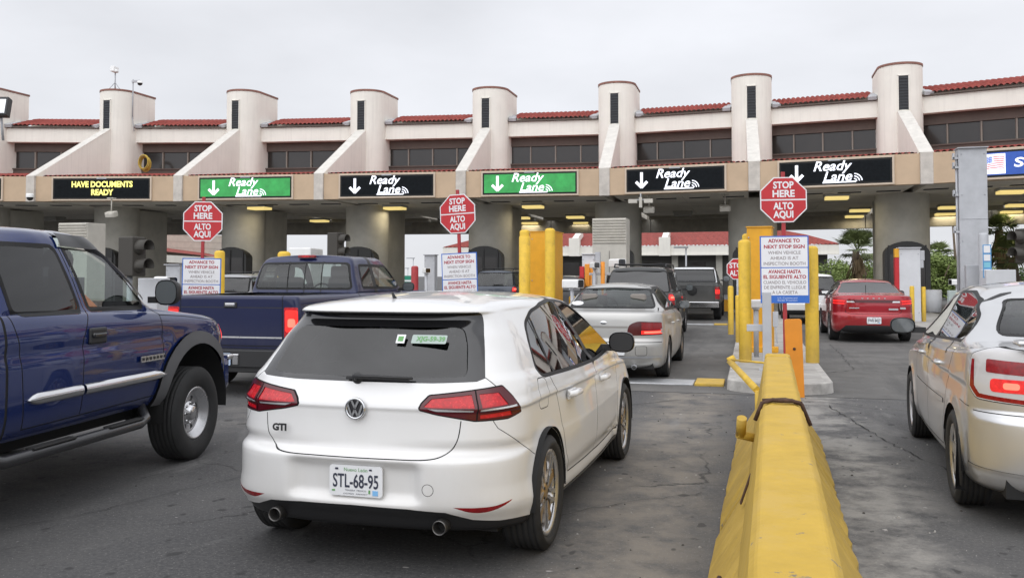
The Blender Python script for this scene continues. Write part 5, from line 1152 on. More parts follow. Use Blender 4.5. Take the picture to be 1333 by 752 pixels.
# ---- silver sedan ahead
SILV = paint('champagne_silver_paint', (.50, .495, .475), .6, .33, ((.17, .155, .13), .3, .15, .9), .5)
def silver_sedan():
    LV = sedan_levels(1.07, 2.72, .95, .875, 1.43, .97, 1.02, -.33, .22, roofw=.56, bz=.60, ar=.46, nr=2.8, base=.2)
    c = Car('sedan', 'champagne silver older sedan with glowing brake lamps directly ahead of the white hatchback', 'car', place(872, 490, .86, 0, 0), 0, LV, SILV, crown=.045, res=1.1, warp=lambda x, y, z: (bump_flare(x, y, z, (0, 2.72), .33, .01), y, z))
    for y in (0, 2.72): c.arch(y, .31, .335, .875)
    gl = rnd(mirror2([(0, 1.055), (.66, 1.055), (.53, 1.325), (0, 1.345)]), .05)
    c.strip(gl, 'rear', .025, M['trim'], 'window_trim', off=.002, closed=True); c.cut('rear_window', gl, 'rear', M['g_mid'])
    dlo(c, rnd([(-.02, 1.03), (1.9, 1.0), (2.2, 1.0), (1.75, 1.28), (1.45, 1.345), (.6, 1.345), (.3, 1.27)], .05), [(.38, 1.0, .46, 1.4, .03), (1.12, .95, 1.06, 1.4, .08)], M['g_mid'])
    c.cut('windscreen', mirror2([(0, 1.02), (.66, 1.02), (.54, 1.32), (0, 1.34)]), 'front', M['g_clear'])
    for sg in (1, -1):
        tl = rnd([(sg*.34, .73), (sg*.36, .68), (sg*.83, .69), (sg*.85, .77), (sg*.83, .87), (sg*.48, .885), (sg*.36, .83)], .05)
        c.cut('lamp_core', [(sg*.58, .712), (sg*.80, .716), (sg*.80, .742), (sg*.58, .738)], 'rear', M['core'], off=.001)
        c.cut('brake_lamp', [(sg*.54, .70), (sg*.83, .705), (sg*.83, .755), (sg*.54, .75)], 'rear', M['hot'])
        c.cut('lamp_cell', [(sg*.54, .76), (sg*.83, .76), (sg*.82, .86), (sg*.54, .87)], 'rear', M['lens'])
        c.cut('tail_light', tl, 'rear', M['lens2'], off=.004)
    c.strip([(-.34, .80), (.34, .80)], 'rear', .03, mat('silver_dark_trim', (.26, .25, .23), .4), 'boot_trim', off=.002)
    c.strip([(-.88, .585), (.88, .585)], 'rear', .010); c.strip([(-.87, .375), (.87, .375)], 'rear', .03, M['steel'], 'bumper_strip', off=.006)
    c.strip(rnd([(.46, .40), (.62, .40), (.62, .53), (.46, .53)], .03), 'rear', .006, closed=True)
    c.strip([(1.1, .98), (1.14, .7), (1.12, .28)], 'side', .006); c.strip([(2.15, .98), (2.1, .3)], 'side', .006); c.strip([(.05, 1.0), (.3, .7), (.45, .35)], 'side', .006)
    c.finish(); handle(c, 1, .55, .80, .87); handle(c, 1, 1.5, .79, .87)
    plate(c, -1.085, .48, .305, .152, 'LK9 TC2', x=.16, ink=mat('plate_red_ink', (.35, .05, .08), .5))
    b = MB(); b.lathe([(0, .006), (.03, .006), (.045, 0)], 20, Matrix.Translation((0, -1.01, .86)) @ Matrix.Rotation(pi/2, 4, 'X') @ Matrix.Diagonal((1.3, .7, 1, 1))); b.build('badge', LOG, c.root)
    b = MB(); b.lathe([(0, .0), (.075, 0)], 20, Matrix.Translation((-.52, -.245, 1.12)) @ Matrix.Rotation(-.95, 4, 'X') @ Matrix.Rotation(pi/2, 4, 'X') @ Matrix.Diagonal((1.2, .7, 1, 1))); b.build('window_sticker', M['plate'], c.root)
    e = MB(); e.lathe([(.03, 0), (.035, .12), (.03, .12)], 12, Matrix.Translation((.45, -1.0, .24)) @ Matrix.Rotation(pi/2, 4, 'X')); e.build('exhaust', M['steel'], c.root)
    mirror(c, 1.98, 1.04, .80, SILV, 1, (.19, .11, .13)); mirror(c, 1.98, 1.04, .80, SILV, -1, (.19, .11, .13))
    c.wheels((0, 2.72), .312, .86, .2, rim_multi(7, .03), .19); floor(c, -.9, 3.4, .7, .2, .5); seats(c, [(.35, .42), (1.35, .38)], M['tanseat']); dash(c, 2.1, .92)
    d = MB(); d.lathe([(0, .0), (.01, 0), (.01, -.35), (0, -.35)], 8, Matrix.Translation((.72, -.3, 1.06)) @ Matrix.Rotation(.1, 4, 'X')); d.build('aerial', M['black'], c.root)
    return c
silver_sedan()
# ---- silver sedan at the right edge
SILV2 = paint('bright_silver_paint', (.60, .605, .61), .65, .28, ((.36, .33, .28), .10, .15, .95), .7)
def right_sedan():
    yaw = -R(3.4)
    LV = sedan_levels(.96, 2.685, .95, .895, 1.51, 1.02, 1.125, -.36, .28, roofw=.60, bz=.70, ar=.50, nr=2.7, base=.22)
    def warp(x, y, z):
        x = bump_flare(x, y, z, (0, 2.685), .335, .016)
        a = np.clip(np.abs(x)/.8, 0, 1)**6*(y > -.5)
        d = .86+.02*y-z; x = x-np.sign(x)*a*.012*np.exp(-(np.clip(d, 0, 9)/.08)**2)*(d > 0)
        return x, y, z
    c = Car('sedan', 'bright silver sedan cut off by the right picture edge, right of the yellow barrier', 'car', place(1240, 653, -.885, 0, yaw), yaw, LV, SILV2, crown=.05, res=1.4, warp=warp)
    for y in (0, 2.685): c.arch(y, .325, .35, .895)
    gl = rnd(mirror2([(0, 1.155), (.63, 1.16), (.49, 1.375), (0, 1.395)]), .05)
    c.strip(gl, 'rear', .014, M['trim'], 'window_trim', off=.002, closed=True); c.cut('rear_window', gl, 'rear', M['g_mid'])
    win = rnd([(-.02, 1.13), (.04, 1.10), (1.2, 1.055), (2.12, 1.02), (2.22, 1.03), (1.9, 1.21), (1.55, 1.36), (1.2, 1.415), (.8, 1.425), (.45, 1.37), (.18, 1.27)], .04)
    dlo(c, win, [(.34, 1.0, .42, 1.5, .035), (1.20, .98, 1.10, 1.5, .09)], M['g_win'], trim=.010)
    c.cut('windscreen', mirror2([(0, 1.06), (.68, 1.06), (.56, 1.40), (0, 1.42)]), 'front', M['g_clear'])
    for sg in (1, -1):
        c.cut('lamp_core', rnd([(-.14, .865), (-.05, .865), (-.05, .905), (-.14, .905)], .02), 'diag', M['core'], sides=(sg,), off=.005)
        c.cut('brake_lamp', rnd([(-.20, .845), (.03, .845), (.03, .925), (-.20, .925)], .03), 'diag', mat('lit_red_lens', (.62, .02, .02), .3, emit=.55, noise=.4, nscale=40), sides=(sg,), off=.004)
        c.cut('indicator', rnd([(-.29, .84), (-.215, .84), (-.215, .90), (-.29, .90)], .03), 'diag', M['clear'], sides=(sg,), off=.004)
        c.cut('lamp_cell', rnd([(-.20, .95), (.06, .96), (.06, 1.04), (-.18, 1.03)], .015), 'diag', M['lens'], sides=(sg,), off=.004)
        c.cut('reflector', [(-.33, .775), (.13, .80), (.20, .86), (.19, 1.03), (.16, 1.03), (.155, .87), (.11, .825), (-.33, .80)], 'diag', M['lens'], sides=(sg,), off=.003)
        c.strip(rnd([(-.34, .77), (.14, .79), (.22, .86), (.20, 1.06), (.05, 1.11), (-.16, 1.10), (-.30, .92)], .03), 'diag', .006, sides=(sg,), closed=True)
        c.cut('tail_light', rnd([(-.34, .77), (.14, .79), (.22, .86), (.20, 1.06), (.05, 1.11), (-.16, 1.10), (-.30, .92)], .03), 'diag', mat('tail_clear', (.52, .51, .51), .12, coat=1), sides=(sg,), off=.002)
    c.strip([(-.9, .715), (.9, .715)], 'rear', .006); c.strip([(.22, .73), (.34, .73), (.44, .735)], 'diag', .005); c.strip([(-.70, .36), (.25, .375)], 'diag', .016, M['alloy'], 'bumper_strip', off=.005)
    c.strip([(1.18, 1.02), (1.22, .7), (1.2, .30)], 'side', .007); c.strip([(2.15, 1.0), (2.1, .6), (2.1, .3)], 'side', .007); c.strip([(.02, 1.07), (.25, .8), (.42, .5), (.5, .32)], 'side', .007); c.strip([(.5, .315), (2.1, .30)], 'side', .008)
    c.strip([(.42, .64), (2.08, .63)], 'side', .035, SILV2, 'side_moulding', off=.004)
    for a_, b_ in ((-9, 1.19), (1.21, 9)): c.cut('door', clip_x([(.51, .33), (2.09, .31), (2.14, .98), (.07, 1.05), (.26, .8), (.43, .5)], a_, b_), 'side', SILV2)
    c.finish()
    for y in (.62, 1.62):
        for sg in (1, -1): handle(c, sg, y, .90, .885, SILV2)
    for sg in (1, -1):
        if sg > 0: mirror(c, 2.02, 1.10, .84, SILV2, sg, (.21, .11, .14)); continue
        f = MB(); f.add([(sg*.885, -.33, .19), (sg*.90, -.36, .62), (sg*.905, -.345, .40), (sg*.925, -.42, .19), (sg*.86, -.40, .17), (sg*.93, -.46, .19)], [(0, 1, 2), (0, 2, 3), (0, 3, 4), (3, 5, 4), (2, 1, 5), (2, 5, 3)]); f.build('mud_flap', SILV2, c.root)
        mirror(c, 2.02, 1.10, .84, M['black'] if sg < 0 else SILV2, sg, (.21, .11, .14))
    sp_ = MB(); sp_.box((0, -.86, 1.15), (1.3, .16, .035)); sp_.box((.5, -.86, 1.13), (.06, .1, .04)); sp_.box((-.5, -.86, 1.13), (.06, .1, .04)); sp_.build('spoiler', SILV2, c.root, .015)
    c.wheels((0, 2.685), .316, .885, .21, rim_multi(7, .035), .215); floor(c, -.8, 3.4, .7, .22, .52); seats(c, [(.45, .42), (1.45, .40)]); dash(c, 2.15, .95)
    return c
right_sedan()
# ---- red sedan in the right lane
REDC = paint('red_car_paint', (.33, .008, .018), .3, .25, ((.25, .16, .12), .25, .15, .8), 1.0)
def red_sedan():
    LV = sedan_levels(1.02, 2.70, .95, .91, 1.465, 1.0, 1.10, -.35, .35, roofw=.60, bz=.66, ar=.50, nr=2.8, base=.22)
    c = Car('sedan', 'red sedan with wide glowing tail lamps under the canopy, right of the yellow posts', 'car', place(1080, 442, -.88, 0, 0), 0, LV, REDC, crown=.05, res=.9)
    for y in (0, 2.7): c.arch(y, .325, .345, .91)
    gl = rnd(mirror2([(0, 1.135), (.70, 1.13), (.54, 1.37), (0, 1.385)]), .05); c.cut('rear_window', gl, 'rear', M['g_rear'])
    dlo(c, rnd([(.0, 1.09), (2.1, 1.03), (1.6, 1.33), (1.2, 1.38), (.7, 1.38), (.25, 1.26)], .05), [(1.15, .95, 1.1, 1.5, .07)], M['g_win'], trim=.012)
    c.cut('windscreen', mirror2([(0, 1.04), (.66, 1.04), (.56, 1.36), (0, 1.38)]), 'front', M['g_mid'])
    for sg in (1, -1):
        c.cut('lamp_bar', [(sg*.62, .945), (sg*.90, .955), (sg*.90, .975), (sg*.60, .965)], 'rear', M['hot']); c.cut('lamp_bar', [(sg*.62, .885), (sg*.88, .90), (sg*.88, .92), (sg*.62, .905)], 'rear', M['hot'])
        c.cut('tail_light', rnd([(sg*.58, .87), (sg*.9, .88), (sg*.9, .99), (sg*.57, .98)], .02), 'rear', M['lit2'])
        c.cut('reverse_light', [(sg*.40, .925), (sg*.57, .925), (sg*.57, .955), (sg*.42, .955)], 'rear', M['clear'])
    c.cut('light_bar', [(-.57, .915), (.57, .915), (.57, .985), (-.57, .985)], 'rear', M['lens2'])
    c.cut('diffuser', mirror2([(0, .18), (.8, .18), (.70, .30), (.6, .40), (0, .41)]), 'rear', M['black'])
    c.strip([(-.6, .70), (-.5, .665), (.5, .665), (.6, .70)], 'rear', .008); c.strip([(-.6, .70), (-.58, .87)], 'rear', .008); c.strip([(.6, .70), (.58, .87)], 'rear', .008)
    c.strip([(1.13, 1.0), (1.15, .3)], 'side', .007); c.strip([(2.1, 1.0), (2.08, .3)], 'side', .007)
    c.finish(); plate(c, -1.03, .52, .305, .152, 'FWR 8427', top='TEXAS', topm=M['ink'])
    t = MB(); t.nomerge = True
    for k in range(5): t.box((-.24+.12*k, -.975, 1.02), (.04, .008, .02))
    t.box((-.42, -.985, .80), (.22, .006, .022)); t.box((.42, -.985, .775), (.2, .006, .04)); t.box((.62, -.965, .80), (.12, .006, .045)); t.build('badge', LOG, c.root)
    mirror(c, 2.0, 1.09, .84, REDC, -1, (.2, .11, .14), M['black']); mirror(c, 2.0, 1.09, .84, REDC, 1, (.2, .11, .14))
    a = MB(); a.tube([(0, .42, 1.45), (0, .38, 1.62)], .008, 6); a.build('aerial', M['black'], c.root)
    c.wheels((0, 2.7), .325, .90, .22, rim_multi(5, .03), .22); floor(c, -.85, 3.4, .7, .22, .52); seats(c, [(.45, .42), (1.45, .40)]); dash(c, 2.15, .95)
red_sedan()
# ---- generic upright vehicles farther ahead
def suv(name, label, cat, contact, lx, dims, col_, lamps='high', res=.7, yaw=0, plate_txt=None, rack=True, glassm=None):
    ro, wb, fo, hw, H, belt = dims
    c = Car(name, label, cat, place(contact[0], contact[1], lx, 0, yaw), yaw, suv_levels(ro, wb, fo, hw, H, belt, roofw=hw-.24), col_, crown=.04, res=res)
    rw = .37
    for y in (0, wb): c.arch(y, rw, rw+.05, hw)
    e = belt+.045; t = H-.13; x0, x1 = hw-.15, hw-.235
    gl = rnd(mirror2([(0, e), (x0, e+.005), (x1, t), (0, t+.01)]), .05)
    c.strip(gl, 'rear', .025, M['trim'], 'window_trim', off=.002, closed=True); c.cut('rear_window', gl, 'rear', glassm or M['g_black'])
    dlo(c, rnd([(-ro+.42, e), (wb-.25, e), (wb-.75, t-.03), (wb-1.0, t), (-ro+.55, t)], .05), [(.45, 1, .4, 2, .08), (wb*.52, 1, wb*.5, 2, .09)], glassm or M['g_black'])
    c.cut('windscreen', mirror2([(0, e), (x0, e), (x1, t-.03), (0, t)]), 'front', M['g_mid'])
    for sg in (1, -1):
        c.cut('lamp_core', rnd([(sg*(hw-.13), 1.0), (sg*(hw-.04), 1.0), (sg*(hw-.05), belt-.05), (sg*(hw-.12), belt-.05)], .02), 'rear', M['core'], off=.006)
        c.cut('brake_lamp', rnd([(sg*(hw-.17), .96), (sg*(hw-.005), .96), (sg*(hw-.02), belt-.02), (sg*(hw-.16), belt-.02)], .03), 'rear', M['hot'], off=.006)
        c.cut('tail_light', rnd([(sg*(hw-.20), .76), (sg*(hw), .76), (sg*(hw-.03), belt+.02), (sg*(hw-.18), belt+.02)], .03), 'rear', M['lens'], off=.004)
    c.strip([(-hw, .70), (hw, .70)], 'rear', .01); c.strip([(-hw+.22, .70), (-hw+.2, belt)], 'rear', .008); c.strip([(hw-.22, .70), (hw-.2, belt)], 'rear', .008)
    c.cut('bumper', mirror2([(0, .28), (hw+.05, .28), (hw+.05, .45), (0, .45)]), 'rear', M['black'], off=.004)
    for y in (wb*.5, wb-.35): c.strip([(y, .45), (y, belt)], 'side', .01)
    c.finish()
    if plate_txt: plate(c, -ro-.005 if 0 else -ro+.07, .86, .305, .152, plate_txt)
    if rack:
        r_ = MB()
        for sg in (1, -1): r_.tube([(sg*(hw-.28), -ro+.7, H-.03), (sg*(hw-.28), -ro+.8, H+.045), (sg*(hw-.28), wb-1.1, H+.045), (sg*(hw-.28), wb-1.0, H-.03)], .018, 8)
        for y in (-ro+1.0, wb-1.4): r_.tube([(-hw+.28, y, H+.045), (hw-.28, y, H+.045)], .015, 6)
        r_.build('roof_rack', M['black'], c.root)
    w = MB(); w.tube([(0, -ro+.12, e+.02), (.05, -ro+.11, e+.05), (.38, -ro+.12, e+.06)], .012, 6); w.build('wiper', M['black'], c.root)
    for sg in (1, -1): mirror(c, wb-.5, belt+.12, hw-.05, M['black'], sg, (.2, .12, .17))
    c.wheels((0, wb), rw, hw-.02, .24, rim_multi(6, .03), .22); floor(c, -ro+.2, wb+.5, hw-.2, .3, .6); seats(c, [(.6, H-1.2), (1.5, H-1.2)])
    return c
CHAR = paint('charcoal_paint', (.028, .03, .03), .4, .3, ((.16, .15, .13), .3, .2, 1.0), .7)
suv('suv', 'charcoal suv with lit brake lamps ahead of the champagne silver sedan', 'car', (884, 441, ), .9, (1.05, 2.87, .9, .90, 1.77, 1.10), CHAR, res=.9)
GRYB = paint('blue_grey_paint', (.06, .07, .09), .4, .35, None, .6)
suv('suv', 'blue grey suv partly hidden by the tilted middle advance board', 'car', (679, 411), .9, (.95, 2.7, .9, .91, 1.76, 1.10), GRYB, glassm=M['g_mid'])
suv('suv', 'silver grey suv half hidden behind the cab of the navy pickup', 'car', (345, 425), .9, (.95, 2.65, .9, .90, 1.60, 1.0), paint('mid_grey_paint', (.30, .30, .31), .6, .35, None, .6), glassm=M['g_rear'])
suv('suv', 'white suv with a red high brake lamp ahead of the red sedan', 'car', (1093, 421), .9, (.95, 2.7, .9, .91, 1.62, 1.02), paint('plain_white_paint', (.68, .68, .67), 0, .35, None, .6), glassm=M['g_rear'])
suv('suv', 'black suv seen through the gap between yellow portal and silver sedan', 'car', (767, 421), .9, (.95, 2.7, .9, .91, 1.55, 1.0), paint('black_paint', (.012, .012, .013), .2, .3, None, .7), rack=False)
# ---- grey pickup under the canopy
def grey_pickup():
    GP = paint('dark_grey_paint', (.055, .056, .055), .3, .35, ((.2, .18, .15), .35, .2, 1.1), .5)
    LV = [dict(zm=.50, yr=.06, yf=5.1, w=.92, ar=.10, nr=7, af=.3, nf=4), dict(zm=.56, yr=.02, w=.96, wr=.95), dict(zm=.70, yr=0, w=.985, wr=.975), dict(zm=1.1, w=.985, wr=.975, zf=1.05), dict(zm=1.22, w=.95, wr=.945, zf=1.1), dict(zm=1.25, w=.92, wr=.915, yr=.02), dict(zm=1.255, w=.89, wr=.885, yr=.05, yf=4.9), dict(zm=1.257, w=.9, yr=1.7, yf=4.1, zf=1.2, ar=.12), dict(zm=1.27, w=.9, yr=1.74, yf=4.0), dict(zm=1.55, w=.83, yr=1.78, yf=3.7), dict(zm=1.76, w=.76, yr=1.84, yf=3.4, ar=.16), dict(zm=1.83, w=.70, yr=1.92, yf=3.3)]
    o = at(899, 380, 31.0); c = Car('pickup_truck', 'dark grey pickup with white roof edge at the booth, farthest in the centre lane', 'pickup', (o.x, o.y, 0), 0, LV, GP, crown=.04, res=.7)
    for y in (1.1, 4.4): c.arch(y, .39, .45, .985)
    c.cut(None, [(-.8, .12), (.8, .12), (.8, 1.62), (-.8, 1.62)], 'top', None)
    rw = rnd(mirror2([(0, 1.31), (.78, 1.31), (.70, 1.73), (0, 1.74)]), .05); c.strip(rw, 'rear', .03, M['trim'], 'window_trim', off=.002, closed=True); c.cut('rear_window', rw, 'rear', M['g_rear'])
    dlo(c, rnd([(2.0, 1.33), (3.6, 1.33), (3.3, 1.68), (2.05, 1.70)], .05), [(2.8, 1.2, 2.75, 1.8, .08)], M['g_win'])
    c.strip([(-.78, 1.795), (.78, 1.795)], 'rear', .05, M['plate'], 'roof_edge', off=.004)
    for sg in (1, -1):
        c.strip([(sg*.80, 1.30), (sg*.735, 1.78)], 'rear', .04, M['plate'], 'roof_edge', off=.004)
        c.cut('brake_lamp', [(sg*.83, .92), (sg*.97, .92), (sg*.96, 1.06), (sg*.82, 1.06)], 'rear', M['hot'], off=.003); c.cut('tail_light', [(sg*.82, .74), (sg*.98, .74), (sg*.96, 1.15), (sg*.81, 1.15)], 'rear', M['lens'])
        c.strip([(sg*.79, .62), (sg*.78, 1.25)], 'rear', .012)
    c.finish()
    b = MB(); b.box((0, .9, .75), (1.75, 1.7, .05)); b.box((-.86, .9, 1.0), (.04, 1.7, .5)); b.box((.86, .9, 1.0), (.04, 1.7, .5)); b.build('bed_liner', M['black'], c.root)
    b = MB(); b.box((0, -.1, .55), (1.9, .2, .2)); b.build('bumper', M['chrome'], c.root, .02); b = MB(); b.lathe([(0, .01), (.16, .01), (.17, 0)], 24, Matrix.Translation((.05, -.012, 1.02)) @ Matrix.Rotation(pi/2, 4, 'X')); b.build('badge', M['matt'], c.root)
    for sg in (1, -1): mirror(c, 3.5, 1.42, .92, M['black'], sg, (.26, .12, .22))
    c.wheels((1.1, 4.4), .38, .98, .25, rim_multi(6), .21); floor(c, .1, 4.8, .75, .42, .7); seats(c, [(2.6, .85)])
grey_pickup()
# ------------------------------------------------------------ yellow concrete barrier
BYEL = mat('worn_yellow_concrete_paint', (.52, .335, .038), .7, noise=.14, nscale=5, bump=.3, bscale=28, dirt=((.22, .15, .06), .5, .0, .75))
RUST = mat('rusty_steel', (.085, .045, .028), .85, noise=.5, nscale=12, bump=.3)
def chips(m_, colr, lo, hi, scale):
    nt = m_.node_tree; N, L = nt.nodes, nt.links; b = N['Principled BSDF']; src = b.inputs['Base Color'].links[0].from_socket
    tc = N.new('ShaderNodeTexCoord'); n = N.new('ShaderNodeTexNoise'); n.inputs['Scale'].default_value = scale; n.inputs['Detail'].default_value = 8; n.inputs['Roughness'].default_value = .72; L.new(tc.outputs['Object'], n.inputs[0])
    r = N.new('ShaderNodeMapRange'); r.inputs[1].default_value = lo; r.inputs[2].default_value = hi; L.new(n.outputs[0], r.inputs[0])
    mx = N.new('ShaderNodeMix'); mx.data_type = 'RGBA'; L.new(r.outputs[0], mx.inputs[0]); L.new(src, mx.inputs[6]); mx.inputs[7].default_value = (*colr, 1); L.new(mx.outputs[2], b.inputs['Base Color'])
chips(BYEL, (.50, .33, .06), .5, .62, 3.0); chips(BYEL, (.17, .15, .12), .635, .665, 8.0)
chips(YEL, (.52, .33, .04), .55, .68, 4.0); chips(YEL, (.13, .11, .09), .71, .735, 12.0)
def bpt(d, z=0.0): x = .055+.2855*d; return Vector((x*cos(YAW)-d*sin(YAW), x*sin(YAW)+d*cos(YAW), z))
def barrier_profile(k=1.0, top=.81):
    half = [(.365, 0), (.365, .07), (.195, .34), (.118, top-.03), (.094, top)]
    return [(-x*k, z) for x, z in half]+[(x*k, z) for x, z in reversed(half)]
def barrier(d0, d1, label, cap=False):
    a, b = bpt(d0), bpt(d1); L_ = (b-a).length; ang = math.atan2(-(b-a).x, (b-a).y)
    o = empty('barrier', a, ang, label, 'barrier', 'yellow concrete barrier between two lanes')
    m = MB(); pr = barrier_profile(); n = int(L_/.12)+1; rr = random.Random(4); V = []; k = len(pr)
    for i in range(n+1):
        y = L_*i/n; e = .012 if i in (0, n) else 0
        for j, (x, z) in enumerate(pr):
            w = rr.uniform(-.0015, .0015); ch = 0
            if j in (1, k-2) and rr.random() < .25: ch = rr.uniform(.01, .035)
            V.append(((x-(.0 if not e else e*(1 if x > 0 else -1)))+w-ch*(1 if x > 0 else -1), y, max(0, z+(w if z > .01 else 0)-(e if z > .5 else 0))))
    m.add(V, [(i*k+j, i*k+j+1, (i+1)*k+j+1, (i+1)*k+j) for i in range(n) for j in range(k-1)]); m.add(V[:k], [tuple(range(k))]); m.add(V[-k:], [tuple(range(k))])
    m.build('concrete', BYEL, o, .012)
    return o, L_
b1, L1 = barrier(.55, 5.28, 'near yellow concrete barrier section running out of the bottom of the picture')
b2, L2 = barrier(5.32, 8.4, 'far yellow concrete barrier section with a rust banded joint, ending at the orange post')
m = MB(); m.box((0, L2+.14, .41), (.27, .26, .80), taper=.86); m.build('end_cap', BYEL, b2, .03)
m = MB(); m.tube([(-.15, .0, .70), (-.11, -.02, .805), (-.05, .03, .818), (.0, -.03, .822), (.06, .02, .818), (.112, .0, .80), (.16, .02, .68)], .013, 6); m.tube([(-.11, .04, .812), (.02, .035, .823), (.11, -.03, .812)], .011, 6); m.build('rust_band', RUST, b2)
m = MB(); m.box((-.192, -.55, .42), (.012, .045, .17), ry=.33); m.build('lifting_pocket', RUST, b2, .01)
m = MB(); m.tube([(-.16, .55, .50), (-.27, .50, .53)], .028, 12); m.tube([(-.25, .51, .525), (-.24, .45, .64)], .032, 12); m.build('pipe_stub', BYEL, b2)
m = MB(); m.tube([(-.32, 2.55, .10), (-.48, 2.5, .14)], .035, 10); m.build('bolt', M['steel'], b1); m = MB(); m.tube([(-.31, 2.2, .06), (-.27, 3.3, .30)], .012, 6); m.build('rust_band', RUST, b1)
m = MB(); m.box((-.37, 2.62, .06), (.14, .12, .1)); m.build('bracket', BYEL, b1, .01)
p = bpt(9.25); r_ = empty('guard_arm', (p.x, p.y, 0), 0, 'slanted yellow steel guard arm beside the far end of the barrier', 'guard')
a_, c_ = at(951, 471, 11.2), at(986, 508, 9.2); q_ = at(1004, 473, 8.9)
r_.location = (0, 0, 0); m = MB(); m.tube([a_, c_], .05, 4); m.tube([a_+Vector((-.03, 0, .01)), a_+Vector((.05, .02, .05))], .045, 6); m.build('arm', YEL, r_); m = MB(); m.tube([a_+Vector((0, 0, .03)), q_], .012, 6); m.tube([c_, Vector((c_.x, c_.y, 0))], .03, 6); m.build('tie_rod', YEL, r_)
# orange delineator
p = ground(1036, 517); zt = at(1034, 415, (p.y*cos(YAW)-p.x*sin(YAW))).z
o = empty('marker_post', p, R(8), 'flat orange plastic marker post at the barrier end', 'post'); o.rotation_euler = (0, R(-1.5), R(8))
m = MB(); m.prism(rnd([(-.105, 0), (.105, 0), (.105, zt), (-.105, zt)], [0, 0, .035, .035]), -.02, .02); m.build('panel', ORG, o, .006); m = MB(); m.lathe([(0, .0), (.018, 0), (.02, -.02)], 10, Matrix.Translation((.0, -.03, zt*.62)) @ Matrix.Rotation(pi/2, 4, 'X')); m.build('bolt', RUST, o)
# ------------------------------------------------------------ bollards
def bollard(px, ytop, d, r, label, m_=None, z0=.15, lean=0, cat='bollard', group='yellow steel bollards on the islands', sleeve=None):
    t = at(px, ytop, d); h = t.z-z0
    o = empty('bollard', (t.x, t.y, z0), 0, label, cat, group); o.rotation_euler = (0, lean, 0)
    b = MB(); b.lathe([(r, 0), (r, h-r*.5), (r*.9, h-r*.22), (r*.6, h-.03*r), (0, h)], 24); b.build('post', m_ or YEL, o)
    if sleeve: s_ = MB(); s_.lathe([(r*1.12, 0), (r*1.12, h*sleeve), (r, h*sleeve+.01)], 24); s_.build('sleeve', m_ or YEL, o)
    return o
bollard(969, 312, 14.7, .10, 'thick yellow bollard at the left side of the right advance board, nearer one')
bollard(973, 304, 17.2, .10, 'thick yellow bollard directly behind the nearer one left of the right advance board')
bollard(1056, 320, 14.6, .105, 'thick leaning yellow bollard at the right side of the right advance board', lean=R(-.0))
bollard(951, 372, 21.5, .065, 'thin yellow bollard on the left kerb below the small stop alto sign')
bollard(961, 384, 19.0, .06, 'thin short yellow bollard just left of the thick yellow pair')
bollard(683, 299, 22.5, .125, 'tall yellow bollard with a sleeve, left of the central amber portal', sleeve=.93)
bollard(716, 297, 22.0, .125, 'tall yellow bollard in front of the central amber portal')
bollard(286, 326, 21.5, .12, 'yellow bollard right of the left advance board'); bollard(370, 327, 22.5, .16, 'yellow dome topped bollard peeking above the cab of the navy pickup')
bollard(613, 331, 24, .11, 'yellow bollard top peeking over the tilted middle advance board')
bollard(1187, 372, 26.5, .065, 'left of two thin yellow bollards in front of the white panel'); bollard(1202, 373, 27.5, .065, 'right of two thin yellow bollards beside the white panel')
bollard(540, 346, 30, .12, 'red bollard in front of the far green road sign', REDP, group='red posts'); bollard(745, 385, 24, .09, 'yellow bollard stub between the black suv and the champagne sedan')
# ------------------------------------------------------------ radiation portal housings
def portal(px, ytop, d, w, dep, label, m_, yaw=0, z0=.15, side=True):
    t = at(px, ytop, d); h = t.z-z0; o = empty('portal_monitor', (t.x, t.y, z0), yaw, label, 'portal monitor', 'portal monitors on the islands')
    b = MB(); b.box((0, 0, h/2), (w, .012, h)); b.box((-w/2+.006, dep/2, h/2), (.012, dep, h)); b.box((w/2-.006, dep/2, h/2), (.012, dep, h)); b.box((0, dep/2+.02, h-.004), (w+.03, dep+.1, .02)); b.box((0, dep, h/2), (w, .012, h)); b.build('housing', m_, o, .004)
    b = MB()
    for z in (.35, h*.5, h-.2):
        for x in (-w*.42, w*.42): b.lathe([(0, .012), (.014, .012), (.016, 0)], 8, Matrix.Translation((x, -.008, z)) @ Matrix.Rotation(pi/2, 4, 'X'))
    b.build('rivet', M['steel'], o)
    b = MB(); b.box((0, -.02, .05), (w+.2, .25, .1)); b.build('foot', m_, o, .01)
    return o
portal(706, 301, 23.3, .64, 1.05, 'amber portal housing between two tall yellow bollards in the middle', YELO, R(0)); portal(988, 295, 16.6, .44, .5, 'amber portal housing behind the right advance board', YELO, R(-5))
def grey_panel(px, ytop, d, w, dep, label, yaw=0, seam=None, m_=None):
    t = at(px, ytop, d); h = t.z-.15; o = empty('portal_monitor', (t.x, t.y, .15), yaw, label, 'portal monitor', 'grey and white portal monitors')
    b = MB(); b.box((0, dep/2, h/2), (w, dep, h)); b.build('cabinet', m_ or GREY, o, .012)
    b = MB(); b.box((0, dep/2-.02, h+.012), (w+.05, dep+.1, .025))
    if seam: b.box((0, -.004, h*seam), (w, .012, .018))
    b.build('cover', m_ or GREY, o, .006)
    b = MB()
    for z in ([h*.97, h*.75, h*.5, h*.25] if h > 3 else [h*.92, h*.12]):
        for x in (-w*.4, w*.4): b.lathe([(0, .01), (.014, .01), (.016, 0)], 8, Matrix.Translation((x, -.004, z)) @ Matrix.Rotation(pi/2, 4, 'X'))
    b.build('bolt', M['steel'], o)
    return o, h
o, h = grey_panel(1266, 193, 21.5, .62, .4, 'very tall grey portal post rising in front of the canopy at right', 0, .62)
b = MB()
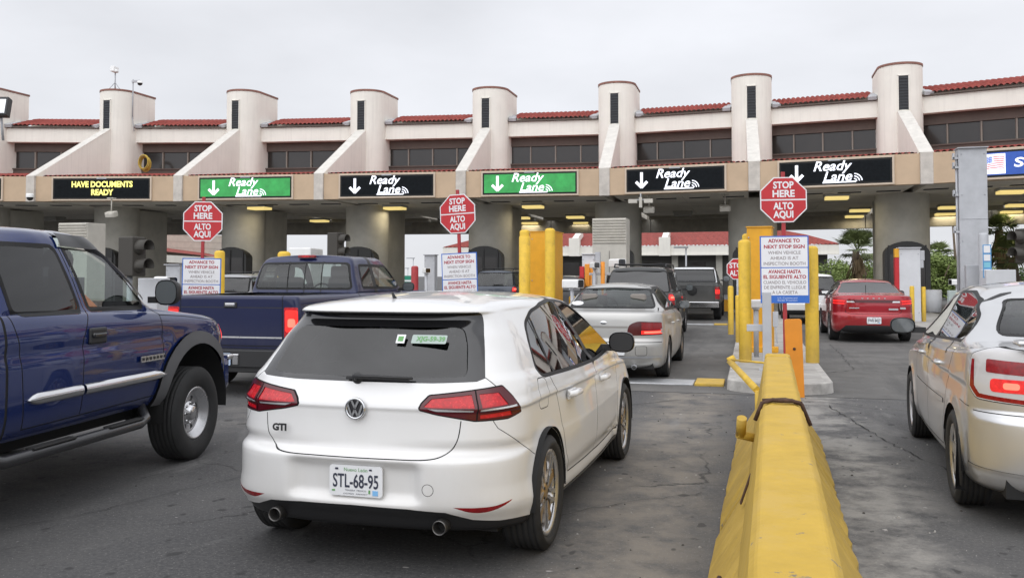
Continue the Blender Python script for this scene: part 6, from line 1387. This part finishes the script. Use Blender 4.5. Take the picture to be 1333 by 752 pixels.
for z in (.55, .75, .9, .95): b.box((-.36, .1, h*z), (.12, .14, .05)); b.box((-.41, .08, h*z+.05), (.04, .1, .14))
b.tube([(-.34, .1, .5), (-.34, .1, h*.97)], .025, 8); b.build('hinge', GREY, o)
o2, h2 = grey_panel(1184, 323, 27.5, .60, .4, 'white portal panel with a red and yellow edge beside the red sedan', 0, None, WPANEL)
b = MB(); b.box((-.36, .12, h2*.44), (.12, .26, h2*.86)); b.build('edge_guard', RED, o2, .006); b = MB(); b.box((-.36, .12, h2*.935), (.12, .26, h2*.12)); b.build('edge_guard_top', YELO, o2, .006)
b = MB(); b.box((.36, .1, h2*.90), (.12, .2, .3)); b.box((.34, .05, h2*.78), (.1, .1, .22)); b.build('junction_box', GREY, o2, .01)
grey_panel(559, 332, 30, .36, .3, 'grey portal post left of the tilted middle advance board'); grey_panel(225, 345, 24, .42, .3, 'pale grey portal post left of the left advance board')
o3, h3 = grey_panel(766, 331, 29.5, .42, .35, 'white portal panel with red and orange posts left of the louvred cabinet', 0, None, WPANEL)
b = MB(); b.box((-.2, -.08, 1.38), (.14, .1, .6)); b.build('red_guard', RED, o3, .01); b = MB(); b.box((-.02, -.09, 1.40), (.16, .1, .72)); b.box((.16, -.09, 1.4), (.16, .1, .72)); b.build('orange_guard', ORG, o3, .01)
b = MB(); b.box((.45, -.05, 1.15), (.26, .2, .55), ry=.12); b.build('card_reader', BEIGE, o3, .02); b = MB(); b.box((.30, .05, 1.9), (.16, .16, .5)); b.tube([(.3, 0, 1.6), (.4, -.02, 1.3), (.5, -.02, .9)], .03, 6); b.build('cable', GREY, o3)
# grey square post, small white camera on the right island
p = at(998, 380, 13.4); o = empty('sign_post', (p.x, p.y, .15), 0, 'grey square post just left of the right red sign pole', 'post'); b = MB(); b.box((0, 0, (p.z-.15)/2), (.13, .09, p.z-.15)); b.build('post', GREY, o, .008); b = MB(); b.box((0, 0, .015), (.24, .2, .03)); b.build('base_plate', GREY, o, .004); b = MB(); b.box((-.14, .05, .62), (.3, .06, .1)); b.box((.12, .02, .75), (.08, .08, .22)); b.tube([(.12, 0, .7), (.14, -.02, .4)], .012, 6); b.build('bracket', GREY, o, .006)
# ------------------------------------------------------------ lane cameras
def lane_camera(px, py, d, s, yaw, label, post=None, pm=None):
    p = at(px, py, d); o = empty('lane_camera', (p.x, p.y, .15), 0, label, 'camera', 'white lane cameras on posts')
    z = p.z-.15; b = MB(); b.M = Matrix.Translation((0, 0, z)) @ Matrix.Rotation(yaw, 4, 'Z')
    pf = rnd([(-s*.3, -s*.27), (s*.3, -s*.27), (s*.3, s*.27), (-s*.3, s*.27)], [.02, .02, s*.14, s*.14]); b.prism(pf, -s*.7, s*.6, None, 0); b.build('housing', WCAM, o, .008)
    b = MB(); b.M = Matrix.Translation((0, 0, z)) @ Matrix.Rotation(yaw, 4, 'Z'); b.prism([(x*.86, q*.86) for x, q in pf], -s*.715, -s*.69); b.build('lens_window', M['gloss_black'], o)
    b = MB(); b.tube([(0, 0, 0), (0, 0, z-s*.2)], .045, 10); b.box((0, 0, z-s*.32), (.12, .12, s*.14)); b.build('post', pm or GREY, o)
    return o
lane_camera(215, 367, 18.5, .42, R(62), 'white box camera with black lens window left of the left advance board'); lane_camera(745, 369, 20.5, .36, R(60), 'white box camera with black lens window right of the central amber portal')
lane_camera(774, 345, 26, .30, R(28), 'small tubular white camera on the orange post, left one'); lane_camera(803, 342, 26, .42, R(38), 'large white camera with black front right of the orange post')
lane_camera(555, 352, 28, .28, R(35), 'white camera in front of the grey post left of the tilted sign'); lane_camera(984, 395, 15.6, .26, R(-60), 'white camera box low between the yellow bollard and the grey post'); lane_camera(1246, 367, 26, .3, R(-70), 'small white camera left of the very tall grey post')
p = at(785, 343, 26); o = empty('camera_post', (p.x, p.y, .15), 0, 'orange post with a white cross arm carrying two cameras', 'post'); b = MB(); b.tube([(0, -.05, 0), (0, -.05, p.z-.1)], .06, 12); b.build('post', ORG, o); b = MB(); b.box((.05, 0, p.z-.45), (.9, .07, .07)); b.box((-.28, 0, p.z-1.0), (.08, .06, 1.1)); b.box((.1, .05, .65), (.5, .3, 1.0)); b.build('cross_arm', GREY, o, .01)
# ------------------------------------------------------------ lane signals
def signal(px, py, d, yaw, label, z0=.15):
    p = at(px, py, d); o = empty('traffic_light', (p.x, p.y, z0), yaw, label, 'traffic light', 'dark lane signals with two lenses'); z = p.z-z0
    m_ = mat('signal_housing', (.045, .04, .033), .6, noise=.15)
    b = MB(); b.box((0, 0, z), (.34, .34, .72)); b.build('housing', m_, o, .02)
    b = MB()
    for dz in (.17, -.17):
        Mx = Matrix.Translation((0, -.17, z+dz)) @ Matrix.Rotation(pi/2, 4, 'X'); b.lathe([(.135, 0), (.14, .22), (.13, .22), (.125, 0)], 20, Mx, a0=-.3, a1=pi+.3)
        b.lathe([(.14, 0), (.12, .05), (0, .07)], 20, Mx)
    b.build('visor', m_, o); b = MB(); b.tube([(0, .05, 0), (0, .05, z-.34)], .05, 10); b.build('pole', GREY, o); return o
signal(172, 334, 16.7, R(84), 'dark two lens lane signal behind the mirror of the near blue pickup'); signal(437, 320, 25, R(80), 'dark two lens lane signal above the cab of the navy pickup'); signal(1338, 320, 19, R(-62), 'dark two lens lane signal at the right picture edge')
def cabinet(px, py, d, w, h, dep, m_, name, label, cat, louvre=False, yaw=0):
    t = at(px, py, d); H_ = h if h else t.z-.15; z0 = .15 if not h else t.z-h
    o = empty(name, (t.x, t.y, z0), yaw, label, cat); b = MB(); b.box((0, dep/2, H_/2), (w, dep, H_)); b.build('body', m_, o, .012)
    if louvre:
        b = MB()
        for k in range(9): b.box((0, -.012, H_-.06-.095*k), (w*.96, .05, .05), rx=.5)
        b.build('louvre', m_, o)
        b = MB(); b.box((.0, -.006, H_*.36), (.012, .012, H_*.62)); b.build('door_seam', M['gap'], o)
        b = MB(); b.box((w*.12, -.012, H_*.27), (w*.62, .02, H_*.30)); b.build('dark_window', M['gloss_black'], o)
    return o
cabinet(793, 284, 30.5, 1.15, None, .9, BEIGE, 'equipment_cabinet', 'tall beige cabinet with a louvred top behind the champagne sedan', 'cabinet', True); cabinet(95, 290, 30.5, 1.15, None, .9, BEIGE, 'equipment_cabinet', 'tall beige louvred cabinet above the near blue pickup roof', 'cabinet', True)
cabinet(192, 362, 17.2, .42, None, .4, WPANEL, 'control_box', 'white control box below the left lane signal', 'cabinet'); cabinet(1241, 378, 25.5, .25, None, .2, mat('pale_green_box', (.36, .42, .40), .6), 'control_box', 'small pale green box left of the very tall grey post', 'cabinet'); cabinet(1303, 351, 20, .6, .4, .5, WPANEL, 'equipment_cabinet', 'white sloping equipment lid above the roof of the right silver sedan', 'cabinet'); cabinet(1267, 345, 20.8, .30, .5, .2, GREY, 'junction_box', 'grey junction box at the foot of the very tall grey post', 'cabinet')
p = at(1280, 303, 20.6); o = empty('vent_pipe', (p.x, p.y, .15), 0, 'grey capped pipe right of the very tall grey post', 'pipe'); b = MB(); b.lathe([(0, p.z-.15), (.09, p.z-.16), (.105, p.z-.2), (.105, 0)], 20); b.build('pipe', GREY, o)
p = at(1285, 340, 20.2); o = empty('notice_board', (p.x, p.y, p.z), R(-10), 'narrow blue and white notice on the grey pipe at right', 'sign'); b = MB(); b.box((0, 0, 0), (.17, .02, .74)); b.build('board', mat('notice_blue', (.08, .28, .55), .5), o, .004)
b = MB()
for z, h_, mi in ((.27, .16, 0), (.08, .14, 0), (-.08, .12, 1), (-.26, .16, 0)): b.box((0, -.012, z), (.13, .004, h_), mi)
b.build('panel', [WHT, mat('notice_cyan', (.2, .5, .62), .5)], o)
# barrier far away, lane edge plates
p = ground(945, 405); o = empty('barrier', p, 0, 'low amber yellow barrier far off in front of the dark rear building', 'barrier'); b = MB(); b.prism([(-.5, 0), (.5, 0), (.42, .5), (-.42, .5)], -.25, .25); b.build('block', YELO, o, .02)
def road_plate(x0, x1, px, py, w, label):
    g_ = ground(px, py); o = empty('road_plate', (0, g_.y, 0), 0, label, 'road plate', 'metal road plates with yellow ends')
    b = MB(); xr = g_.x; b.box((xr-(x1+x0)/2-.0, 0, .012), (x1-x0, w, .024), 0); b.build('plate', mat('worn_aluminium', (.5, .51, .52), .45, .5, noise=.25), o, .008); b = MB(); b.box((xr+.0-.2+.0, 0, .022), (.40, w*1.15, .044), 0); b.build('end_ramp', YEL, o, .01)
road_plate(.42, 2.8, 943, 500, .58, 'worn metal strip with a yellow end across the road behind the champagne sedan'); road_plate(.42, 2.8, 947, 423, .34, 'far metal strip with a yellow end beside the charcoal suv')
# litter and gravel chips scattered on the asphalt
rr = random.Random(8); b = MB()
for k in range(260):
    u = rr.random(); x = rr.choice([rr.gauss(1.1, .5), rr.gauss(-.7, .5), rr.uniform(-6, 4)]); y = rr.uniform(2.5, 13)
    s_ = rr.uniform(.004, .014); b.box((x, y, s_*.3), (s_*rr.uniform(.7, 1.6), s_*rr.uniform(.7, 1.6), s_*.7), 0 if rr.random() < .6 else 1, rz=rr.uniform(0, 3), taper=.6)
tag(b.build('gravel', [mat('pale_chip', (.34, .33, .31), .9), mat('dark_chip', (.05, .045, .04), .9)]), kind='stuff')
# ------------------------------------------------------------ rear buildings
def rear_building():
    A, B = at(577, 330, 78), at(1092, 330, 70); A.z = B.z = 0
    o = empty('rear_building', ((A+B)/2).to_tuple(), 0, 'low building with red tile roof and white fascia seen through the lanes behind the canopy', 'building')
    u = (B-A).normalized(); n = Vector((u.y, -u.x, 0)); mid = (A+B)/2; ang = math.atan2(u.y, u.x); o.rotation_euler = (0, 0, ang); Lb = (B-A).length
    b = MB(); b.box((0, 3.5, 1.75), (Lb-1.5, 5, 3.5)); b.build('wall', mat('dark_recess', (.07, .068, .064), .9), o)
    b = MB(); b.box((0, 0, 3.55), (Lb, .3, .72)); b.box((0, -.12, 3.2), (Lb, .2, .12)); b.build('fascia', CREAM, o)
    b = MB(); n_ = 240; V = []
    for r, (y, z, e) in enumerate(((-.2, 3.95, 0), (2.4, 4.75, 2.2), (4.6, 5.3, 4.2))):
        for i in range(n_+1): V.append((-Lb/2+e+(Lb-2*e)*i/n_, y, z+.05*sin(i*2.6)))
    b.add(V, [(r*(n_+1)+i, r*(n_+1)+i+1, (r+1)*(n_+1)+i+1, (r+1)*(n_+1)+i) for r in range(2) for i in range(n_)], 0, True)
    for sg in (-1, 1): b.add([(sg*Lb/2, -.2, 3.93), (sg*(Lb/2-4.2), 4.6, 5.3), (sg*Lb/2, 8, 3.93)], [(0, 1, 2)])
    b.build('roof', TILE, o)
    b = MB()
    for x in (Lb*.5-13.3, -Lb*.5+11.5): b.box((x, -.1, 3.85), (.9, .5, 1.5)); b.box((x, 1.2, 4.7), (.5, 2.8, .5), rx=.28)
    b.build('gable_pier', CREAM, o, .02)
    b = MB()
    for x in np.linspace(-Lb/2+2, Lb/2-2, 9): b.box((x, .9, 1.6), (.5, .3, 3.2))
    b.build('column', COLM, o)
    b = MB()
    for x in np.linspace(-Lb/2+4, Lb/2-4, 8): b.box((x, .98, 1.5), (1.6, .06, 2.2))
    b.build('window', DGLASS, o)
rear_building()
def left_building():
    A, B = at(150, 330, 66), at(299, 330, 74); A.z = B.z = 0; u = (B-A).normalized(); Lb = (B-A).length
    o = empty('rear_building', ((A+B)/2).to_tuple(), math.atan2(u.y, u.x), 'pale beige block wall building with a low red roof behind the left stop sign', 'building')
    b = MB(); b.box((0, 3, 2.4), (Lb, 4, 4.8)); b.build('wall', mat('beige_block', (.62, .54, .46), .9, noise=.12), o)
    b = MB()
    for k in range(9): b.box((0, .995, .7+.5*k), (Lb*.998, .02, .025))
    b.build('block_joint', mat('joint_beige', (.48, .42, .36), .9), o)
    b = MB(); V = [(-Lb*.5, .98, 4.1), (Lb*.36, .98, 3.3), (Lb*.36, -1.6, 2.9), (-Lb*.5, -1.6, 3.55)]; b.add(V, [(0, 1, 2, 3)]); b.build('roof', TILE, o)
    b = MB(); b.box((-Lb*.1, -1.5, 2.75), (Lb*.8, .2, .55), ry=.035); b.build('fascia', CREAM, o); b = MB(); b.box((-Lb*.12, .9, 1.25), (Lb*.7, .1, 2.3)); b.build('opening', M['matt'], o)
left_building()
p = at(390, 327, 34); o = empty('truck_trailer', (p.x, p.y, 0), R(12), 'white truck box corner rising behind the cab of the navy pickup', 'truck'); b = MB(); b.box((0, .9, 1.70), (.85, 1.8, 1.75)); b.build('cargo_box', WCAM, o, .04); b = MB(); b.box((0, .9, .7), (.7, 1.7, .25)); b.build('chassis', M['black'], o)
b = MB()
for y in (.5, 1.3):
    for x in (-.34, .34): b.lathe([(.2, -.1), (.35, -.1), (.35, .1), (.2, .1)], 20, Matrix.Translation((x, y, .35)) @ Matrix.Rotation(pi/2, 4, 'Y'))
b.build('wheel', M['rubber'], o)
# far green road sign, street lamps
p = at(526, 372, 80); o = empty('road_sign', (p.x, p.y, 0), 0, 'far green road sign left of the red bollard', 'sign'); b = MB(); b.box((0, 0, p.z+.3), (2.4, .05, 1.2)); b.build('panel', mat('highway_green', (.02, .25, .16), .5), o); b = MB(); b.box((0, -.03, p.z+.45), (1.8, .01, .14)); b.box((0, -.03, p.z+.15), (1.5, .01, .14)); b.build('legend', WHT, o); b = MB(); b.box((-.8, .05, p.z/2), (.12, .1, p.z)); b.box((.8, .05, p.z/2), (.12, .1, p.z)); b.build('post', GREY, o)
for px, py, d, lab in ((538, 336, 110, 'far thin street lamp above the red bollard'), (531, 349, 130, 'far thin street lamp left of the red bollard'), (893, 322, 64, 'wall lamp post in front of the dark rear building')):
    p = at(px, py, d); o = empty('street_lamp', (p.x, p.y, 0), 0, lab, 'street lamp', 'far street lamps'); b = MB(); b.tube([(0, 0, 0), (0, 0, p.z)], .08, 8, r2=.05); b.build('pole', M['steel'], o); b = MB(); b.box((-.35, 0, p.z), (1.0, .25, .12)); b.build('lamp_head', M['steel'], o)
# ------------------------------------------------------------ trees
BARK = mat('palm_bark', (.16, .12, .085), .95, noise=.4, nscale=6, bump=.4); DEAD = mat('dead_frond', (.26, .19, .11), .95, noise=.3)
def leafmat(name, c):
    m = mat(name, c, .65, noise=.45, nscale=1.3); return m
FROND = leafmat('palm_frond', (.17, .21, .08)); LEAF1 = leafmat('bright_leaf', (.21, .28, .075)); LEAF2 = leafmat('deep_leaf', (.11, .18, .045))
def palm(px, py, d, cr, label, skirt=True, seed=1, hang=.6):
    p = at(px, py, d); o = empty('palm_tree', (p.x, p.y, 0), 0, label, 'tree', 'palm trees'); rr = random.Random(seed); H_ = p.z
    b = MB(); b.tube([(.1*sin(k*.7), .05*k/8, H_*k/8) for k in range(9)], .26, 12, r2=.18); b.build('trunk', BARK, o)
    def fan(mb, a, el, L_, droop):
        d0 = Vector((cos(a)*cos(el), sin(a)*cos(el), sin(el))); base = Vector((0, 0, H_)); tip = base+d0*L_*.5+Vector((0, 0, -droop*.3)); side = d0.cross(Vector((0, 0, 1)))
        side = side.normalized() if side.length > .01 else Vector((1, 0, 0)); up = side.cross(d0).normalized()
        w = .02; mb.add([base+side*w, base-side*w, tip-side*w, tip+side*w], [(0, 1, 2, 3)])
        for k in range(17):
            t = (k/16-.5)*2.5; dr = (d0*cos(t)+side*sin(t)).normalized(); e = tip+dr*L_*.5*rr.uniform(.8, 1.05)+Vector((0, 0, -droop*abs(rr.gauss(.5, .25))))
            m_ = tip+dr*L_*.25+up*.04; sd = dr.cross(up).normalized()*.035
            mb.add([tip, m_+sd, e, m_-sd], [(0, 1, 2, 3)])
    b = MB(); b.nomerge = True; b.norecalc = True
    for k in range(44): fan(b, rr.uniform(0, 2*pi), rr.uniform(-.35, 1.35), cr*rr.uniform(.8, 1.1), cr*rr.uniform(.05, .3))
    b.build('crown', FROND, o)
    if skirt:
        b = MB(); b.nomerge = True; b.norecalc = True
        for k in range(60):
            a = rr.uniform(0, 2*pi); z1 = H_-rr.uniform(.1, hang*H_*.8); z0 = z1-rr.uniform(.5, 1.1); r1 = rr.uniform(.15, .3); r0 = r1+rr.uniform(.1, .45)
            for j in range(5):
                aa = a+rr.uniform(-.2, .2); w = .05; b.add([(r1*cos(aa-w), r1*sin(aa-w), z1), (r1*cos(aa+w), r1*sin(aa+w), z1), (r0*cos(aa+w), r0*sin(aa+w), z0), (r0*cos(aa-w), r0*sin(aa-w), z0-.1)], [(0, 1, 2, 3)])
        b.build('dead_fronds', DEAD, o)
def bush(px, py, d, w, h, label, m_, seed, dens=1.0, name='tree'):
    p = at(px, py, d); o = empty(name, (p.x, p.y, 0), 0, label, 'tree', 'broadleaf trees behind the canopy'); rr = random.Random(seed); top = p.z
    b = MB()
    for k in range(5): a = k*1.3; b.tube([(0, 0, 0), (.3*cos(a), .3*sin(a), top*.3), (w*.3*cos(a), w*.3*sin(a), top*.7)], .12, 7, r2=.03)
    b.build('trunk', BARK, o)
    b = MB(); b.nomerge = True; b.norecalc = True
    cl = [(rr.gauss(0, w*.26), rr.gauss(0, w*.22), top-h*rr.uniform(.12, .95), rr.uniform(.14, .26)*w) for k in range(int(26*dens))]
    for (cx, cy, cz, cr) in cl:
        for k in range(430):
            v = Vector((rr.gauss(0, 1), rr.gauss(0, 1), rr.gauss(0, 1))); v.normalize(); q = Vector((cx, cy, cz))+Vector((v.x, v.y, v.z*.75))*cr*rr.uniform(.55, 1.08)
            if q.z < .1: continue
            s_ = rr.uniform(.05, .115); e1 = Vector((rr.gauss(0, 1), rr.gauss(0, 1), rr.gauss(0, .6))).normalized(); e2 = e1.cross(v+Vector((.01, .3, .2))).normalized()
            b.add([q-e1*s_, q-e2*s_*.5, q+e1*s_, q+e2*s_*.5], [(0, 1, 2, 3)])
    b.build('crown', m_, o)
palm(1116, 327, 52, 1.75, 'fan palm with a thick skirt of dead fronds above the red sedan', True, 2, .9)
palm(1303, 300, 44, 1.0, 'tall palm with a hanging dead frond cluster at the upper right', True, 5, .35); palm(1322, 335, 40, 1.7, 'green fan palm at the right edge in front of the dead frond palm', False, 7); palm(1222, 333, 75, 1.6, 'far small palm top behind the bright green tree', False, 9)
bush(1082, 338, 60, 4.2, 3.0, 'bright green tree left of the fan palm above the red sedan', LEAF1, 11, 1.2); bush(1150, 350, 64, 4.0, 2.4, 'green tree between the fan palm and the right column', LEAF2, 12); bush(1221, 326, 58, 3.4, 4.3, 'bright green tree left of the very tall grey post', LEAF1, 13, 1.5); bush(1262, 330, 66, 3.4, 4.0, 'green tree directly behind the very tall grey post', LEAF1, 14, 1.2); bush(1322, 352, 46, 3.4, 3.0, 'dark green low tree at the right edge below the palms', LEAF2, 15, 1.2); bush(1040, 345, 75, 4, 2.6, 'green tree behind the right advance board', LEAF2, 16)
p = at(1246, 297, 60); o = empty('utility_pole', (p.x, p.y, 0), 0, 'slanted thin dark pole left of the very tall grey post', 'pole'); b = MB(); b.tube([(0, 0, 0), (-.35, 0, p.z+2)], .09, 8, r2=.06); b.build('pole', BARK, o)
p = at(1215, 385, 34); o = empty('waste_bin', (p.x, p.y, .15), 0, 'grey white drum right of the thin yellow bollards', 'bin'); b = MB(); b.lathe([(0, .02), (.26, .02), (.3, .5), (.29, .85), (.27, .86), (0, .8)], 24); b.build('drum', WPANEL, o)
import OpenImageIO as o, numpy as np, sys
b=o.ImageBuf('/workdir/render_main.png'); a=b.get_pixels(o.UINT8)[...,:3]; k=a.shape[1]/1333
for n,x0,y0,x1,y1 in [('sky',600,20,700,60),('skylow',560,60,600,90),('roadL',60,660,200,740),('roadmid',850,620,900,700),('roadR',1120,620,1180,700),('roadfar',870,520,920,560),('tower',470,160,500,200),('butt',400,200,440,220),('fascia',380,235,400,255),('hatch',400,560,560,585),('hatchside',700,560,740,600),('roof',480,385,600,395),('soffit',340,275,440,282),('col',460,300,500,320),('door',130,460,180,480),('tailgate',300,410,360,430),('barriertop',1010,560,1040,640),('barrierL',960,690,975,740),('nissan',1290,560,1333,600),('tile',360,156,440,161),('glass',420,440,540,470)]:
    print(n, a[int(y0*k):int(y1*k),int(x0*k):int(x1*k)].reshape(-1,3).mean(0).round())
